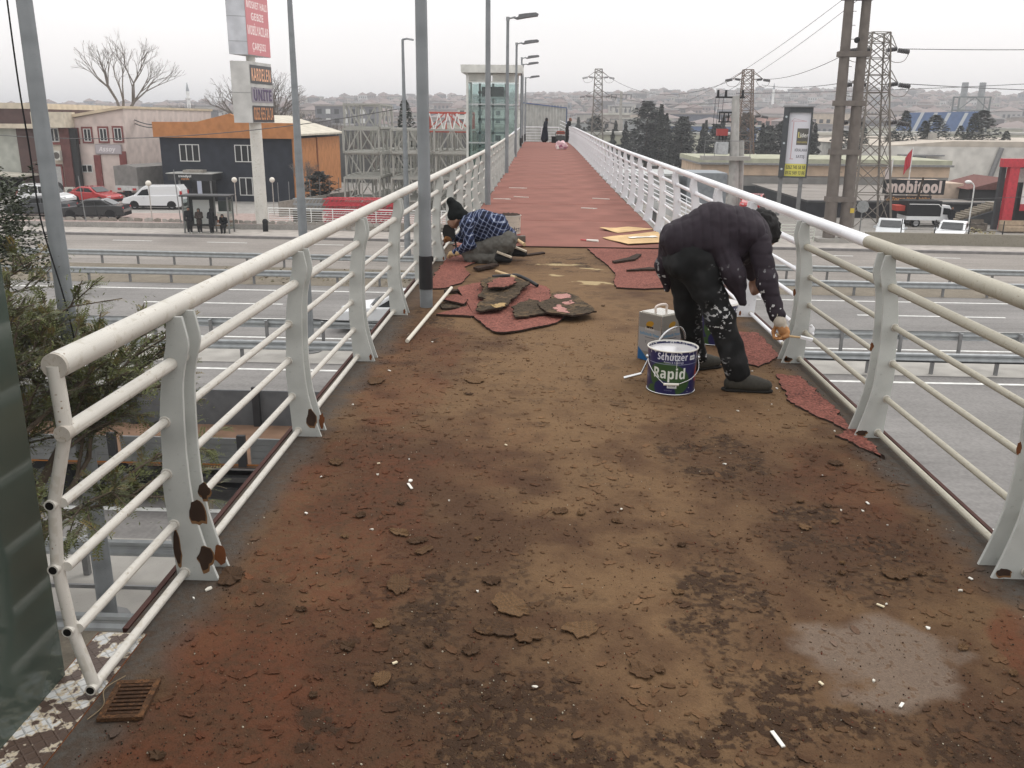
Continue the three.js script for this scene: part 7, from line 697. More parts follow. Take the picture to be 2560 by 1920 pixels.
{
  seed = 99017; const fm = [mat([0.085, 0.05, 0.028], 0.95, 'back', 0.25), mat([0.115, 0.07, 0.038], 0.95, 'back', 0.25), mat([0.06, 0.036, 0.022], 0.95, 'back', 0.25)], FV = [0, 1, 2, 3, 4, 5, 6, 7].map(k => flakeGeo(26 + k, k + 2, 0.06));
  const fl = [[-1.15, -5.83, .1], [-0.47, -5.91, .075], [-0.48, -5.58, .03], [-1.08, -4.32, .05], [-0.61, -3.51, .045], [-0.52, -3.44, .04], [-0.54, -3.06, .07], [-0.09, -2.92, .075], [-0.14, -2.77, .09], [-0.48, -3.35, .04], [0.16, -2.78, .07], [-0.18, -3.11, .035], [-0.03, -2.73, .06], [-0.56, -2.78, .035], [-0.22, -2.63, .04], [1.46, -3.26, .06], [1.2, -3.67, .04], [1.59, -4.47, .04], [0.35, -2.54, .05], [-0.5, -2.45, .035], [-0.65, -2.63, .035], [0.1, -3.78, .04], [0.2, -3.76, .03], [-1.22, -3.1, .07], [0.6, -8.6, .03]];
  for (let i = 0; i < 26; i++) fl.push([rr(-1.1, 1.6), -rr(1.95, 4.2), rr(0.014, 0.03)]);
  fl.forEach(([x, z, s], i) => { const o = mesh('peeled_flake', FV[i % 8], fm[i % 3], scene, [x, 0.002, z], rr(0, 6)); o.scale.set(s * rr(0.8, 1.2), 0.035 + s * 0.12, s * rr(0.55, 0.9)); tag(o, i === 23 ? 'flat grey brown flake at the foot of the first left post' : `${s > 0.06 ? 'large' : s > 0.035 ? 'medium' : 'small'} peeled ${['brown', 'tan', 'dark'][i % 3]} flake on the ${x < -0.4 ? 'left' : x < 0.5 ? 'middle' : 'right'} of the bare deck, ${z > -2.7 ? 'nearest to the viewer' : z > -3.6 ? 'in the foreground' : 'farther back'}`, 'flake', 'peeled flakes on the bare deck'); });
  const ch = [[-0.7, -4.39], [-0.85, -4.31], [-0.83, -4.17], [-0.65, -4.1], [-0.64, -4.02], [-0.43, -3.87], [-1.2, -5.31], [-0.19, -4.63], [0.39, -3.82], [-1.11, -4.12], [-1.07, -3.68], [-0.74, -3.54], [-0.23, -3.03], [-0.47, -2.54], [1.43, -3.87], [1.47, -4.3], [1.58, -3.95], [1.53, -3.87], [1.59, -3.72], [1.3, -3.0], [1.33, -3.02], [1.42, -2.86], [1.74, -3.23], [1.66, -3.14], [0.72, -2.22], [0.93, -2.5], [1.11, -2.53], [0.99, -4.43], [1.15, -2.4], [-1.27, -2.99], [-1.3, -2.92], [-1.24, -3.04], [0.0, -2.44], [1.5, -5.5], [1.62, -5.85], [1.25, -5.35], [1.55, -6.3], [1.35, -6.6], [1.75, -5.0], [-0.9, -7.0], [-1.1, -6.1]];
  const cm = [M.chipWhite, mat([0.62, 0.54, 0.38], 0.8), mat([0.6, 0.57, 0.5], 0.8)], cg = flakeGeo(6, 55, 0.2);
  ch.forEach(([x, z], i) => { const st = i % 3 === 1 || i === 24; const big = [3, 4, 24, 29].includes(i); let o; if (st) { const b = mb(); b.box(0, 0.006, 0, big ? 0.012 : rr(0.012, 0.03), 0.004, big ? 0.07 : 0.009, 0, 0.05); o = b.build('paint_chip', cm[i % 2 ? 1 : 0]); o.position.set(x, 0.002, z); o.rotation.y = i === 24 ? 0.25 : rr(0, 3); } else { o = mesh('paint_chip', cg, cm[i % 3 === 0 ? 0 : 2], scene, [x, 0.002, z], rr(0, 6)); const s = big ? 0.018 : rr(0.004, 0.011); o.scale.set(s, 0.02, s * 0.7); } tag(o, i === 24 ? 'long pale wood splinter near the bottom right of the deck' : `${st ? 'short pale splinter' : 'small white paint chip'} on the ${x < -0.9 ? 'far left' : x < 0 ? 'left' : x < 1.2 ? 'right' : 'far right'} of the bare deck, ${z > -2.8 ? 'nearest to the viewer' : z > -3.8 ? 'in the foreground' : z > -4.8 ? 'in the middle ground' : 'farther back'}`, 'chip', 'chips and splinters on the bare deck'); });
  // crumbs: too many to count
  const ic = new THREE.IcosahedronGeometry(1, 0), dark = [0.028, 0.019, 0.015]; const NC = 30000, im = new THREE.InstancedMesh(ic, mat([1, 1, 1], 0.95), NC), col = new THREE.Color(), mt = new THREE.Matrix4(), qn = new THREE.Quaternion(), oo = [0, 0, 0]; let k = 0, tr = 0;
  while (k < NC && tr++ < 200000) { const z = -1.75 - 6.5 * Math.pow(rnd(), 1.7), x = rr(-1.3, 1.9); deckAt(x, z, oo); const dkn = 1 - clamp(oo[0] / 0.1); if (rnd() > 0.18 + 0.82 * dkn) continue; const s = 0.0009 + 0.0026 * Math.pow(rnd(), 4); qn.setFromEuler(new THREE.Euler(rr(0, 6), rr(0, 6), rr(0, 6))); mt.compose(V(x, 0.001 + s * 0.4, z), qn, V(s * rr(0.8, 1.6), s * rr(0.5, 1), s)); im.setMatrixAt(k, mt); const t = rnd(); if (t < 0.5) col.setRGB(0.036 * rr(0.6, 1.5), 0.023, 0.016); else if (t < 0.85) col.setRGB(0.12, 0.078, 0.048); else if (t < 0.965) col.setRGB(0.12, 0.035, 0.022); else col.setRGB(0.4, 0.36, 0.28); im.setColorAt(k, col); k++; }
  im.count = k; im.name = 'rubber_crumbs'; shadow(im); tag(im, 'loose rubber crumbs and grit scattered over the bare deck', 'crumbs', null, 'stuff'); scene.add(im);
  const NF = 2600, gi = FV.slice(0, 4).map((g, j) => { const m = new THREE.InstancedMesh(g, mat([1, 1, 1], 0.95), NF / 4); m.name = 'skin_flakes'; m.userData.kind = 'stuff'; return m; }), par = thing('flaking_skin', 'thin flaking skin of soil and old coating over the bare deck', 'flakes'); par.userData.kind = 'stuff'; gi.forEach((m, j) => { for (let i = 0; i < NF / 4; i++) { const z = -1.75 - 5.5 * Math.pow(rnd(), 1.5), x = rr(-1.25, 1.85), s = 0.004 + 0.016 * Math.pow(rnd(), 2.6); deckAt(x, z, oo); if (Math.hypot((x - 1.17) / 0.34, (z + 2.7) / 0.28) < 1 && rnd() < 0.9) oo[0] = 0; qn.setFromEuler(new THREE.Euler(rr(-0.1, 0.1), rr(0, 6), rr(-0.1, 0.1))); mt.compose(V(x, oo[0] === 0 ? -0.05 : 0.001, z), qn, V(s * 1.5, 0.012 + s * 0.12, s * 0.8)); m.setMatrixAt(i, mt); const v = rr(0.85, 1.2); col.setRGB(oo[0] * v * 1.05, oo[1] * v, oo[2] * v); m.setColorAt(i, col); } shadow(m); par.add(m); });
}

// ---------- people ----------
function sdfGeo(bones, cell, k, extra) {
  let mn = [1e9, 1e9, 1e9], mx = [-1e9, -1e9, -1e9]; for (const [a, b, r, s] of bones) for (let i = 0; i < 3; i++) { const R = Math.max(r, s) + k * 0.5 + cell * 2; mn[i] = Math.min(mn[i], a[i] - R, b[i] - R); mx[i] = Math.max(mx[i], a[i] + R, b[i] + R); }
  const n = [0, 1, 2].map(i => Math.ceil((mx[i] - mn[i]) / cell) + 1), F = new Float32Array(n[0] * n[1] * n[2]);
  const dist = (x, y, z) => { let d = 1e9; for (const [a, b, r, s] of bones) { const bx = b[0] - a[0], by = b[1] - a[1], bz = b[2] - a[2], px = x - a[0], py = y - a[1], pz = z - a[2], L = bx * bx + by * by + bz * bz; const t = L > 0 ? clamp((px * bx + py * by + pz * bz) / L) : 0, e = Math.hypot(px - bx * t, py - by * t, pz - bz * t) - (r + (s - r) * t); if (d > 1e8) d = e; else { const h = clamp(0.5 + 0.5 * (e - d) / k); d = e + (d - e) * h - k * h * (1 - h); } } return extra ? extra(x, y, z, d) : d; };
  for (let c = 0, q = 0; c < n[2]; c++) for (let b = 0; b < n[1]; b++) for (let a = 0; a < n[0]; a++, q++) F[q] = dist(mn[0] + a * cell, mn[1] + b * cell, mn[2] + c * cell);
  const sx = 1, sy = n[0], sz = n[0] * n[1], id = new Int32Array(F.length).fill(-1), pos = [], idx = []; const off = [0, sx, sy, sx + sy, sz, sx + sz, sy + sz, sx + sy + sz], E = [[0, 1], [2, 3], [4, 5], [6, 7], [0, 2], [1, 3], [4, 6], [5, 7], [0, 4], [1, 5], [2, 6], [3, 7]];
  for (let c = 0; c < n[2] - 1; c++) for (let b = 0; b < n[1] - 1; b++) for (let a = 0; a < n[0] - 1; a++) { const q = a + b * sy + c * sz; let m = 0; for (let i = 0; i < 8; i++) if (F[q + off[i]] < 0) m |= 1 << i; if (m === 0 || m === 255) continue; let X = 0, Y = 0, Z = 0, N = 0; for (const [u, v] of E) { const A = F[q + off[u]], B = F[q + off[v]]; if ((A < 0) === (B < 0)) continue; const t = A / (A - B); X += lerp(u & 1, v & 1, t); Y += lerp((u >> 1) & 1, (v >> 1) & 1, t); Z += lerp((u >> 2) & 1, (v >> 2) & 1, t); N++; } id[q] = pos.length / 3; pos.push(mn[0] + (a + X / N) * cell, mn[1] + (b + Y / N) * cell, mn[2] + (c + Z / N) * cell); }
  const quad = (i, j, k2, l, f) => { if (i < 0 || j < 0 || k2 < 0 || l < 0) return; f ? idx.push(i, j, k2, i, k2, l) : idx.push(i, k2, j, i, l, k2); };
  for (let c = 1; c < n[2] - 1; c++) for (let b = 1; b < n[1] - 1; b++) for (let a = 1; a < n[0] - 1; a++) { const q = a + b * sy + c * sz, s = F[q] < 0; if (s !== (F[q + sx] < 0)) quad(id[q - sy - sz], id[q - sz], id[q], id[q - sy], s); if (s !== (F[q + sy] < 0)) quad(id[q - sx - sz], id[q - sx], id[q], id[q - sz], s); if (s !== (F[q + sz] < 0)) quad(id[q - sx - sy], id[q - sy], id[q], id[q - sx], s); }
  const g = new THREE.BufferGeometry(); g.setAttribute('position', new THREE.Float32BufferAttribute(pos, 3)); g.setIndex(idx); g.computeVertexNormals(); return g;
}
function chain(...p) { const o = []; for (let i = 0; i + 1 < p.length; i++) o.push([p[i].slice(0, 3), p[i + 1].slice(0, 3), p[i][3], p[i + 1][3]]); return o; }
function uvBy(g, f) { const p = g.attributes.position, u = new Float32Array(p.count * 2); for (let i = 0; i < p.count; i++) { const r = f(p.getX(i), p.getY(i), p.getZ(i)); u[i * 2] = r[0]; u[i * 2 + 1] = r[1]; } g.setAttribute('uv', new THREE.BufferAttribute(u, 2)); return g; }
const skin = mat([0.24, 0.13, 0.085], 0.6), shrink = (B, d) => B.map(([a, b, r, s]) => [a, b, Math.max(0.012, r - d), Math.max(0.012, s - d)]);
const wr = (f, a) => (x, y, z, d) => d > 0.05 ? d : d + a * (vn3(x * f + 9, y * f, z * f) - 0.5) + a * 0.5 * (vn3(x * f * 2.1, y * f * 2.1 + 4, z * f * 2.1) - 0.5);
// gloved hand: palm plus four fingers and a thumb, pos and direction vectors
function hand(P, dir, side, up, curl, s = 1) { const d = V(...dir).normalize(), u = V(...up).normalize(), w = V(...side).normalize(), o = V(...P), B = []; const pt = (a, b, c) => o.clone().addScaledVector(d, a * s).addScaledVector(w, b * s).addScaledVector(u, c * s).toArray(); B.push([pt(0, 0, 0), pt(0.06, 0, 0), 0.032 * s, 0.034 * s]); const ln = [0.055, 0.068, 0.066, 0.05]; for (let i = 0; i < 4; i++) { const b = -0.033 + i * 0.022, l = ln[i]; const p0 = [0.075, b, 0], p1 = [0.075 + l * 0.5 * Math.cos(curl * 0.6), b, -l * 0.5 * Math.sin(curl * 0.6) - 0.004], p2 = [p1[0] + l * 0.5 * Math.cos(curl * 1.7), b * 0.9, p1[2] - l * 0.5 * Math.sin(curl * 1.7)]; B.push([pt(...p0), pt(...p1), 0.0105 * s, 0.0098 * s], [pt(...p1), pt(...p2), 0.0098 * s, 0.0085 * s]); } B.push([pt(0.02, -0.03, -0.01), pt(0.05, -0.055, -0.025), 0.013 * s, 0.011 * s], [pt(0.05, -0.055, -0.025), pt(0.085, -0.045, -0.045), 0.011 * s, 0.009 * s]); return B; }

{ // worker bending over at the right railing
  const t = thing('person', 'worker in a quilted dark jacket and paint splashed trousers bending at the right railing', 'person', [0, 0, 0]);
  const torso = chain([0.945, 0.985, -5.99, 0.155], [1.14, 1.08, -5.99, 0.142], [1.32, 1.05, -6.01, 0.132], [1.41, 0.99, -6.04, 0.11]), rArm = chain([1.41, 1.0, -5.86, 0.078], [1.46, 0.76, -5.76, 0.068], [1.53, 0.55, -5.69, 0.052]), lArm = chain([1.42, 0.98, -6.2, 0.085], [1.46, 0.84, -6.34, 0.066], [1.51, 0.7, -6.4, 0.05]);
  const shoulders = chain([1.38, 1.03, -5.88, 0.078], [1.41, 1.03, -6.17, 0.078]), near = chain([1.12, 0.98, -5.87, 0.06], [1.25, 0.8, -5.8, 0.055], [1.32, 0.62, -5.775, 0.028]), farF = chain([0.87, 1.0, -6.08, 0.05], [0.84, 0.8, -6.13, 0.042], [0.87, 0.63, -6.15, 0.026]), belly = chain([1.05, 0.95, -6.0, 0.13], [1.3, 0.93, -6.03, 0.11]);
  const rLeg = chain([1.02, 0.86, -5.9, 0.13], [1.2, 0.5, -5.84, 0.092], [1.33, 0.12, -5.81, 0.086]), lLeg = chain([0.97, 0.86, -6.07, 0.125], [1.03, 0.5, -6.19, 0.088], [1.13, 0.13, -6.3, 0.076]), hipT = chain([0.965, 0.85, -5.94, 0.138], [0.965, 0.85, -6.04, 0.138]);
  const headB = chain([1.46, 1.06, -6.1, 0.06], [1.5, 1.07, -6.18, 0.06]), head = [[[1.51, 1.07, -6.22], [1.55, 0.99, -6.26], 0.1, 0.075], [[1.59, 1.0, -6.26], [1.61, 0.98, -6.26], 0.02, 0.015]];
  const hr = hand([1.545, 0.515, -5.67], [0.45, -0.85, 0.1], [0.5, 0.3, 0.8], [0.8, 0.45, -0.3], 1.15, 1.05);
  mesh('body', sdfGeo([...shrink([...torso, ...shoulders, ...rArm, ...lArm, ...rLeg, ...lLeg, ...hipT], 0.03), ...headB, ...head, ...hand([1.52, 0.69, -6.4], [0.5, -0.8, -0.1], [0, 0.2, 1], [0.7, 0.6, 0], 0.8)], 0.014, 0.04), skin, t);
  // spine coordinate for the quilting seams
  const sp = (x, y) => (x - 0.98) * 0.97 + (y - 1.0) * 0.1;
  const jg = [[[...torso, ...shoulders, ...near, ...farF, ...belly], 0.115], [rArm, 0.03], [lArm, 0.03]].map(([bs, kk]) => sdfGeo(shrink(bs, 0.007), 0.0085, kk, (x, y, z, d) => { if (d > 0.05 || d < -0.06) return d; const arm = kk < 0.05; const s = arm ? y * 1.0 : sp(x, y) + 0.18 * (z + 6) * (z + 6) - (y < 0.95 ? 0.35 * (0.95 - y) : 0); const f = Math.abs(((s / (arm ? 0.085 : 0.058)) % 1 + 1) % 1 - 0.5) * 2; const q = Math.pow(1 - f * f * f * f, 0.7) * (arm ? 0.005 : 0.009); let e = d - q + 0.012 * (vn3(x * 14, y * 14, z * 14) - 0.5) + 0.007 * (vn3(x * 30, y * 30, z * 30) - 0.5); return e; })); // cut the jacket where the trousers show
  const jt = dtex(1024, 1024, (u, v, o) => { const n = fbm(u * 20, v * 20, 3), s = sstep(0.7, 0.74, fbm(u * 46 + 3, v * 46, 2)) * sstep(0.42, 0.6, fbm(u * 5 + 7, v * 5, 2)) * sstep(0.45, 0.25, v); o[0] = 0.017 + 0.01 * n; o[1] = 0.012 + 0.007 * n; o[2] = 0.017 + 0.009 * n; for (let i = 0; i < 3; i++) o[i] = lerp(o[i], 0.55, s * 0.85); });
  jt.wrapS = jt.wrapT = THREE.RepeatWrapping; const jm = new THREE.MeshPhysicalMaterial({ map: jt, roughness: 0.75, specularIntensity: 0.5 }); jg.forEach((g, i) => mesh(i ? 'sleeve' : 'jacket', uvBy(g, (x, y, z) => [(x - 0.7 + z * 0.4 + 2.6) % 1, y - 0.45]), jm, t));
  const tt = dtex(1024, 1024, (u, v, o) => { const n = fbm(u * 18, v * 18, 3), a = sstep(0.635, 0.665, fbm(u * 52, v * 70 + 9, 3)), reg = sstep(0.4, 0.55, fbm(u * 6 + 31, v * 6 + 3, 3)) * sstep(0.36, 0.5, u), s = clamp(a * reg * 1.3) , d = sstep(0.52, 0.75, fbm(u * 9 + 5, v * 9, 3)) * 0.25; o[0] = 0.009 + 0.006 * n; o[1] = 0.0092 + 0.006 * n; o[2] = 0.0095 + 0.006 * n; for (let i = 0; i < 3; i++) { o[i] = lerp(o[i], 0.1, d * 0.4); o[i] = lerp(o[i], 0.58, s * 0.9); } });
  mesh('trousers', uvBy(sdfGeo([...rLeg, ...lLeg, ...hipT, ...chain([1.0, 0.92, -5.94, 0.1], [1.05, 0.92, -6.06, 0.1])], 0.012, 0.05, wr(11, 0.03)), (x, y, z) => [(x - 0.75) * 1.15, y * 0.98]), new THREE.MeshPhysicalMaterial({ map: tt, roughness: 0.88, specularIntensity: 0.35 }), t);
  const bt = mat([0.04, 0.037, 0.03], 0.8, 'grime', 0.1), sole = mat([0.02, 0.018, 0.016], 0.9);
  for (const [x, z, dx, dz] of [[1.33, -5.8, 0.99, 0.08], [1.12, -6.31, 0.9, -0.4]]) { const b = sdfGeo([[[x, 0.14, z], [x, 0.07, z], 0.058, 0.052], [[x - dx * 0.04, 0.05, z - dz * 0.04], [x + dx * 0.12, 0.05, z + dz * 0.12], 0.045, 0.045], [[x + dx * 0.08, 0.06, z + dz * 0.08], [x + dx * 0.2, 0.045, z + dz * 0.2], 0.052, 0.04]], 0.008, 0.04, (px, py, pz, d) => Math.max(d, 0.012 - py)); mesh('boot', boxUV(b), bt, t); const s = sdfGeo([[[x - dx * 0.05, 0.012, z - dz * 0.05], [x + dx * 0.2, 0.012, z + dz * 0.2], 0.05, 0.048]], 0.007, 0.01, (px, py, pz, d) => Math.max(d, py - 0.018, 0.001 - py)); mesh('sole', s, sole, t); }
  mesh('hair', sdfGeo([[[1.49, 1.09, -6.19], [1.53, 1.08, -6.22], 0.1, 0.094], [[1.47, 1.05, -6.17], [1.54, 1.03, -6.2], 0.09, 0.09]], 0.011, 0.03, wr(34, 0.03)), mat([0.012, 0.011, 0.011], 0.8), t);
  const gl = sdfGeo([...hr, [[1.525, 0.565, -5.68], [1.545, 0.515, -5.67], 0.038, 0.04]], 0.006, 0.012), gp = gl.attributes.position, gc = new Float32Array(gp.count * 3); for (let i = 0; i < gp.count; i++) { const o = gp.getY(i) < 0.478 + 0.015 * vn3(gp.getX(i) * 60, 1, gp.getZ(i) * 60), n = 0.75 + 0.4 * vn3(gp.getX(i) * 50, gp.getY(i) * 50, gp.getZ(i) * 50); gc.set(o ? [0.42 * n, 0.2 * n, 0.075 * n] : [0.46 * n, 0.41 * n, 0.34 * n], i * 3); } gl.setAttribute('color', new THREE.BufferAttribute(gc, 3)); mesh('glove', gl, new THREE.MeshPhysicalMaterial({ vertexColors: true, roughness: 0.8 }), t);
  const br = thing('paint_brush', 'paint brush held in the worker orange glove', 'tool', [0, 0, 0]); const bh = mb(); bh.bar([1.53, 0.43, -5.66], [1.7, 0.4, -5.72], 0.009, 0.007, 8); bh.build('handle', M.wood, br); const bb = mb(); bb.box(1.75, 0.39, -5.735, 0.08, 0.015, 0.04, -0.3, -0.15); bb.build('bristles', M.newWhite, br);
}
{ // kneeling worker
  const t = thing('person', 'kneeling worker in a blue plaid shirt and dark hat at the left railing', 'person', [0, 0, 0]); const Z = -11.4;
  const torso = chain([-0.49, 0.3, Z, 0.14], [-0.62, 0.45, Z, 0.15], [-0.8, 0.505, Z, 0.145], [-0.98, 0.5, Z, 0.12]), sh = chain([-0.98, 0.49, Z + 0.16, 0.08], [-0.98, 0.49, Z - 0.16, 0.08]), nA = chain([-0.98, 0.47, Z + 0.17, 0.075], [-0.94, 0.24, Z + 0.24, 0.062], [-1.12, 0.13, Z + 0.17, 0.046]), fA = chain([-1.0, 0.47, Z - 0.17, 0.075], [-1.05, 0.28, Z - 0.2, 0.06], [-1.2, 0.27, Z - 0.12, 0.044]);
  const nT = chain([-0.5, 0.25, Z + 0.1, 0.135], [-0.98, 0.13, Z + 0.15, 0.08], [-0.95, 0.07, Z + 0.17, 0.07], [-0.62, 0.062, Z + 0.22, 0.06]), fT = chain([-0.5, 0.25, Z - 0.1, 0.135], [-0.96, 0.11, Z - 0.16, 0.085], [-0.44, 0.1, Z - 0.14, 0.062]);
  const neck = chain([-1.04, 0.52, Z, 0.055], [-1.1, 0.53, Z, 0.055]), head = [[[-1.12, 0.565, Z], [-1.16, 0.48, Z], 0.092, 0.066], [[-1.235, 0.5, Z], [-1.225, 0.475, Z], 0.016, 0.016], [[-1.12, 0.52, Z + 0.095], [-1.13, 0.49, Z + 0.093], 0.016, 0.012]];
  mesh('body', sdfGeo([...shrink([...torso, ...sh, ...nA, ...fA, ...nT, ...fT], 0.025), ...neck, ...head], 0.011, 0.03), skin, t);
  const pl = dtex(512, 512, (u, v, o) => { const a = Math.abs(((u * 8) % 1) - 0.5), b = Math.abs(((v * 8) % 1) - 0.5), l1 = a < 0.055, l2 = b < 0.055, a2 = Math.abs(((u * 8 + 0.5) % 1) - 0.5) < 0.16, b2 = Math.abs(((v * 8 + 0.5) % 1) - 0.5) < 0.16; let c = [0.022, 0.034, 0.085]; if (a2 !== b2) c = [0.014, 0.018, 0.04]; else if (a2 && b2) c = [0.009, 0.011, 0.02]; if (l1 || l2) c = l1 && l2 ? [0.42, 0.45, 0.52] : [0.2, 0.23, 0.32]; o[0] = c[0]; o[1] = c[1]; o[2] = c[2]; });
  mesh('shirt', uvBy(sdfGeo([...torso, ...sh, ...nA, ...fA, ...chain([-0.6, 0.34, Z, 0.15], [-0.92, 0.36, Z, 0.1])], 0.011, 0.05, wr(13, 0.03)), (x, y, z) => { const s = x * 0.9 - y * 0.42, q = x * 0.42 + y * 0.9; return [s * 2.1, (q + z * 0.9) * 2.1]; }), new THREE.MeshPhysicalMaterial({ map: pl, roughness: 0.9, specularIntensity: 0.35 }), t);
  mesh('trousers', boxUV(sdfGeo([...nT, ...fT, ...chain([-0.48, 0.28, Z + 0.05, 0.135], [-0.48, 0.28, Z - 0.05, 0.135])], 0.0095, 0.018, wr(16, 0.028))), mat([0.095, 0.092, 0.085], 0.9, 'speck', 0.22), t);
  mesh('hat', sdfGeo([[[-1.11, 0.6, Z], [-1.13, 0.66, Z], 0.108, 0.088], [[-1.14, 0.67, Z], [-1.2, 0.755, Z], 0.075, 0.055], [[-1.04, 0.57, Z], [-1.15, 0.585, Z], 0.08, 0.095]], 0.01, 0.03, (x, y, z, d) => Math.max(d + 0.006 * (vn3(x * 40, y * 40, z * 40) - 0.5), 0.535 + 0.15 * (x + 1.1) - y)), mat([0.012, 0.014, 0.014], 0.95), t);
  for (const [x, y, z, up] of [[-0.6, 0.075, Z + 0.23, 0], [-0.42, 0.1, Z - 0.14, 0]]) { mesh('shoe', sdfGeo([[[x, y, z], [x + 0.16, y - 0.012, z + 0.01], 0.052, 0.045]], 0.009, 0.02), M.blackRough, t); const s = mb(); s.box(x + 0.1, y + 0.05, z + 0.02, 0.2, 0.02, 0.085, 0, -0.35); s.build('sole', mat([0.42, 0.36, 0.28], 0.8), t); }
  mesh('glove', sdfGeo([...hand([-1.13, 0.125, Z + 0.17], [-0.9, -0.2, -0.2], [0, 0.2, 1], [-0.2, 1, 0], 0.8), ...chain([-1.1, 0.135, Z + 0.18, 0.045], [-1.14, 0.12, Z + 0.17, 0.042])], 0.008, 0.012), mat([0.5, 0.36, 0.2], 0.85, 'speck', 0.1), t); mesh('glove', sdfGeo([...hand([-1.22, 0.265, Z - 0.11], [-0.7, 0.1, 0.5], [0, 0.2, 1], [-0.2, 1, 0], 1.0)], 0.008, 0.012), mat([0.3, 0.14, 0.06], 0.85), t);
  const tr = thing('scraper', 'dark flat scraper held upright by the kneeling worker', 'tool', [-1.235, 0, -11.5]); const b = mb(); b.poly([[-0.07, 0.28], [0.05, 0.26], [0.08, 0.38], [0.04, 0.46], [-0.06, 0.45], [-0.09, 0.36]], 0.02, new THREE.Matrix4()); b.build('blade', M.black, tr); const h = mb(); h.bar([0.06, 0.38, 0.01], [0.1, 0.1, 0.02], 0.012, 0.012, 8); h.build('handle', M.black, tr);
}
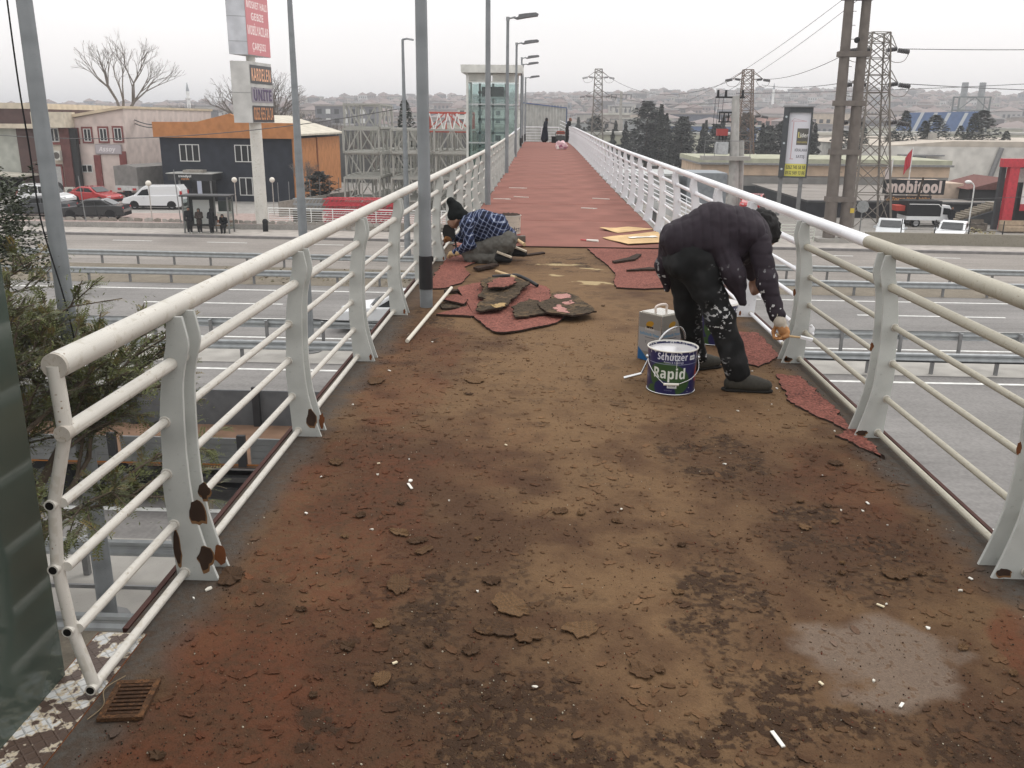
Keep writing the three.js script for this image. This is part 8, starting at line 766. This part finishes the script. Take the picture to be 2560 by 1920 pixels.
// smaller figures in the distance
function person(label, x, y, z, ry, o) {
  const t = thing('person', label, 'person', [x, y, z], ry, o.group), h = (o.h || 1.7) / 1.7, ln = o.lean || 0; const L = (px, py, pz, r) => [(px + ln * Math.max(0, py - 0.8)) * h, py * h, pz * h, r * h];
  const sit = o.sit; const leg = s => sit ? chain(L(0, 0.5, s * 0.09, 0.1), L(0.4, 0.48, s * 0.1, 0.08), L(0.42, 0.08, s * 0.1, 0.06)) : chain(L(0, 0.88, s * 0.085, 0.1), L(0.02 + (o.step || 0) * s, 0.48, s * 0.09, 0.075), L((o.step || 0) * s * 1.6, 0.08, s * 0.09, 0.055)); const dy = sit ? -0.4 : 0; const T = (px, py, pz, r) => L(px, py + dy, pz, r);
  const tor = chain(T(0, 0.92, 0, 0.13), T(0, 1.15, 0, 0.125), T(0, 1.36, 0, 0.12)), shd = chain(T(0, 1.38, 0.15, 0.07), T(0, 1.38, -0.15, 0.07)), arm = s => chain(T(0, 1.38, s * 0.19, 0.06), T(o.arms ? 0.05 : -0.02, 1.1, s * 0.23, 0.05), T(o.arms ? 0.22 : 0.04, o.arms ? 1.05 : 0.86, s * (o.arms ? 0.08 : 0.23), 0.04)); const hd = [T(0.01, 1.5, 0, 0.05), T(0.02, 1.59, 0, 0.095)], hx = ln * 0.15 + (sit ? 0.12 : 0);
  const head = [[[hd[0][0], hd[0][1] - 0.05, 0], hd[0].slice(0, 3), 0.05, 0.05], [[hd[1][0] + hx, hd[1][1], 0], [hd[1][0] + hx + 0.02, hd[1][1] - 0.06, 0], 0.092 * h, 0.075 * h], [[hd[1][0] + hx + 0.1 * h, hd[1][1] - 0.02, 0], [hd[1][0] + hx + 0.105 * h, hd[1][1] - 0.04, 0], 0.018, 0.016]];
  mesh('body', sdfGeo([...shrink([...tor, ...shd, ...leg(1), ...leg(-1)], 0.02), ...arm(1), ...arm(-1), ...head].map(b => b), 0.022, 0.03), skin, t);
  const up = [...tor, ...shd, ...arm(1), ...arm(-1)]; if (o.coat) up.push(...chain(T(0, 0.95, 0, 0.15), T(0, (sit ? 0.9 : 1 - o.coat), 0, o.flare || 0.17))); mesh('coat', sdfGeo(shrink(up, -0.02), 0.024, 0.04, wr(12, 0.02)), o.top, t); if (!o.robe) mesh('trousers', sdfGeo(shrink([...leg(1), ...leg(-1)], -0.012), 0.024, 0.04), o.pants || M.blackRough, t);
  mesh(o.scarf ? 'headscarf' : 'hair', sdfGeo(o.scarf ? [[[hd[1][0] + hx - 0.02, hd[1][1] + 0.01, 0], [hd[1][0] + hx - 0.03, hd[1][1] - 0.14, 0], 0.108 * h, 0.1 * h]] : [[[hd[1][0] + hx - 0.02, hd[1][1] + 0.025, 0], [hd[1][0] + hx - 0.03, hd[1][1] - 0.02, 0], 0.1 * h, 0.085 * h]], 0.02, 0.02), o.hair || M.blackRough, t);
  for (const s of [1, -1]) { const l = leg(s)[1][1]; mesh('shoe', sdfGeo([[[l[0] - 0.02, 0.045, l[2]], [l[0] + 0.14, 0.04, l[2]], 0.045, 0.04]], 0.018, 0.02, (a, b, c, d) => Math.max(d, -b)), o.shoe || M.blackRough, t); } if (o.bag) { const b = mb(); b.add(new THREE.BoxGeometry(0.2, 0.28, 0.3), new THREE.Matrix4().makeTranslation(-0.12, 1.0 + dy, 0.2)); b.build('bag', mat([0.02, 0.02, 0.022], 0.8), t); } return t;
}
const dkC = mat([0.016, 0.017, 0.02], 0.9), wsh = mat([0.6, 0.58, 0.55], 0.7);
person('woman in a long dark coat and headscarf walking at the far end of the bridge', -0.1, dkY(-65), -64.8, 0, { h: 1.68, coat: 0.72, flare: 0.26, top: mat([0.014, 0.016, 0.024], 0.9), robe: true, scarf: true, lean: 0.12, step: 0.1, shoe: wsh });
person('man in black leaning over the far right railing', 1.5, dkY(-66), -66.4, -0.3, { h: 1.7, top: dkC, lean: 0.25, arms: true, hair: mat([0.2, 0.09, 0.06], 0.8) });
const G4 = 'people at the bus shelter', by = GY + 0.15; person('man in dark clothes standing at the left post of the bus shelter', -23.55, by, -58.2, -1.2, { h: 1.74, top: dkC, shoe: wsh, group: G4 }); person('woman in a headscarf and brown fur collar standing in the bus shelter', -22.95, by, -58.4, -1.5, { h: 1.64, top: mat([0.05, 0.04, 0.035], 0.9), coat: 0.3, scarf: true, arms: true, shoe: wsh, group: G4 }); person('person in black standing sideways by the middle shelter post', -22.1, by, -58.3, 2.6, { h: 1.66, top: dkC, coat: 0.3, scarf: true, arms: true, bag: true, shoe: wsh, group: G4 }); person('person in black crouched on the shelter bench', -21.5, by, -58.9, -1.4, { h: 1.65, top: dkC, sit: true, lean: 0.45, arms: true, coat: 0.25, scarf: true, group: G4 });
person('person in dark clothes standing beside the small white truck', 31.0, GY, -69.2, -1.5, { h: 1.65, top: dkC, coat: 0.25 });
{ const b = mb(); b.box(-19.0, GY + 0.45, -59.9, 0.35, 0.6, 0.3, 0.3).sph(-19, GY + 0.8, -59.9, 0.2); tag(b.build('rubbish_sack', M.blackRough), 'black sack leaning on the stone wall under the sign tower', 'bag'); }
renderer.render(scene, camera);
